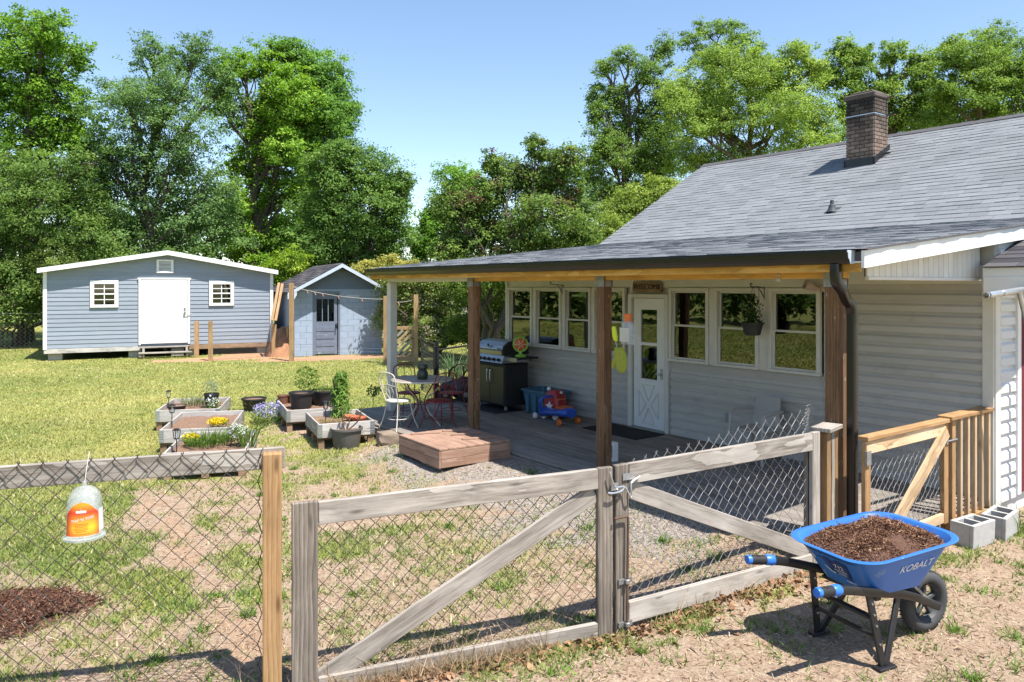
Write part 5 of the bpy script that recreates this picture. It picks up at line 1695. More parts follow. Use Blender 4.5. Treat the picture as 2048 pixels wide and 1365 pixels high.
tree('sweetgum_tree', 'tall airy tree with sparse top branches left of the yellow maple', 1255, 40,
     [(1240, 190, 45, 40), (1290, 150, 36, 40), (1330, 100, 28, 36), (1210, 130, 30, 24), (1255, 110, 34, 22), (1230, 260, 52, 45), (1290, 240, 50, 50), (1330, 330, 60, 40), (1210, 320, 46, 40), (1260, 320, 50, 45), (1280, 380, 65, 40), (1190, 230, 22, 30), (1200, 290, 30, 40), (1240, 390, 50, 35), (1180, 340, 36, 50), (1330, 260, 45, 50), (1345, 390, 50, 36), (1330, 190, 40, 45), (1310, 310, 50, 50), (1195, 195, 28, 36), (1200, 390, 45, 40)],
     AIRY, 54000, .14, .28, seed=9, inner=.2, clump=.15)
tree('tulip_tree', 'slender tree top showing above the yellow maple', 1450, 42,
     [(1440, 62, 46, 20), (1405, 52, 16, 20), (1380, 85, 30, 18), (1470, 100, 50, 30), (1420, 120, 45, 30), (1520, 130, 50, 40), (1440, 190, 60, 50)],
     AIRY, 13000, .15, .14, seed=19, inner=.2)
tree('yellow_maple', 'large yellow-green maple above the roof ridge left of the chimney', 1500, 36,
     [(1400, 170, 75, 55), (1480, 150, 75, 60), (1560, 150, 70, 55), (1375, 250, 55, 55), (1440, 240, 75, 55), (1530, 240, 80, 60), (1610, 210, 60, 60), (1640, 130, 36, 30), (1590, 110, 40, 30), (1400, 310, 60, 40), (1490, 310, 90, 40), (1590, 300, 70, 40), (1350, 200, 35, 40), (1650, 260, 40, 50), (1440, 110, 45, 30)],
     YEL, 64000, .13, .32, seed=10, inner=.22, clump=.14)
tree('hickory_tree', 'green tree behind the chimney with pale crown edges', 1745, 39,
     [(1700, 140, 36, 36), (1740, 190, 60, 50), (1800, 220, 60, 50), (1830, 170, 36, 40), (1690, 220, 45, 50), (1760, 260, 70, 40), (1850, 250, 50, 40), (1720, 110, 25, 18), (1790, 160, 34, 30), (1662, 150, 36, 42), (1685, 100, 34, 28), (1842, 125, 40, 34), (1868, 200, 40, 40), (1780, 110, 34, 28)],
     ((.058, .108, .028), (.108, .175, .048), (.175, .250, .078)), 46000, .14, .3, seed=11, inner=.22)
tree('poplar_tree', 'tall green tree at the right edge above the roof ridge', 1960, 36,
     [(1950, 130, 60, 50), (2010, 80, 45, 45), (1890, 130, 45, 36), (1930, 200, 70, 40), (2020, 160, 60, 60), (1880, 190, 40, 36), (1985, 225, 70, 30), (2060, 120, 50, 70), (1920, 90, 30, 26), (1900, 240, 60, 25), (2030, 220, 60, 40)],
     ((.055, .100, .026), (.100, .165, .045), (.165, .235, .070)), 44000, .13, .3, seed=12, inner=.22)
tree('yellow_bush', 'low yellow-green tree beside the sloping roof edge', 1285, 29,
     [(1285, 400, 60, 36), (1230, 430, 45, 34), (1330, 375, 40, 28), (1255, 470, 60, 36), (1200, 470, 40, 40), (1300, 450, 60, 40), (1210, 520, 80, 40)],
     ((.065, .105, .025), (.120, .172, .045), (.190, .245, .075)), 30000, .11, .18, seed=13, stems=3)
tree('pale_bush', 'pale yellow-green bush right of the block shed roof', 760, 30,
     [(765, 535, 45, 24), (725, 545, 28, 22), (810, 545, 36, 24), (770, 580, 60, 36)],
     ((.10, .115, .03), (.18, .19, .06), (.28, .27, .11)), 14000, .10, .1, seed=14, cat='bush', stems=3)
tree('flowering_hedge', 'pale flowering privet hedge behind the slatted gate', 860, 26.5,
     [(850, 600, 40, 40), (890, 620, 36, 45), (815, 600, 30, 40), (870, 665, 45, 32), (835, 660, 40, 32), (800, 560, 40, 30), (780, 620, 30, 60), (910, 660, 30, 36), (870, 560, 50, 36)],
     HEDGE, 34000, .09, .12, seed=15, cat='hedge', stems=4, tips=((.50, .47, .34), .30))
tree('green_shrub', 'dense green shrub filling the gap behind the second porch post', 985, 25,
     [(940, 600, 40, 40), (990, 590, 50, 40), (1030, 600, 40, 40), (930, 655, 36, 36), (975, 650, 50, 36), (1040, 660, 50, 40), (920, 560, 40, 36), (980, 690, 60, 24)],
     ((.035, .070, .018), (.075, .125, .030), (.135, .195, .050)), 26000, .09, .12, seed=16, cat='bush', stems=5)
tree('hedge_bush', 'bright leafy bush showing between the long shed and the block shed', 560, 31.5,
     [(560, 540, 40, 30), (590, 520, 36, 30), (530, 560, 40, 40), (575, 590, 50, 40)],
     ((.07, .13, .018), (.14, .22, .035), (.23, .30, .06)), 12000, .12, .1, seed=17, cat='bush', stems=3)
tree('roadside_bush', 'low shadowed bush behind the left end of the long shed', 20, 30,
     [(20, 560, 70, 50), (80, 570, 60, 50), (-60, 570, 80, 60), (140, 540, 60, 50), (50, 620, 60, 30)],
     ((.035, .06, .018), (.065, .10, .030), (.11, .155, .05)), 16000, .11, .1, seed=18, cat='bush', stems=3)

# far woodland closing the view behind and to the left of the yard (one mass)
g = np.random.default_rng(77)
lob = []
for x in np.arange(-46, -8, 2.6):
    yy = 46 + g.uniform(-2, 3); h = g.uniform(4.2, 6.6)
    lob.append((x, yy, h * .9, 2.6, 2.0, h))
for x in np.arange(-8, 40, 3.0):
    yy = 47 + g.uniform(-2, 3); h = g.uniform(2.2, 3.6)
    lob.append((x, yy, h * .9, 2.6, 2.0, h))
for y in np.arange(-14, 46, 3.4):
    xx = -37 + g.uniform(-3, 2); h = g.uniform(3.5, 6.0)
    lob.append((xx, y, h, 2.8, 2.8, h)); lob.append((xx - 1, y + 1.5, h * .4, 2.6, 2.6, h * .5))
me, _ = crown_mesh(lob, 58000, .48, ((.034, .064, .020), (.060, .105, .032), (.095, .150, .048)), clump=.34, per=20, seed=78, inner=.3)
me.materials.append(M['leaf'])
wl = bpy.data.objects.new('woodland', me); COL.objects.link(wl)
tag(wl, 'far belt of dark green woodland around the yard', 'woodland', kind='stuff')
random.seed(21)

# ------------------------------------------------------------------ wheelbarrow
WA = R(24)
wb = thing('wheelbarrow', 'blue plastic wheelbarrow with black frame heaped with bark mulch', 'wheelbarrow', (2.43, 5.13, 0), WA)
def rrect(x0, x1, hw_, rad, n=10):
    pts = []
    for (cx, cy, a0) in ((x1 - rad, hw_ - rad, 0), (x0 + rad, hw_ - rad, 90), (x0 + rad, -hw_ + rad, 180), (x1 - rad, -hw_ + rad, 270)):
        for k in range(n + 1):
            a = R(a0 + 90 * k / n); pts.append((cx + rad * math.cos(a), cy + rad * math.sin(a)))
    return pts
def loft(mb, loops, cap0=True, cap1=False):
    n = len(loops[0]); vs = [p for l in loops for p in l]; fs = []
    for i in range(len(loops) - 1):
        for k in range(n):
            l = (k + 1) % n
            fs.append((i * n + k, i * n + l, (i + 1) * n + l, (i + 1) * n + k))
    if cap0: fs.append(tuple(range(n)))
    if cap1: fs.append(tuple((len(loops) - 1) * n + k for k in range(n)))
    return mb.add(vs, fs)
def rimz(x): return .705 + .055 * (x + .42) / .87
def trayloop(f, grow=0.0, dz=0.0):
    x0 = -.24 + (-.44 + .24) * f - grow; x1 = .24 + (.455 - .24) * f + grow
    hw_ = .21 + (.335 - .21) * f + grow; rad = .09 + .10 * f
    out = []
    for (x, y) in rrect(x0, x1, hw_, rad):
        out.append((x, y, .43 + (rimz(x) - .43) * f + dz))
    return out
t = MB()
fs_ = [0, .04, .1, .25, .5, .75, .93]
loops = [trayloop(f, -.02 if f == 0 else 0) for f in fs_] + [trayloop(.955, .012, 0), trayloop(.955, .030, .004), trayloop(.985, .034, .004), trayloop(1, .026, .003), trayloop(1, .0, .0), trayloop(.9, -.006), trayloop(.5, -.006), trayloop(.1, -.006, .006)]
loft(t, loops, True, True)
tray = t.obj('tray', M['blueplastic'], wb, True)
def decal(body, size, M4, mat, name='lettering', shear=0.0):
    me = text_mesh(body, size, .0004)
    for v in me.vertices:
        v.co.x += v.co.y * shear
    me.materials.append(mat)
    return inst(name, me, tray, M4)
def panel_frame(side, a, z, off=.006):
    """point on the near side panel (side) or the rear panel"""
    f = (z - .43) / (.308 if side == 'near' else .276)
    if side == 'near':
        y = -(.21 + .125 * f); up = Vector((0, -.125, .308)).normalized(); xd = Vector((1, 0, 0)); p = Vector((a, y, z))
    else:
        x = -.24 - .20 * f; up = Vector((-.20, 0, .275)).normalized(); xd = Vector((0, -1, 0)); p = Vector((x, a, z))
    n = xd.cross(up)
    p = p + n * off
    return Matrix(((xd.x, up.x, n.x, p.x), (xd.y, up.y, n.y, p.y), (xd.z, up.z, n.z, p.z), (0, 0, 0, 1)))
kb = decal('KOBALT', .076, panel_frame('near', .06, .62) @ Matrix.Rotation(R(5), 4, 'Z'), M['letter'], shear=.22)
def dquad(pts, M4, mat, name='decal'):
    b = MB(); n = len(pts)
    b.add([(x, y, 0) for x, y in pts] + [(x, y, .0006) for x, y in pts], [tuple(range(n)), tuple(range(n, 2 * n))] + [(k, (k + 1) % n, n + (k + 1) % n, n + k) for k in range(n)])
    return inst(name, _m(b, mat), tray, M4)
def _m(b, mat):
    me = b.mesh('decal'); me.materials.append(mat); return me
PFm = panel_frame('rear', .0, .59) @ Matrix.Scale(.92, 4)
dquad([(-.05, -.07), (.13, -.10), (.145, .055), (.05, .07), (-.02, .02)], PFm, M['decal'])
dquad([(-.075, .04), (-.045, .065), (.0, .05), (-.005, .0), (-.04, -.01)], PFm @ Matrix.Translation((0, 0, .0012)), M['decal'])
dquad([(-.085, -.02), (-.06, -.035), (-.03, -.07), (-.015, -.06), (.0, -.075), (-.02, -.085), (-.05, -.075), (-.075, -.045)], PFm @ Matrix.Translation((0, 0, .0014)), M['decalpale'])
decal('712', .055, PFm @ Matrix.Translation((.06, .005, .0018)), M['letter'])
for k, (ww, yy) in enumerate(((.11, -.030), (.09, -.048), (.08, -.060), (.085, -.072))):
    dquad([(.06 - ww / 2, yy - .002), (.06 + ww / 2, yy - .002), (.06 + ww / 2, yy + .002), (.06 - ww / 2, yy + .002)], PFm @ Matrix.Translation((0, 0, .0018)), M['letter'] if k == 0 else M['decalpale'])
decal('KOBALT', .022, PFm @ Matrix.Translation((.11, -.118, .0018)), M['letter'])
dquad([(-.165, .055), (-.14, .06), (-.135, .025), (-.15, .01), (-.16, .03)], PFm, M['decalpale'])
dquad([(-.125, .045), (-.075, .045), (-.075, .02), (-.125, .02)], PFm, M['bluegrip'])
for s in (-1, 1):
    h = MB()
    pts = smooth_path([(-.80, s * .30, .590), (-.55, s * .27, .555), (-.25, s * .225, .475), (.08, s * .16, .385), (.36, s * .10, .28), (.50, s * .08, .213), (.55, s * .075, .195)], 5)
    rings = []
    n = 12; vs = []; fs = []
    for i, p in enumerate(pts):
        tdir = (pts[min(i + 1, len(pts) - 1)] - pts[max(i - 1, 0)]).normalized()
        Yv = Vector((0, 0, 1)).cross(tdir).normalized(); Zv = tdir.cross(Yv)
        for k in range(n):
            a = 2 * math.pi * k / n
            vs.append(p + Yv * .020 * cs(math.cos(a)) + Zv * .029 * cs(math.sin(a)))
    for i in range(len(pts) - 1):
        for k in range(n):
            fs.append((i * n + k, i * n + (k + 1) % n, (i + 1) * n + (k + 1) % n, (i + 1) * n + k))
    h.add(vs, fs + [tuple(range(n)), tuple((len(pts) - 1) * n + k for k in range(n))])
    ho = h.obj('handle', M['black'], wb, True)
    a, b = Vector(pts[0]), Vector(pts[3]); dvec = (b - a).normalized()
    Q = dvec.to_track_quat('Z', 'Y').to_matrix()
    g1 = MB(); g1.lathe([(.001, -.012), (.026, -.01), (.031, .0), (.031, .018), (.027, .022)], 16, tuple(a), Q); g1.obj('grip_end', M['bluegrip'], ho, True)
    g2 = MB(); g2.lathe([(.029, .02), (.031, .04), (.029, .07), (.031, .10), (.030, .135)], 16, tuple(a), Q); g2.obj('grip', M['blackmatte'], ho, True)
    g3 = MB(); g3.lathe([(.028, .13), (.034, .138), (.037, .185), (.033, .20), (.02, .202)], 14, tuple(a), Q); g3.obj('grip_collar', M['bluegrip'], ho, True)
    lg_ = MB()
    y = s * .245
    lg_.bar((-.30, s * .23, .485), (-.215, s * .265, .02), .052, .02, up=(0, 1, 0), ch=.004)
    lg_.bar((.03, s * .175, .39), (-.19, s * .265, .02), .048, .02, up=(0, 1, 0), ch=.004)
    lg_.box((-.20, s * .268, .010), (.15, .065, .02), ch=.004)
    lo = lg_.obj('leg', M['black'], wb)
    for f in (.15, .3, .45, .7):
        p = Vector((-.30, s * .23, .485)).lerp(Vector((-.215, s * .265, .02)), f)
        MB().tube([p + Vector((0, -.010 , 0)), p + Vector((0, -.018, 0))], .007, 6).obj('bolt', M['galv'], lo)
br_ = MB(); br_.bar((-.27, -.225, .32), (-.27, .225, .32), .05, .02, ch=.004); br_.bar((-.25, -.235, .20), (-.25, .235, .20), .03, .02, ch=.004); br_.bar((.05, -.17, .405), (.05, .17, .405), .05, .03); br_.bar((-.2, -.22, .42), (-.2, .22, .42), .05, .02)
br_.obj('cross_brace', M['black'], wb)
q = MB()
for s in (-1, 1): q.bar((.24, s * .12, .40), (.48, s * .085, .22), .03, .02)
q.tube([(.50, -.085, .213), (.50, .085, .213)], .012, 10); q.obj('axle', M['galvdull'], wb, True)
# wheel
RX = Matrix.Rotation(R(90), 3, 'X')
ty = MB(); prof = []
for k in range(17):
    a = 2 * math.pi * k / 16; prof.append((.165 + .048 * math.cos(a), .050 * math.sin(a)))
ty.lathe(prof, 48, (.50, 0, .213), RX)
whl = ty.obj('wheel', M['rubber'], wb, True)
tr_ = MB()
for k in range(44):
    a = 2 * math.pi * k / 44
    for s in (-1, 1):
        c = Vector((.50 + .210 * math.cos(a + s * .05), s * .017, .213 + .210 * math.sin(a + s * .05)))
        Mr = Matrix.Rotation(-a, 3, 'Y') @ Matrix.Rotation(s * .6, 3, 'X')
        tr_.box(c, (.008, .032, .011), Mr)
tr_.obj('tread', M['rubber'], whl)
rm = MB(); rm.lathe([(.126, .038), (.122, .030), (.110, .012), (.109, -.012), (.122, -.030), (.126, -.038)], 40, (.50, 0, .213), RX)
rm.lathe([(.001, .045), (.024, .045), (.026, .03), (.03, -.03), (.024, -.045), (.001, -.045)], 20, (.50, 0, .213), RX)
for k in range(5):
    a = 2 * math.pi * k / 5 + .3
    rm.bar((.50 + .022 * math.cos(a), 0, .213 + .022 * math.sin(a)), (.50 + .112 * math.cos(a), 0, .213 + .112 * math.sin(a)), .03, .030, up=(0, 1, 0), ch=.006)
rm.obj('rim', M['ductgrey'], whl, True)

# mulch heaped in the tray
MULCH = ((.085, .038, .022), (.21, .108, .066), (.38, .23, .15))
M['mulchbase'] = pm('mulch_fines', (.15, .075, .046), (.07, .034, .022), 40, .95, bmp=1.0, bdist=.02)
def chip_mesh(cen, length, width, flat=.9, cols=MULCH, seed=0, pale=.03):
    g = np.random.default_rng(seed)
    n = len(cen)
    u = unit(g.normal(size=(n, 3)) * np.array([1, 1, .42])); w_ = unit(np.cross(u, np.array([0, 0, 1.0]) + g.normal(size=(n, 3)) * .7))
    L_ = (length * g.lognormal(0, .55, n))[:, None]; W_ = (width * g.lognormal(0, .4, n))[:, None]
    nn = np.cross(u, w_); th = W_ * .35
    a = cen - u * L_ / 2; b = cen + u * L_ / 2
    # a splinter: triangular section, two long faces and a ridge
    q1 = np.stack([a - w_ * W_ / 2, b - w_ * W_ * .3, b + nn * th, a + nn * th], 1)
    q2 = np.stack([a + nn * th, b + nn * th, b + w_ * W_ * .3, a + w_ * W_ / 2], 1)
    co = np.concatenate([q1, q2], 1).reshape(-1, 3)
    f = g.uniform(0, 1, n)[:, None]
    c0, c1, c2 = (np.array(c) for c in cols)
    col = np.where(f < .5, c0 + (c1 - c0) * f * 2, c1 + (c2 - c1) * (f - .5) * 2)
    pl = g.uniform(0, 1, n) < pale
    col[pl] = np.array((.50, .36, .22)) * g.uniform(.8, 1.2, (pl.sum(), 1))
    return rawmesh('chips', co, 4, np.repeat(col, 2, axis=0))
mt = thing('bark_mulch', 'brown shredded bark mulch heaped in the blue wheelbarrow', 'mulch', (2.43, 5.13, 0), WA)
loopsM = []
for f in (1.0, .9, .75, .55, .35, .15):
    lp = trayloop(.93, -.012)
    cx, cy = .03, 0.0
    out = []
    for (x, y, z) in lp:
        X = cx + (x - cx) * f; Y = cy + (y - cy) * f
        hgt_ = .095 * (1 - f ** 2.2) + .03 * math.sin(X * 17 + 1) * math.cos(Y * 15) * (1 - f)
        out.append((X, Y, rimz(X) - .045 + hgt_))
    loopsM.append(out)
q = MB(); loft(q, loopsM, False, True); hp = q.obj('heap', M['mulchbase'], mt, True)
g = np.random.default_rng(5)
nC = 18000
ff = np.sqrt(g.uniform(0, 1, nC)); th_ = g.uniform(0, 2 * math.pi, nC)
sx_ = np.sign(np.cos(th_)) * np.abs(np.cos(th_)) ** .55; sy_ = np.sign(np.sin(th_)) * np.abs(np.sin(th_)) ** .55
X = .03 + ff * sx_ * np.where(sx_ > 0, .395, .415); Y = ff * sy_ * .295
Z = .705 + .055 * (X + .42) / .87 - .045 + .095 * (1 - ff ** 2.2) + .03 * np.sin(X * 17 + 1) * np.cos(Y * 15) * (1 - ff) + g.uniform(-.004, .016, nC)
me = chip_mesh(np.stack([X, Y, Z], 1), .024, .0055, seed=6); me.materials.append(M['chip'])
o = inst('chips', me, mt); o['kind'] = 'stuff'
# mulch bed on the ground at the left fence
mb_ = thing('mulch_bed', 'dark bark mulch patch on the ground behind the left fence', 'mulch', (-4.12, 5.42, 0), 0)
mound('heap', (0, 0, 0), 1.05, .55, .07, M['mulchbase'], mb_, 40, .05, rz=.3)
a = g.uniform(0, 2 * math.pi, 9000); rr = g.uniform(0, 1, 9000) ** .55
rr *= (1 + .12 * np.sin(a * 3) + .09 * np.sin(a * 7 + 1) + np.where(g.uniform(0, 1, 9000) < .10, g.uniform(0, .45, 9000), 0))
xm = rr * np.cos(a) * .98; ym = rr * np.sin(a) * .52
xr = xm * math.cos(.3) - ym * math.sin(.3); yr = xm * math.sin(.3) + ym * math.cos(.3)
zm_ = .075 * np.clip(1 - (xm / 1.05) ** 2 - (ym / .55) ** 2, 0, 1) ** .8 + g.uniform(.0, .022, 9000)
me = chip_mesh(np.stack([xr, yr, zm_], 1), .040, .008, seed=7, cols=((.06, .028, .019), (.14, .07, .047), (.26, .145, .10)), pale=.02); me.materials.append(M['chip'])
o = inst('chips', me, mb_); o['kind'] = 'stuff'

# ------------------------------------------------------------------ hanging fly-trap jug
fp = PA.lerp(PB, 0); dirn = (PB - PA).normalized()
sj = (180 - 1024) / F
# place where the column 180 meets the fence line, a little in front of the wire
s_ = (sj * PA.y - PA.x) / (dirn.x - sj * dirn.y)
fj = PA + dirn * s_ + Vector((dirn.y, -dirn.x, 0)) * .12
jz = CH - (1076 - HZ) / F * fj.y
jug = thing('fly_trap', 'clear plastic fly trap jug with orange label hanging on the left fence', 'fly trap', (fj.x, fj.y, jz), math.atan2(dirn.y, dirn.x) * .4 + .36)
b = MB(); b.lathe([(.001, .0), (.092, .0), (.104, .006), (.104, .016), (.094, .022), (.090, .05), (.086, .17), (.084, .20), (.076, .235), (.060, .262), (.035, .278), (.012, .284), (.010, .305), (.001, .31)], 40)
b.obj('jug_body', M['clear'], jug, True)
lb = MB(); n = 28
def lab_top(a): # a in -1..1 across the label
    return .172 + .040 * (1 - (a * 1.35) ** 2) if abs(a) < .74 else .172 - (abs(a) - .74) * .09
vs = []; fs = []
A0, A1 = R(-90 - 66), R(-90 + 50)
for k in range(n + 1):
    f = k / n; a = A0 + (A1 - A0) * f
    for z in (.034, lab_top(f * 2 - 1)):
        r_ = .0922 - .034 * (z - .03) if z < .2 else .0862 - .2 * (z - .2)
        vs.append((r_ * math.cos(a), r_ * math.sin(a), z))
for k in range(n): fs.append((2 * k, 2 * k + 2, 2 * k + 3, 2 * k + 1))
lb.add(vs, fs); lab = lb.obj('label', M['label'], jug, True)
q = MB(); vs = []; fs = []
for k in range(9):
    a = R(-90 + 51) + R(40) * k / 8
    for z in (.045, .165): vs.append(((.0922 - .034 * (z - .03)) * math.cos(a), (.0922 - .034 * (z - .03)) * math.sin(a), z))
for k in range(8): fs.append((2 * k, 2 * k + 2, 2 * k + 3, 2 * k + 1))
q.add(vs, fs); q.obj('side_label', M['white'], jug, True)
def wrap(body, size, ac, zc, mat, tilt=0.0, rr=.0945, thick=0):
    me = text_mesh(body, size, 0.0)
    for v in me.vertices:
        x, y = v.co.x, v.co.y
        a = R(ac) + x / rr; z = zc + y + x * tilt
        r2 = .0922 - .034 * (z - .03) + .0010
        v.co = Vector((r2 * math.cos(a), r2 * math.sin(a), z))
    me.materials.append(mat); return inst('lettering', me, lab)
wrap("TRAP 'N TOSS", .0195, -96, .122, M['letter'], .16)
for zz_, ww in ((.10, .07), (.092, .075), (.084, .06), (.076, .07), (.068, .065), (.06, .05), (.046, .09)):
    q = MB(); vs = []; 
    for k in range(7):
        a = R(-99) + (k / 6 - .5) * ww / .09
        for z in (zz_ - .0012, zz_ + .0012):
            r2 = .0922 - .034 * (z - .03) + .0008; vs.append((r2 * math.cos(a), r2 * math.sin(a), z))
    q.add(vs, [(2 * k, 2 * k + 2, 2 * k + 3, 2 * k + 1) for k in range(6)]); q.obj('print_line', M['orange'], lab)
q = MB(); vs = []
for k in range(9):
    a = R(-99) + (k / 8 - .5) * .05 / .09
    for z in (.158, .170):
        r2 = .0922 - .034 * (z - .03) + .0008; vs.append((r2 * math.cos(a), r2 * math.sin(a), z))
q.add(vs, [(2 * k, 2 * k + 2, 2 * k + 3, 2 * k + 1) for k in range(8)]); q.obj('name_strip', M['letter'], lab)
q = MB(); q.tube([(0, 0, .30), (.01, .04, .38), (.02, .085, .45)], .002, 6); q.obj('hanger_string', M['string'], jug)

# ------------------------------------------------------------------ brown step box at the deck edge
bk, rt_, fr2, lf = (G(939, 856, .37), G(1030, 883, .37), G(873, 897, .37), G(790, 866, .37))
exv = (rt_ - bk); eyv = (lf - bk)
sa = math.atan2(exv.y, exv.x)
sb_w, sb_d = exv.length, 1.08
cbx = (bk + rt_ + fr2 + lf) / 4
box_ = thing('step_box', 'low brown stained wooden platform box at the deck edge', 'platform', (cbx.x, cbx.y, .12), sa)
hx, hy = sb_w / 2, sb_d / 2
nbd = 8
for i in range(nbd):
    y = -hy + (i + .5) * sb_d / nbd
    board('top_plank', (-hx, y, .237), (hx, y, .237), sb_d / nbd - .005, .028, M['wood_box'], box_)
for zc_ in (.065, .172):
    hgt_ = .104
    for s in (-1, 1):
        board('side_plank', (-hx + .002, s * (hy - .012), zc_ - .005), (hx - .002, s * (hy - .012), zc_ - .005), .022, hgt_, M['wood_box'], box_)
        board('side_plank', (s * (hx - .012), -hy + .026, zc_ - .005), (s * (hx - .012), hy - .026, zc_ - .005), .022, hgt_, M['wood_box'], box_)
for (x0, y0, x1, y1) in ((-.42, -.40, -.42, -.02), (-.36, .06, -.36, .42), (-.05, .02, -.05, .40), (.28, .0, .28, .42)):
    board('batten', (x0 - .06, y0, .262), (x1 + .08, y1, .262), .045, .022, M['wood_box'], box_)
# rock at the corner of the deck
def rockmesh(sx, sy, sz_, seed):
    g = np.random.default_rng(seed); bm = bmesh.new(); bmesh.ops.create_icosphere(bm, subdivisions=3, radius=1)
    for v in bm.verts:
        d = v.co.normalized(); k = 1 + .22 * math.sin(d.x * 3.3 + seed) * math.cos(d.y * 2.9) + .08 * math.sin(d.z * 7 + d.x * 5)
        v.co = Vector((max(-.8, min(.85, d.x * k)) * sx, max(-.8, min(.9, d.y * k)) * sy, max(-.7, min(.75, d.z * k)) * sz_))
    me = bpy.data.meshes.new('rock'); bm.to_mesh(me); bm.free(); me.shade_smooth(); me.set_sharp_from_angle(angle=R(30)); return me
p = G(775, 900)
me = rockmesh(.19, .15, .14, 3); me.materials.append(M['rock']); o = inst('rock', me, None, loc=(p.x, p.y, .08 + gz(p.x, p.y))); o.rotation_euler = (0, 0, .5)
tag(o, 'brown rock lying at the corner of the deck skirt', 'rock')

# ------------------------------------------------------------------ patio table and chairs
def on_deck(u, v): return G(u, v, DK)
tc_ = P(843, 762, 12.2); TX, TYY = tc_.x, tc_.y
tbl = thing('patio_table', 'round patio table with tan top and bent iron legs', 'table', (TX, TYY, DK), .3)
q = MB(); q.lathe([(.001, .735), (.46, .735), (.475, .73), (.475, .705), (.46, .70), (.001, .70)], 40); q.obj('table_top', M['tabletop'], tbl, True)
q = MB(); q.tube([(.475 * math.cos(a), .475 * math.sin(a), .715) for a in np.linspace(0, 2 * math.pi, 40, endpoint=False)], .013, 6, closed=True); q.obj('rim', M['creampaint'], tbl, True)
for k in range(4):
    a = math.pi / 4 + k * math.pi / 2; c_, s__ = math.cos(a), math.sin(a)
    q = MB(); q.tube(smooth_path([(c_ * .40, s__ * .40, .70), (c_ * .30, s__ * .30, .58), (c_ * .10, s__ * .10, .40), (c_ * .13, s__ * .13, .22), (c_ * .28, s__ * .28, .08), (c_ * .36, s__ * .36, .0)], 5), .011, 6); q.obj('leg', M['creampaint'] if k % 2 else M['redpaint'], tbl, True)
q = MB(); q.tube([(.12 * math.cos(a), .12 * math.sin(a), .33) for a in np.linspace(0, 2 * math.pi, 20, endpoint=False)], .007, 5, closed=True); q.obj('leg_ring', M['redpaint'], tbl, True)
def iron_chair(label, loc, rz, mat):
    c = thing('iron_chair', label, 'chair', loc, rz, 'wrought iron patio chairs')
    q = MB(); q.lathe([(.001, .452), (.17, .450), (.19, .445), (.195, .435), (.19, .425), (.001, .43)], 28); q.obj('seat', mat, c, True)
    for sx, sy in ((1, 1), (1, -1), (-1, 1), (-1, -1)):
        q = MB(); q.tube(smooth_path([(sx * .13, sy * .13, .43), (sx * .14, sy * .145, .30), (sx * .17, sy * .17, .15), (sx * .22, sy * .21, .0)], 4), .0085, 6); q.obj('leg', mat, c, True)
    q = MB(); q.tube([(.165 * math.cos(a), .165 * math.sin(a), .16) for a in np.linspace(0, 2 * math.pi, 20, endpoint=False)], .006, 5, closed=True); q.obj('leg_ring', mat, c, True)
    q = MB(); q.tube(smooth_path([(-.13, -.15, .43), (-.18, -.17, .58), (-.22, -.19, .74), (-.24, -.17, .85), (-.25, -.08, .885), (-.25, 0, .89), (-.25, .08, .885), (-.24, .17, .85), (-.22, .19, .74), (-.18, .17, .58), (-.13, .15, .43)], 4), .0095, 6)
    bk_ = q.obj('backrest', mat, c, True)
    q = MB()
    for s in (-1, 1):
        q.tube(smooth_path([(-.15, s * .02, .47), (-.18, s * .09, .58), (-.21, s * .05, .68), (-.215, s * .01, .63), (-.21, s * .06, .58), (-.22, s * .12, .70), (-.235, s * .12, .80), (-.245, s * .04, .87)], 5), .0055, 5)
    q.tube([(-.15, 0, .45), (-.22, 0, .72), (-.25, 0, .885)], .0055, 5); q.tube([(-.205, -.185, .68), (-.215, 0, .70), (-.205, .185, .68)], .0055, 5)
    q.obj('scrollwork', mat, bk_, True)
    return c
ca = on_deck(797, 857); iron_chair('worn white iron chair at the left of the patio table', (ca.x, ca.y, DK), math.atan2(TYY - ca.y, TX - ca.x), M['creampaint'])
cb_ = on_deck(876, 858); iron_chair('dark red iron chair nearest the brown platform', (cb_.x, cb_.y, DK), math.atan2(TYY - cb_.y, TX - cb_.x), M['redpaint'])
cc_ = on_deck(818, 838); iron_chair('dark red iron chair behind the table by the white post', (cc_.x, cc_.y, DK), math.atan2(TYY - cc_.y, TX - cc_.x), M['redpaint'])
cd_ = on_deck(904, 838); iron_chair('dark red iron chair behind the table on the grill side', (cd_.x, cd_.y, DK), math.atan2(TYY - cd_.y, TX - cd_.x), M['redpaint'])
jr = MB(); jr.lathe([(.001, 0), (.075, 0), (.085, .02), (.088, .10), (.075, .13), (.06, .15), (.07, .165), (.085, .18), (.082, .235), (.05, .25), (.001, .25)], 24)
jr = jr.obj('jar', M['jar'], None, True, loc=(TX + .03, TYY - .12, DK + .736)); tag(jr, 'dark glazed jar standing on the patio table', 'jar')

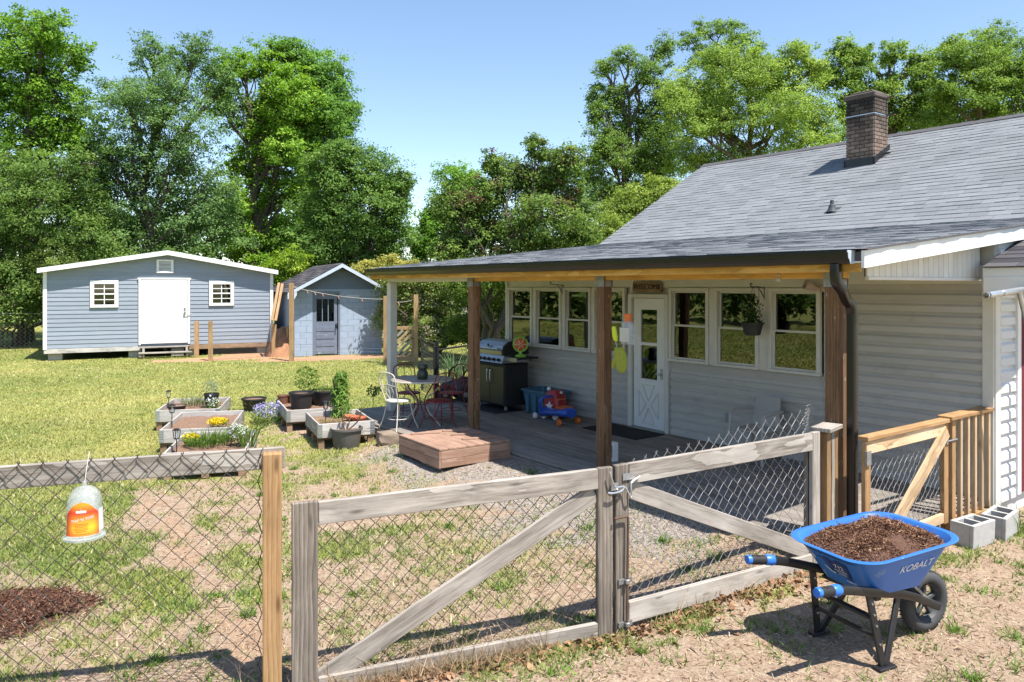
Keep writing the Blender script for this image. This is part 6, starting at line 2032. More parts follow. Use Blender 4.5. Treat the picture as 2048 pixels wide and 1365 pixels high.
# ------------------------------------------------------------------ grill
gx_ = HT - 11.28; gy_ = 8.14 - HD
gr = thing('gas_grill', 'gas grill with stainless lid and dark olive cabinet doors against the wall', 'grill', hw(gx_, gy_, DK), HA)
GW, GDp = .92, .50
q = MB(); q.box((0, 0, .46), (GW, GDp, .74), ch=.008); q.obj('cabinet', M['blackmatte'], gr)
for s in (-1, 1):
    q = MB(); q.box((s * .215, -GDp / 2 - .008, .45), (.415, .018, .66), ch=.008); d_ = q.obj('door', M['grillgreen'], gr)
    q = MB(); xh = s * .05
    q.tube(smooth_path([(xh, -GDp / 2 - .012, .72), (xh, -GDp / 2 - .05, .70), (xh, -GDp / 2 - .05, .50), (xh, -GDp / 2 - .012, .48)], 5), .010, 8); q.obj('door_handle', M['galv'], d_, True)
q = MB(); q.prism([(-GDp / 2 - .10, .855), (-GDp / 2 - .045, .985), (GDp / 2, .985), (GDp / 2, .85)], -GW / 2 - .02, GW / 2 + .02, 'x'); cp_ = q.obj('control_panel', M['stainless'], gr)
for k in range(6):
    x = -GW / 2 + .10 + k * .145
    q = MB(); q.tube([(x, -GDp / 2 - .075, .92), (x, -GDp / 2 - .115, .905)], .026, 12); q.obj('knob', M['blackmatte'], cp_, True)
q = MB(); arc = [(-.29, .99), (-.30, 1.06), (-.26, 1.15), (-.16, 1.22), (0, 1.245), (.18, 1.23), (.26, 1.17), (.27, .99)]
q.prism(arc, -GW / 2 + .03, GW / 2 - .03, 'x'); ld_ = q.obj('lid', M['stainless'], gr)
for s in (-1, 1):
    q = MB(); q.prism([(a * 1.02, b + .004 if b > 1 else b) for a, b in arc], s * (GW / 2 - .03) - .022, s * (GW / 2 - .03) + .022, 'x'); q.obj('lid_end', M['blackmatte'], ld_)
q = MB(); q.tube([(-.34, -.335, 1.10), (.34, -.335, 1.10)], .014, 10); q.box((-.32, -.31, 1.10), (.03, .06, .03)).box((.32, -.31, 1.10), (.03, .06, .03)); q.obj('lid_handle', M['galv'], ld_, True)
q = MB(); q.lathe([(.001, .012), (.03, .01), (.03, 0)], 16, (0, -.295, 1.15), RX); q.obj('thermometer', M['black'], ld_, True)
for s in (-1, 1):
    q = MB(); q.box((s * (GW / 2 + .17), 0, .95), (.32, GDp - .04, .035), ch=.008); q.obj('side_shelf', M['blackmatte'] if s > 0 else M['stainless'], gr)
    q = MB(); q.box((s * (GW / 2 + .17), -GDp / 2 + .0, .93), (.32, .03, .075), ch=.006); q.obj('shelf_front', M['stainless'], gr)
for sx in (-1, 1):
    for sy in (-1, 1):
        q = MB(); q.lathe([(.001, -.014), (.038, -.012), (.042, 0), (.038, .012), (.001, .014)], 14, (sx * (GW / 2 - .06), sy * (GDp / 2 - .05), .042), RX); q.box((sx * (GW / 2 - .06), sy * (GDp / 2 - .05), .075), (.03, .035, .03)); q.obj('caster', M['galvdull'], gr, True)
gm_ = MB(); gm_.box((0, 0, .004), (1.05, .62, .008), ch=.003); gm_ = gm_.obj('grill_mat', M['blackmatte'], None, loc=hw(gx_ + .02, gy_ - .22, DK), rz=HA); tag(gm_, 'thin dark mat on the deck under the gas grill', 'mat')
# toy fan on the grill shelf
fx_ = hw(gx_ + GW / 2 + .16, gy_ - .04, DK + .968)
fan = thing('toy_fan', 'small orange and green toy fan on the grill side shelf', 'fan', fx_, .15)
q = MB(); q.lathe([(.001, .0), (.10, .0), (.105, .015), (.08, .04), (.03, .05), (.025, .10)], 20); q.obj('base', M['lime'], fan, True)
q = MB(); q.tube([(.125 * math.cos(a), 0, .22 + .125 * math.sin(a)) for a in np.linspace(0, 2 * math.pi, 28, endpoint=False)], .016, 8, closed=True); q.obj('ring', M['lime'], fan, True)
q = MB(); q.lathe([(.001, .035), (.06, .03), (.115, .0), (.06, -.03), (.001, -.035)], 24, (0, 0, .22), RX); q.obj('drum', M['orange'], fan, True)
for k in range(6):
    a = k * math.pi / 3
    q = MB(); q.bar((.02 * math.cos(a), -.045, .22 + .02 * math.sin(a)), (.12 * math.cos(a), -.03, .22 + .12 * math.sin(a)), .012, .02, up=(0, 1, 0)); q.obj('blade_guard', M['creampaint'], fan)

# storage tote
tp = hw(HT - 10.28, 8.36 - HD, DK)
to = thing('storage_tote', 'open slate-blue plastic storage tote beside the grill', 'tote', tp, HA)
q = MB(); fs2 = []
def rloop(hx, hy, r_, z): return [(x, y, z) for x, y in [(p[0], p[1]) for p in rrect(-hx, hx, hy, r_, 5)]]
loft(q, [rloop(.31, .19, .04, 0), rloop(.37, .24, .04, .38), rloop(.395, .265, .045, .385), rloop(.395, .265, .045, .415), rloop(.365, .235, .04, .415), rloop(.30, .18, .03, .015)], True, True); q.obj('tub', M['bluetote'], to, True)
for k in range(3):
    x = -.2 + .2 * k
    q = MB(); q.prism([(x - .035, .03), (x + .035, .03), (x + .045, .33), (x - .045, .33)], -.255, -.20, 'y'); q.obj('moulded_rib', M['bluetote'], to)
# red toy with a star, and a swing car
rp_ = hw(HT - 9.80, 8.18 - HD, DK)
rt2 = thing('toy_walker', 'red and white ride-on toy standing behind the blue swing car', 'toy', rp_, HA + .2)
q = MB(); loft(q, [rloop(.16, .14, .05, .04), rloop(.17, .15, .05, .20), rloop(.13, .13, .05, .40), rloop(.10, .10, .05, .47)], True, True); q.obj('body', M['red'], rt2, True)
q = MB(); st5 = [(.085 * (1 if k % 2 == 0 else .45) * math.sin(k * math.pi / 5), .22 + .085 * (1 if k % 2 == 0 else .45) * math.cos(k * math.pi / 5)) for k in range(10)]
q.prism(st5, -.168, -.150, 'y'); q.obj('star', M['white'], rt2)
q = MB(); q.tube([(-.14, 0, .44), (.14, 0, .44)], .022, 10); q.lathe([(.001, .02), (.03, .02), (.035, 0), (.03, -.02), (.001, -.02)], 12, (-.1, -.05, .49), RX); q.obj('handlebar', M['white'], rt2, True)
q = MB(); q.box((.05, -.02, .33), (.20, .22, .03), ch=.012); q.obj('tray', M['orange'], rt2)
for sx in (-1, 1):
    for sy in (-1, 1):
        q = MB(); q.lathe([(.001, -.02), (.05, -.02), (.055, 0), (.05, .02), (.001, .02)], 16, (sx * .12, sy * .15, .055), RX); q.obj('wheel', M['white'], rt2, True)
sp_ = hw(HT - 9.55, 7.98 - HD, DK)
sc_ = thing('swing_car', 'blue plastic swing car with orange seat on the deck', 'toy', sp_, HA - .1)
q = MB()
secs = [(-.40, .06, .10, .07), (-.34, .11, .12, .09), (-.2, .10, .13, .07), (0, .12, .15, .06), (.2, .16, .18, .07), (.36, .17, .20, .08), (.44, .10, .20, .07)]
loops = []
for (x, hy, zc2, hz) in secs:
    loops.append([(x, hy * math.cos(a), zc2 + hz * math.sin(a)) for a in np.linspace(0, 2 * math.pi, 16, endpoint=False)])
loft(q, loops, True, True); q.obj('body', M['toyblue'], sc_, True)
q = MB(); q.lathe([(.001, .0), (.13, .01), (.15, .03), (.13, .04), (.001, .02)], 20, (.24, 0, .235)); q.obj('seat', M['orange'], sc_, True)
q = MB(); q.tube(smooth_path([(-.28, -.10, .14), (-.24, -.15, .30), (-.20, -.08, .38), (-.20, .08, .38), (-.24, .15, .30), (-.28, .10, .14)], 5), .022, 8); q.obj('steering_bar', M['toyblue'], sc_, True)
for x, y, r_, m_ in ((-.42, -.13, .05, 'lime'), (-.42, .13, .05, 'lime'), (.36, -.18, .055, 'orange'), (.36, .18, .055, 'orange')):
    q = MB(); q.lathe([(.001, -.025), (r_ * .8, -.025), (r_, -.01), (r_, .01), (r_ * .8, .025), (.001, .025)], 18, (x, y, r_), RX); q.obj('wheel', M[m_] if m_ == 'orange' else M['white'], sc_, True)
# two dark ride-on toys by the table
def rideon(label, loc, rz, blue):
    o = thing('ride_on_toy', label, 'toy', loc, rz, 'dark ride-on toys')
    q = MB(); loops = []
    for (x, hy, z0, z1) in ((-.42, .17, .16, .34), (-.30, .20, .12, .44), (-.05, .20, .12, .36), (.12, .20, .12, .38), (.30, .20, .14, .46), (.44, .16, .18, .40)):
        loops.append([(x, hy * cs(math.cos(a)), (z0 + z1) / 2 + (z1 - z0) / 2 * cs(math.sin(a))) for a in np.linspace(0, 2 * math.pi, 20, endpoint=False)])
    loft(q, loops, True, True); q.obj('body', M['black'], o, True)
    for sx in (-1, 1):
        for sy in (-1, 1):
            q = MB(); q.lathe([(.001, -.03), (.06, -.035), (.065, -.05), (.12, -.05), (.145, -.03), (.145, .03), (.12, .05), (.065, .05), (.06, .035), (.001, .03)], 24, (sx * .30, sy * .24, .147), RX); w_ = q.obj('wheel', M['blackmatte'], o, True)
            q = MB(); q.lathe([(.001, -.012), (.05, -.01), (.055, .0), (.05, .01), (.001, .012)], 14, (sx * .30, sy * .245 + sy * .035, .147), RX); q.obj('hub', M['galvdull'], w_, True)
    q = MB(); q.tube(smooth_path([(-.22, -.22, .60), (-.24, -.10, .58), (-.26, 0, .50), (-.24, .10, .58), (-.22, .22, .60)], 4), .014, 8); q.tube([(-.30, 0, .36), (-.25, 0, .53)], .02, 8); q.obj('handlebar', M['blackmatte'], o, True)
    for s in (-1, 1):
        q = MB(); q.tube([(-.22, s * .22, .60), (-.19, s * .29, .61)], .02, 8); q.obj('hand_grip', M['blackmatte'], o, True)
    q = MB(); q.box((.12, 0, .41), (.36, .22, .07), ch=.02); q.obj('seat', M['blackmatte'], o)
    if blue:
        for s in (-.07, .07):
            q = MB(); q.lathe([(.022, 0), (.028, .01), (.028, .15), (.022, .16)], 12, (-.40, s, .22), Matrix.Rotation(R(-14), 3, 'Y')); q.obj('shock_absorber', M['toyshock'], o, True)
    return o
M['toyshock'] = pm('cyan_blue_plastic', (.04, .32, .55), (.03, .27, .48), 4, .35)
ra = on_deck(925, 800); rideon('black ride-on toy car behind the patio chairs', (ra.x, ra.y, DK), HA + .9, False)
rb_ = on_deck(966, 800); rideon('black ride-on toy with blue shock absorbers left of the grill', (rb_.x - .12, rb_.y, DK), HA + 1.25, True)

# ------------------------------------------------------------------ mats, box, plastic chair by the door
dmx = (dr0 + dr1) / 2
q = MB(); q.box((0, 0, .006), (1.15, .62, .012), ch=.004); dm = q.obj('door_mat', M['mat'], None, loc=hw(dmx - .15, -.42, DK), rz=HA); tag(dm, 'black door mat in front of the white porch door', 'mat')
q = MB(); bp = hw(wx(1226, -1.9), -1.9, DK)
wbx = thing('utility_box', 'small white box with grey face at the foot of the third porch post', 'box', bp, HA)
MB().box((0, 0, .12), (.11, .09, .24), ch=.008).obj('case', M['white'], wbx); MB().box((0, -.047, .13), (.075, .006, .15), ch=.002).obj('face_plate', M['greyplastic'], wbx)
pcx = hw(wx(1512, -.42), -.42, DK)
pch = thing('plastic_chair', 'pale plastic armchair against the wall behind the torn wire', 'chair', pcx, HA - R(90))
M['plastic'] = pm('pale_grey_plastic', (.42, .41, .39), (.36, .35, .33), 4, .45)
q = MB(); q.box((0, 0, .40), (.44, .44, .03), ch=.012); q.obj('seat', M['plastic'], pch)
q = MB(); q.prism([(-.20, .42), (.20, .42), (.17, .80), (-.17, .80)], -.01, .015, 'x'); bkp = q.obj('backrest', M['plastic'], pch); bkp.location = (-.20, 0, .0); bkp.rotation_euler = (0, -.18, 0); bkp.location.x = -.13
for s in (-1, 1):
    q = MB(); q.tube(smooth_path([(-.24, s * .22, .62), (-.05, s * .25, .63), (.16, s * .25, .61), (.21, s * .24, .52), (.23, s * .25, .0)], 4), .020, 8); q.obj('armrest', M['plastic'], pch, True)
    q = MB(); q.tube([(-.20, s * .20, .40), (-.27, s * .24, .0)], .020, 8); q.obj('leg', M['plastic'], pch, True)

# ------------------------------------------------------------------ things hung on the porch
sgx = (dr0 + dr1) / 2
sg_ = thing('welcome_sign', 'small carved wooden welcome sign over the porch door', 'sign', hw(sgx, -.02, 2.40), HA)
q = MB(); pl = [(x, z) for x, z in rrect(-.30, .30, .085, .04, 5)]
q.prism([(x + .008 * math.sin(z * 60), z) for x, z in pl], -.03, .0, 'y'); sgb = q.obj('plaque', M['sign'], sg_)
me = text_mesh('WELCOME', .115, .004); me.materials.append(M['signdark'])
o = inst('lettering', me, sg_, Matrix.Translation((0, -.033, 0)) @ Matrix.Rotation(R(90), 4, 'X'))
for s in (-1, 1):
    q = MB(); q.tube(smooth_path([(s * .27, -.033, -.03), (s * .25, -.036, .0), (s * .275, -.033, .03), (s * .255, -.036, .045)], 4), .006, 5); q.obj('carved_sprig', M['signdark'], sg_)
q = MB(); q.tube([(-.12, -.015, .085), (0, -.012, .14), (.12, -.015, .085)], .003, 5); q.obj('hanging_cord', M['twig'], sg_)
def bracket(u, v, lab):
    x = wx(u); z = CH - (v - HZ) / F * hw(x, 0).y
    o = thing('plant_bracket', lab, 'bracket', hw(x, -.008, z), HA, 'scrolled plant brackets on the porch wall')
    q = MB(); q.tube([(0, -.004, .02), (0, -.004, -.15)], .007, 6); q.obj('back_bar', M['black'], o)
    q = MB(); q.tube(smooth_path([(0, -.004, .0), (-.01, -.13, .02), (-.015, -.25, .02), (-.015, -.29, .045), (-.015, -.27, .065), (-.015, -.25, .05)], 5), .007, 6); q.obj('arm', M['black'], o, True)
    q = MB(); q.tube(smooth_path([(0, -.004, -.13), (-.005, -.06, -.06), (-.01, -.13, .015)], 4), .006, 6); q.obj('brace', M['black'], o, True)
    return o, hw(x, -.27, z + .02)
b1, _ = bracket(1127, 572, 'black plant bracket above the left windows, empty')
b2_, hk = bracket(1530, 577, 'black plant bracket carrying the hanging basket')
hb = thing('hanging_basket', 'dark hanging flower basket below a bracket between two windows', 'planter', hk - Vector((0, 0, .76)), HA)
hb.location.z = CH - (671 - HZ) / F * hk.y
top = hk.z - hb.location.z
q = MB(); q.lathe([(.001, 0), (.085, 0), (.10, .01), (.135, .14), (.15, .145), (.15, .165), (.13, .165), (.12, .13), (.001, .12)], 24); q.obj('pot', M['pot'], hb, True)
q = MB()
for k in range(3):
    a = k * 2.094 + .4; q.tube([(.145 * math.cos(a), .145 * math.sin(a), .16), (0, 0, top)], .0022, 4)
q.obj('hanger_wire', M['black'], hb)
g = np.random.default_rng(9); n = 420
cen = np.stack([g.normal(0, .05, n), g.normal(0, .05, n), .14 + np.abs(g.normal(0, .14, n))], 1)
rng = g
me = leaf_mesh('foliage', cen, unit(g.normal(size=(n, 3)) + np.array([0, 0, .6])), .045, .5, np.array((.06, .11, .03)) * g.uniform(.6, 1.4, (n, 1))); me.materials.append(M['leaf']); inst('foliage', me, hb)
# bag trap, brush and mitt around the third post
xb, yb = wx(1256, PY - .10), PY - .10
pb = hw(xb, yb, 0); zt = CH - (612 - HZ) / F * pb.y
bag = thing('bag_trap', 'clear bag with orange lid hanging beside the third porch post', 'bag', (pb.x, pb.y, zt), HA)
q = MB(); q.lathe([(.001, .0), (.045, -.002), (.05, -.03), (.04, -.07), (.045, -.10)], 16, (0, 0, -.09)); q.obj('lid', M['orange'], bag, True)
q = MB(); q.tube([(0, 0, -.09), (0, .02, .05), (0, .08, (BZ0 - zt))], .002, 5); q.obj('string', M['string'], bag)
q = MB(); loops = []
for (z, hx_, hy_) in ((-.17, .045, .04), (-.21, .085, .05), (-.36, .10, .055), (-.43, .11, .03), (-.445, .115, .008)):
    loops.append([(hx_ * cs(math.cos(a)), hy_ * math.sin(a), z) for a in np.linspace(0, 2 * math.pi, 18, endpoint=False)])
loft(q, loops, True, True); q.obj('bag', M['clear'], bag, True)
MB().box((0, -.058, -.33), (.15, .003, .16)).obj('printed_label', M['cream'], bag)
xm, ym = wx(1232, PY - .10), PY - .09
pmv = hw(xm, ym, 0); zt = CH - (657 - HZ) / F * pmv.y
mit = thing('grill_mitt', 'yellow-green mitt hanging under a fluorescent brush on the post', 'mitt', (pmv.x, pmv.y, zt), HA + .3)
q = MB(); loops = []
for (z, x, hx_, hy_) in ((-.22, .03, .055, .02), (-.28, .04, .08, .028), (-.38, .055, .085, .03), (-.45, .06, .07, .028), (-.50, .065, .045, .02), (-.515, .066, .015, .008)):
    loops.append([(x + hx_ * math.cos(a), hy_ * math.sin(a), z) for a in np.linspace(0, 2 * math.pi, 16, endpoint=False)])
loft(q, loops, True, True); q.obj('palm', M['mitt'], mit, True)
q = MB(); loops = []
for (z, x, r_) in ((-.33, .0, .03), (-.40, -.035, .03), (-.45, -.045, .022), (-.47, -.047, .008)):
    loops.append([(x + r_ * math.cos(a), .8 * r_ * math.sin(a), z) for a in np.linspace(0, 2 * math.pi, 12, endpoint=False)])
loft(q, loops, True, True); q.obj('thumb', M['mitt'], mit, True)
q = MB(); q.tube([(.03, 0, -.22), (.0, .01, -.19)], .004, 5); q.obj('loop', M['blackmatte'], mit)
bru = thing('grill_brush', 'fluorescent yellow brush handle hanging on the third porch post', 'brush', (pmv.x, pmv.y, zt), HA + .3)
q = MB(); loops = []
for (z, x, hx_, hy_) in ((.02, -.035, .02, .015), (.0, -.034, .03, .02), (-.10, -.02, .034, .02), (-.14, -.01, .026, .016), (-.15, -.008, .018, .012)):
    loops.append([(x + hx_ * math.cos(a), hy_ * math.sin(a), z) for a in np.linspace(0, 2 * math.pi, 14, endpoint=False)])
loft(q, loops, True, True); q.obj('handle', M['hiyellow'], bru, True)
q = MB(); q.bar((-.01, 0, -.14), (.01, 0, -.22), .024, .016); q.obj('ferrule', M['greyplastic'], bru)
# small glass charm under the beam
xg, yg = wx(1563, PY), PY
pg = hw(xg, yg, BZ0)
ch_ = thing('glass_charm', 'tiny clear ornament hanging under the beam near the downspout', 'ornament', hw(xg, yg - .055, BZ0 + .02), HA)
q = MB(); q.lathe([(.001, -.05), (.02, -.045), (.025, -.02), (.012, .0), (.02, .02), (.012, .03), (.001, .032)], 14); q.obj('bead', M['clear'], ch_, True)
q = MB(); q.tube([(0, 0, .03), (0, .01, .07)], .002, 5); q.obj('hook', M['galv'], ch_)

# ------------------------------------------------------------------ raised beds
def raised_bed(label, fl, ang, w_, l_, z0=.15, z1=.345, group='raised garden beds on pallets'):
    o = thing('raised_bed', label, 'raised bed', (fl[0], fl[1], 0), ang, group)
    bh_ = z1 - z0; zc_ = (z0 + z1) / 2; t = .024
    board('front_board', (0, 0, zc_), (w_, 0, zc_), t, bh_, M['wood_bed'], o)
    board('back_board', (0, l_, zc_), (w_, l_, zc_), t, bh_, M['wood_bed'], o)
    board('side_board', (t * .6, t * .55, zc_), (t * .6, l_ - t * .55, zc_), t, bh_, M['wood_bed'], o)
    board('side_board', (w_ - t * .6, t * .55, zc_), (w_ - t * .6, l_ - t * .55, zc_), t, bh_, M['wood_bed'], o)
    for x in (0.0, w_):
        s = -1 if x == 0 else 1
        for y in (0.0, l_):
            q = MB(); sy = -1 if y == 0 else 1
            q.box((x + s * .003, y - sy * .025, zc_), (.006, .07, bh_ - .01)).box((x - s * .03, y + sy * .0145, zc_), (.06, .005, bh_ - .01))
            for k in range(5):
                q.box((x - s * .03, y + sy * .018, z0 + .03 + k * bh_ / 5.4), (.05, .006, .012))
            q.obj('corner_hinge', M['galv'], o)
    for y in np.linspace(.05, l_ - .05, 4):
        board('pallet_slat', (.0, y, z0 - .016), (w_, y, z0 - .016), .09, .02, M['wood_pallet'], o)
    for x in (.05, w_ / 2, w_ - .05):
        for y in (.06, l_ / 2, l_ - .06):
            MB().box((x, y, (z0 - .03) / 2), (.09, .09, z0 - .03), ch=.004).obj('pallet_block', M['wood_pallet'], o)
    # soil, uneven
    n = 16; vs = []; fs = []
    for i in range(n + 1):
        for j in range(n + 1):
            x = .03 + (w_ - .06) * i / n; y = .03 + (l_ - .06) * j / n
            vs.append((x, y, z1 - .075 + random.uniform(-.012, .012)))
    for i in range(n):
        for j in range(n):
            a = i * (n + 1) + j; fs.append((a, a + n + 1, a + n + 2, a + 1))
    q = MB(); q.add(vs, fs); q.obj('soil', M['soil'], o, True)
    return o
def bed_pt(o, x, y, z=.30):
    return o.matrix_basis @ Vector((x, y, z))
BA = R(13)
bedA = raised_bed('nearest of the three left raised beds, with yellow and white flowers', (-4.33, 9.42), BA, .98, 1.38)
bedB = raised_bed('middle of the three left raised beds, mostly bare soil', (-5.08, 10.95), BA, .98, 1.55)
bedC = raised_bed('farthest of the three left raised beds, holding pots', (-5.93, 12.65), BA, 1.0, 1.35)
bedD = raised_bed('front raised bed beside the deck with terracotta saucers in it', (-2.87, 11.25), R(24), .84, 1.15, .16, .37)
bedE = raised_bed('rear raised bed by the lawn crowded with black pots', (-3.72, 12.55), R(24), .84, 1.40, .16, .36)
for o in (bedA, bedB, bedC, bedD, bedE):
    o.matrix_basis = Matrix.Translation(o.location) @ Matrix.Rotation(o.rotation_euler.z, 4, 'Z')

def foliage(parent, n, spread, zc_, size, cols, seed, width=.4, shape='ball', name='foliage', mat='leaf', up=.5):
    global rng
    g = np.random.default_rng(seed); rng = g
    if shape == 'ball':
        p = g.normal(size=(n, 3)); p = p / (np.linalg.norm(p, axis=1, keepdims=True)) * g.uniform(.2, 1, (n, 1)) ** .5
        cen = p * np.array(spread) + np.array([0, 0, zc_])
    else:
        cen = np.stack([g.uniform(-1, 1, n) * spread[0], g.uniform(-1, 1, n) * spread[1], zc_ + g.uniform(0, 1, n) ** 1.5 * spread[2]], 1)
    nrm = unit(g.normal(size=(n, 3)) + np.array([0, 0, up]))
    c0, c1 = np.array(cols[0]), np.array(cols[1])
    col = c0 + (c1 - c0) * g.uniform(0, 1, (n, 1))
    me = leaf_mesh(name, cen, nrm, size, width, col); me.materials.append(M[mat])
    return inst(name, me, parent)
def blades(parent, n, rad, h, cols, seed, lean=.35, wdt=.010, name='leaves', flat=False):
    """upright strap leaves or grass stems growing from a disc"""
    g = np.random.default_rng(seed)
    a = g.uniform(0, 2 * math.pi, n); r_ = rad * np.sqrt(g.uniform(0, 1, n))
    b = np.stack([r_ * np.cos(a), r_ * np.sin(a), np.zeros(n)], 1)
    d = np.stack([np.cos(a), np.sin(a), np.zeros(n)], 1) * (lean * g.uniform(0, 1.6, n))[:, None] + g.normal(size=(n, 3)) * .12
    hh = (h * g.uniform(.5, 1.15, n))[:, None]
    up = np.array([0, 0, 1.0])
    mid = b + (up + d * .5) * hh * .55; tip = b + (up * .92 + d * 1.3) * hh
    side = unit(np.cross(up + d, g.normal(size=(n, 3)))) * wdt * .5
    q1 = np.stack([b - side * .6, b + side * .6, mid + side, mid - side], 1)
    q2 = np.stack([mid - side, mid + side, tip + side * .1, tip - side * .1], 1)
    co = np.concatenate([q1, q2], 1).reshape(-1, 3)
    c0, c1 = np.array(cols[0]), np.array(cols[1]); col = c0 + (c1 - c0) * g.uniform(0, 1, (n, 1))
    me = rawmesh(name, co, 4, np.repeat(col, 2, axis=0)); me.materials.append(M['leaf'])
    return inst(name, me, parent)
GRN = ((.08, .15, .025), (.20, .30, .07))
def pot(label, loc, r_, h, mat, name='plant_pot', group='plant pots in the garden', soil=True):
    o = thing(name, label, 'pot', loc, random.uniform(0, 6), group)
    q = MB(); q.lathe([(.001, .0), (r_ * .78, .0), (r_ * .80, .01), (r_ * .95, h * .9), (r_ * 1.03, h * .9), (r_ * 1.03, h), (r_ * .95, h), (r_ * .92, h * .86), (.001, h * .84)], 28); q.obj('pot', M[mat], o, True)
    if soil:
        q = MB(); q.lathe([(.001, h * .87), (r_ * .5, h * .875), (r_ * .91, h * .862)], 18); q.obj('soil', M['soil'], o, True)
    return o
def stake_light(label, p, h=.34):
    o = thing('solar_light', label, 'lamp', p, random.uniform(0, 1), 'solar stake lights in the beds')
    q = MB(); q.tube([(0, 0, -.06), (0, 0, h - .13)], .009, 6); q.obj('stake', M['black'], o)
    o.scale = (.75, .75, .9)
    q = MB(); q.box((0, 0, h + .0), (.105, .105, .014), ch=.004); q.box((0, 0, h + .0125), (.06, .06, .014)); q.obj('cap', M['blackmatte'], o); MB().box((0, 0, h - .125), (.07, .07, .012)).obj('base', M['blackmatte'], o)
    for sx in (-1, 1):
        for sy in (-1, 1):
            MB().bar((sx * .033, sy * .033, h - .12), (sx * .044, sy * .044, h - .006), .010, .010).obj('bar', M['blackmatte'], o)
    q = MB(); q.lathe([(.024, h - .118), (.032, h - .008)], 12); q.obj('lens', M['clear'], o, True)
    return o
stake_light('solar stake light in the nearest left bed', bed_pt(bedA, .10, .32), .30)
stake_light('solar stake light at the edge of the middle left bed', bed_pt(bedB, .05, .60), .34)
stake_light('solar stake light in the farthest left bed', bed_pt(bedC, .06, .70), .30)
stake_light('solar stake light in the front bed by the deck', bed_pt(bedD, .22, .62), .34)
# flowers
def flowers(label, loc, r_, h, petal, n, seed, leafn=260, fsize=.03, name='flower_clump', gcols=GRN, group=None):
    o = thing(name, label, 'flowers', loc, 0, group)
    foliage(o, leafn, (r_, r_, h * .5), h * .45, .045, gcols, seed, .35)
    foliage(o, n, (r_ * .95, r_ * .95, h * .42), h * .68, fsize, (tuple(x * .8 for x in petal), petal), seed + 1, .95, name='blossom', mat='petal', up=1.2)
    return o
flowers('yellow flowering clump in the middle left bed', bed_pt(bedB, .74, .38, .29), .17, .13, (.80, .60, .02), 320, 31, 120)
flowers('small yellow flower clump in the nearest left bed', bed_pt(bedA, .20, .75, .29), .11, .15, (.80, .62, .02), 150, 33, 120)
flowers('white flowers at the right of the nearest left bed', bed_pt(bedA, .82, .62, .29), .15, .26, (.80, .80, .76), 110, 35, 260, .05)
pz = G(530, 851); flowers('mound of pale violet phlox on the ground between the beds', (pz.x, pz.y + .25, 0), .36, .34, (.52, .48, .80), 520, 37, 900, .032)
o = thing('herb_patch', 'grassy green herbs growing in the nearest left bed', 'plants', bed_pt(bedA, .42, .75, .29)); blades(o, 420, .30, .17, GRN, 41, .5, .010); foliage(o, 260, (.30, .35, .05), .05, .04, GRN, 42)
o = thing('weed', 'thin tall weed at the right edge of the nearest left bed', 'plant', bed_pt(bedA, .95, .45, .28)); blades(o, 40, .08, .42, GRN, 43, .6, .014)
o = thing('sprout_patch', 'pale sprouts in the farthest left bed', 'plants', bed_pt(bedC, .45, .80, .29)); blades(o, 160, .22, .20, ((.16, .2, .07), (.36, .4, .2)), 44, .4, .010)
o = thing('white_bush', 'white-speckled sprouts beside the pot in the farthest bed', 'plants', bed_pt(bedC, .85, .30, .29)); foliage(o, 160, (.16, .16, .10), .10, .04, GRN, 45); foliage(o, 50, (.15, .15, .10), .14, .035, ((.6, .6, .6), (.8, .8, .8)), 46, .9, name='blossom', mat='petal')
o = thing('dry_tuft', 'dry straw tuft in the front bed by the deck', 'plants', bed_pt(bedD, .25, .35, .30)); blades(o, 120, .16, .10, ((.28, .22, .1), (.42, .36, .18)), 47, .8, .008)
# pots
pc_ = pot('tall black pot with grey-green plant in the farthest left bed', bed_pt(bedC, .78, .62, .28), .13, .24, 'pot'); foliage(pc_, 200, (.15, .15, .14), .36, .06, ((.20, .26, .14), (.36, .42, .28)), 51, .2)
pot('shallow black pot at the left of the farthest bed', bed_pt(bedC, .26, .35, .28), .16, .09, 'pot')
pp = G(508, 822); p1 = pot('black pot with dry stems standing on the dirt left of the beds', (pp.x, pp.y, 0), .23, .25, 'pot'); blades(p1, 60, .15, .2, ((.3, .24, .06), (.5, .4, .1)), 52, .7, .012)
p1 = pot('black pot at the front of the rear bed', bed_pt(bedE, .33, .62, .28), .21, .29, 'pot'); blades(p1, 12, .05, .25, GRN, 53)
p1 = pot('wide black pot at the right of the rear bed', bed_pt(bedE, .78, .88, .28), .24, .27, 'pot'); foliage(p1, 160, (.2, .2, .06), .28, .06, GRN, 54, .3)
p1 = pot('black pot with leafy shrub at the back of the rear bed', bed_pt(bedE, .52, 1.15, .28), .17, .22, 'pot'); foliage(p1, 420, (.24, .24, .26), .44, .075, ((.10, .18, .03), (.26, .36, .08)), 55, .3)
pot('left brown pot at the back of the rear bed', bed_pt(bedE, .10, 1.28, .28), .10, .16, 'brownpot'); pot('right brown pot at the back of the rear bed', bed_pt(bedE, .28, 1.30, .28), .10, .16, 'brownpot')
pp = G(693, 897); p1 = pot('large faded grey pot with bare bent stems in front of the front bed', (pp.x, pp.y, gz(pp.x, pp.y)), .235, .30, 'potfaded')
q = MB()
for (pts) in ([(-.03, 0, .26), (-.06, .0, .42), (-.09, .02, .60)], [(.02, .02, .26), (.12, .0, .34), (.20, -.02, .44), (.23, -.02, .60)], [(0, .03, .26), (.03, .04, .36), (.04, .05, .46)]):
    q.tube(smooth_path(pts, 4), .010, 6)
q.obj('stem', M['twig'], p1, True); foliage(p1, 40, (.08, .08, .05), .60, .06, GRN, 56, .3)
p1.rotation_euler = (0, 0, 0)
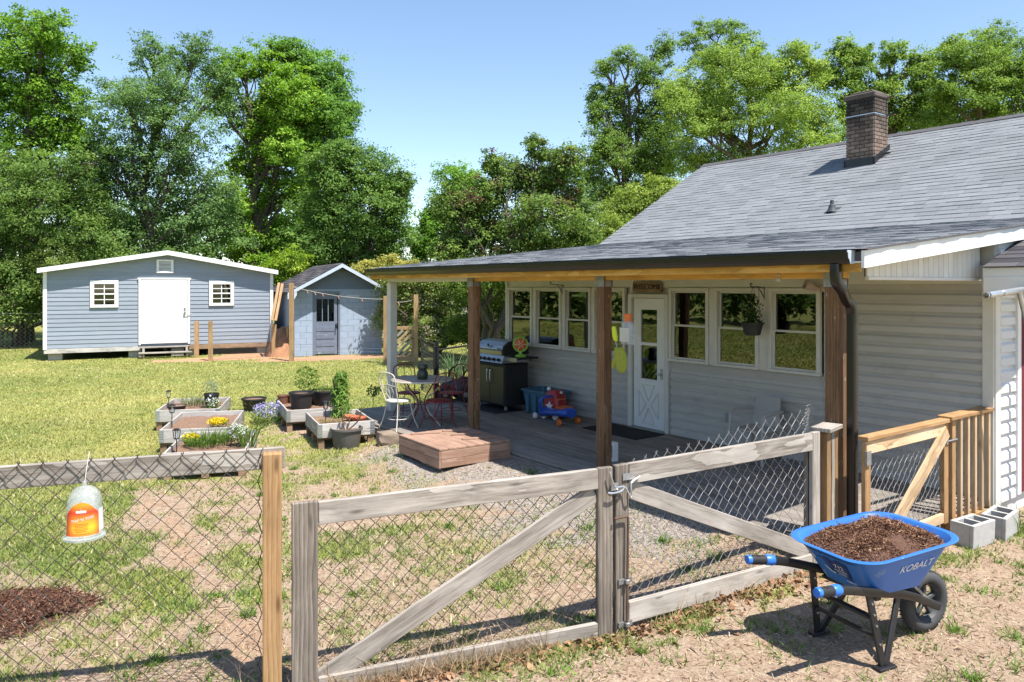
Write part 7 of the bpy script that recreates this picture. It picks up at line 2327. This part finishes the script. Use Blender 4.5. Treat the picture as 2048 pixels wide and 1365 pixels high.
# tall lily-like plant at the back of the front bed
o = thing('tall_plant', 'tall leafy green plant rising from the front bed by the deck', 'plant', bed_pt(bedD, .52, .92, .30))
q = MB()
for k in range(5):
    q.tube([(random.uniform(-.06, .06), random.uniform(-.06, .06), 0), (random.uniform(-.14, .14), random.uniform(-.1, .1), .62)], .008, 5)
q.obj('stem', M['stem'], o, True)
g = np.random.default_rng(58); rng = g; n = 620
zz_ = g.uniform(.02, .72, n); rad = .20 * (1 - .45 * zz_ / .72) * np.sqrt(g.uniform(0, 1, n)); a = g.uniform(0, 6.28, n)
cen = np.stack([rad * np.cos(a), rad * np.sin(a), zz_], 1); nr_ = unit(np.stack([np.cos(a), np.sin(a), np.full(n, .9)], 1) + g.normal(size=(n, 3)) * .4)
me = leaf_mesh('foliage', cen, nr_, .14, .17, np.array((.16, .28, .05)) * g.uniform(.55, 1.3, (n, 1))); me.materials.append(M['leaf']); inst('foliage', me, o)
pp = G(735, 845); o = thing('seedling', 'thin leafy seedling at the deck edge by the white post', 'plant', (pp.x, pp.y + .5, .1)); q = MB(); q.tube([(0, 0, 0), (.02, 0, .45)], .006, 5); q.obj('stem', M['stem'], o); foliage(o, 46, (.16, .16, .10), .40, .09, ((.14, .24, .06), (.26, .36, .12)), 59, .5)
for i, (dx, dy, lab) in enumerate(((.58, .52, 'left'), (.66, .42, 'middle'), (.72, .30, 'right'))):
    q = MB(); q.lathe([(.001, 0), (.055, 0), (.08, .05), (.088, .05), (.088, .065), (.078, .065), (.06, .02), (.001, .012)], 20)
    o = q.obj('terracotta_saucer', M['terra'], None, True, loc=bed_pt(bedD, dx, dy, .315)); o.rotation_euler = (R(random.uniform(-12, 12)), R(random.uniform(-12, 12)), 0)
    tag(o, lab + ' of three terracotta saucers in the front bed', 'saucer', 'terracotta saucers')
# weeds by the brown platform
w1 = G(862, 918); o = thing('weed', 'feathery weed at the front corner of the brown platform', 'weed', (w1.x, w1.y, gz(w1.x, w1.y)), 0, 'weeds by the brown platform'); blades(o, 160, .10, .22, GRN, 61, .6, .008)
w1 = G(893, 922); o = thing('weed', 'bright broad-leaved weed against the brown platform face', 'weed', (w1.x, w1.y, gz(w1.x, w1.y)), 0, 'weeds by the brown platform'); foliage(o, 150, (.09, .07, .13), .13, .06, ((.16, .30, .04), (.28, .44, .08)), 62, .7)
w1 = G(900, 775); o = thing('iris_clump', 'upright green iris leaves along the black fence', 'plant', (w1.x + .05, w1.y + .9, 0)); blades(o, 70, .22, .75, ((.12, .22, .08), (.26, .38, .18)), 63, .25, .030)
for i, (u, v) in enumerate(((2040, 1062), (2010, 1045))):
    w1 = G(u, v); o = thing('weed', ('taller' if i == 0 else 'shorter') + ' weed growing beside the white house corner', 'weed', (w1.x, w1.y, 0)); blades(o, 60, .12, .22 if i == 0 else .12, GRN, 70 + i, .6, .010)

# ------------------------------------------------------------------ grass, straw and litter on the ground
g = np.random.default_rng(101)
def in_view(x, y, m=1.06):
    u = 1024 + F * x / y; return (u > -120) & (u < 2170) & (y > 3.0)
def blocked(x, y):
    Dh = x * .803 + y * .596; t = -x * .596 + y * .803
    onhouse = (Dh > 5.9) & (t < 12.7) & (t > 3.3)
    ondeck = (Dh > 5.3) & (t < 12.7) & (t > 9.8)
    bad = onhouse | ondeck
    for o, w_, l_ in ((bedA, .98, 1.38), (bedB, .98, 1.55), (bedC, 1.0, 1.35), (bedD, .84, 1.15), (bedE, .84, 1.4)):
        c_, s__ = math.cos(o.rotation_euler.z), math.sin(o.rotation_euler.z)
        lx = (x - o.location.x) * c_ + (y - o.location.y) * s__; ly = -(x - o.location.x) * s__ + (y - o.location.y) * c_
        bad |= (lx > -.03) & (lx < w_ + .03) & (ly > -.03) & (ly < l_ + .03)
    bad |= ((x - cbx.x) ** 2 + (y - cbx.y) ** 2) < .45
    lx = (x - SL.x) * math.cos(sang) + (y - SL.y) * math.sin(sang); ly = -(x - SL.x) * math.sin(sang) + (y - SL.y) * math.cos(sang)
    bad |= (lx > -.1) & (lx < SW + .1) & (ly > -.05) & (ly < 6)
    lx = (x - BLc.x) * math.cos(bang) + (y - BLc.y) * math.sin(bang); ly = -(x - BLc.x) * math.sin(bang) + (y - BLc.y) * math.cos(bang)
    bad |= (lx > -.05) & (lx < BW + .05) & (ly > -.05) & (ly < 5)
    return bad
def scatter(n, y0, y1, power):
    """points spread so that the near ground gets more"""
    y = y0 * (y1 / y0) ** (g.uniform(0, 1, n) ** power)
    x = (g.uniform(-420, 2330, n) - 1024) / F * y
    k = ~blocked(x, y)
    return x[k], y[k]
def grass_mesh(name, x, y, h, wdt, cols, lean=.5, clump=None):
    n = len(x)
    z = gheight(x, y) - .004
    a = g.uniform(0, 6.283, n)
    d = np.stack([np.cos(a), np.sin(a), np.zeros(n)], 1)
    hh = h * g.uniform(.5, 1.3, n)
    b = np.stack([x, y, z], 1)
    tip = b + np.stack([np.zeros(n), np.zeros(n), hh], 1) + d * (hh * lean * g.uniform(.2, 1.8, n))[:, None]
    sa_ = g.uniform(0, 6.283, n); s = np.stack([np.cos(sa_), np.sin(sa_), np.zeros(n)], 1) * (wdt * g.uniform(.6, 1.3, n))[:, None]
    co = np.stack([b - s, b + s, tip], 1).reshape(-1, 3)
    return rawmesh(name, co, 3, cols)
# lawn and patches
x, y = scatter(600000, 3.4, 30, .8)
ga, gb, gc = masks(x, y)
k = g.uniform(0, 1, len(x)) < np.clip(ga * 1.2 - .08, 0, 1)
x, y, ga = x[k], y[k], ga[k]
n = len(x)
t1 = vnoise(x, y, 1.6, 60)[:, None]; t2 = vnoise(x, y, .35, 70)[:, None]; rr = g.uniform(0, 1, (n, 1))
far = sstep(6, 12, y)[:, None]
green = np.array((.155, .22, .053)); yellow = np.array((.47, .445, .17)); pale = np.array((.60, .54, .32))
mixv = np.clip(.15 + .55 * far * (.4 + t1) + (t2 - .5) * .4 + (rr - .5) * .3, 0, 1)
col = green * (1 - mixv) + yellow * mixv
col = np.where(rr > .95, pale, col) * g.uniform(.88, 1.12, (n, 1))
hgt_ = np.where(y < 11, .040, .036) * (.75 + .6 * vnoise(x, y, .5, 33))
me = grass_mesh('grass', x, y, hgt_, .0035 + .00075 * y * .9, col, .7); me.materials.append(M['grass'])
o = inst('grass', me, None); tag(o, 'short yellow-green lawn grass and tufts across the yard', 'grass', kind='stuff')
# coarse blades on the lawn that continues out of frame to the left
xl = g.uniform(-32, -7, 45000); yl_ = g.uniform(2, 22, 45000)
k = (1024 + F * xl / yl_ < -380); xl, yl_ = xl[k], yl_[k]
col = (np.array((.20, .26, .06)) * (1 - .6 * vnoise(xl, yl_, 2.0, 5)[:, None]) + np.array((.20, .16, .05)) * vnoise(xl, yl_, 2.0, 5)[:, None]) * g.uniform(.6, 1.3, (len(xl), 1))
me = grass_mesh('side_lawn', xl, yl_, .07 + 0 * xl, .03, col, .7); me.materials.append(M['grass'])
o = inst('side_lawn_grass', me, None); tag(o, 'rough lawn grass continuing left of the fence', 'grass', kind='stuff')
# straw and dry litter on the bare soil
x, y = scatter(64000, 3.4, 14, .9)
ga, gb, gc = masks(x, y)
k = g.uniform(0, 1, len(x)) < np.clip(.95 - ga * .6 - gb * .55, .05, 1)
x, y = x[k], y[k]
cen = np.stack([x, y, gheight(x, y) + g.uniform(.0, .010, len(x))], 1)
me = chip_mesh(cen, .030, .0055, seed=102, cols=((.19, .115, .075), (.40, .285, .195), (.60, .475, .35)), pale=.12); me.materials.append(M['chip'])
o = inst('straw_litter', me, None); tag(o, 'dry straw, bark bits and leaf litter over the bare soil', 'litter', kind='stuff')
# gravel stones near the deck
x, y = scatter(52000, 4.6, 13, 1.0)
ga, gb, gc = masks(x, y)
k = g.uniform(0, 1, len(x)) < gb
x, y = x[k], y[k]; n = len(x)
r_ = .006 + .009 * g.uniform(0, 1, n) ** 2
c = np.stack([x, y, gheight(x, y) + r_ * .4], 1)
a = g.uniform(0, 6.283, n)
e1 = np.stack([np.cos(a), np.sin(a), g.uniform(-.3, .3, n)], 1) * r_[:, None]; e2 = np.stack([-np.sin(a), np.cos(a), g.uniform(-.3, .3, n)], 1) * (r_ * g.uniform(.6, 1, n))[:, None]; e3 = np.stack([g.uniform(-.2, .2, n) * r_, g.uniform(-.2, .2, n) * r_, r_ * .8], 1)
tri = []
for (p, q_) in ((e1, e2), (e2, -e1), (-e1, -e2), (-e2, e1)):
    tri.append(np.stack([c + p, c + q_, c + e3], 1))
co = np.concatenate(tri, 1).reshape(-1, 3)
cl_ = np.array((.29, .245, .21)) * g.uniform(.5, 1.45, (n, 1)) * np.array([1, 1, 1]) + g.normal(size=(n, 3)) * .012
me = rawmesh('gravel', co, 3, np.repeat(np.clip(cl_, .03, .8), 4, axis=0)); me.materials.append(M['chip'])
o = inst('gravel', me, None); tag(o, 'loose grey-pink gravel in front of the deck', 'gravel', kind='stuff')
# green tufts and broad weeds in the bare ground
x, y = scatter(520, 3.6, 12, .9)
ga, gb, gc = masks(x, y); k = (ga < .6); x, y = x[k], y[k]
cx_, cy_, hh_ = [], [], []
for px_, py_ in zip(x, y):
    m_ = g.integers(18, 70); s__ = g.uniform(.02, .10)
    cx_.append(px_ + g.normal(0, s__, m_)); cy_.append(py_ + g.normal(0, s__, m_)); hh_.append(np.full(m_, g.uniform(.025, .07)))
x, y, hh_ = np.concatenate(cx_), np.concatenate(cy_), np.concatenate(hh_)
k = ~blocked(x, y); x, y, hh_ = x[k], y[k], hh_[k]
col = np.array((.15, .235, .045)) * g.uniform(.6, 1.4, (len(x), 1))
me = grass_mesh('tufts', x, y, hh_, .0065, col, .9); me.materials.append(M['grass'])
o = inst('weed_tufts', me, None); tag(o, 'scattered green weed tufts on the bare ground', 'weeds', kind='stuff')
# dead grass gathered along the foot of the gate
xs, ys = [], []
for (A, B, m_, f0, f1) in ((GA, GC, 1500, .05, .75), (GD, GB, 260, 0, 1), (PA, PB, 420, .3, 1)):
    f = g.uniform(f0, f1, m_); xs.append(A.x + (B.x - A.x) * f + g.normal(0, .05, m_)); ys.append(A.y + (B.y - A.y) * f + g.normal(-.05, .06, m_))
x, y = np.concatenate(xs), np.concatenate(ys)
col = np.array((.42, .31, .19)) * g.uniform(.55, 1.35, (len(x), 1))
me = grass_mesh('dead_grass', x, y, np.where(g.uniform(0, 1, len(x)) < .2, .20, .10), .0035, col, .8); me.materials.append(M['grass'])
o = inst('dead_grass', me, None); tag(o, 'dead tan grass caught along the foot of the gate', 'dead grass', kind='stuff')
x = np.concatenate([A.x + (B.x - A.x) * g.uniform(0, 1, 500) + g.normal(.05, .12, 500) for A, B in ((GA, GC), (GD, GB))]); 
y = np.concatenate([4.95 + .0 * x[:500], 5.0 + 0 * x[500:]]); y = np.interp(x, [GA.x, GC.x, GB.x], [GA.y, GC.y, GB.y]) - np.abs(g.normal(.03, .13, len(x)))
cen = np.stack([x, y, gheight(x, y) + g.uniform(.005, .03, len(x))], 1)
me = leaf_mesh('dead_leaves', cen, unit(g.normal(size=(len(x), 3)) * .6 + np.array([0, 0, 1])), .055, .6, np.array((.25, .145, .085)) * g.uniform(.6, 1.5, (len(x), 1))); me.materials.append(M['chip'])
o = inst('dead_leaves', me, None); tag(o, 'brown dead leaves drifted along the gate', 'dead leaves', kind='stuff')
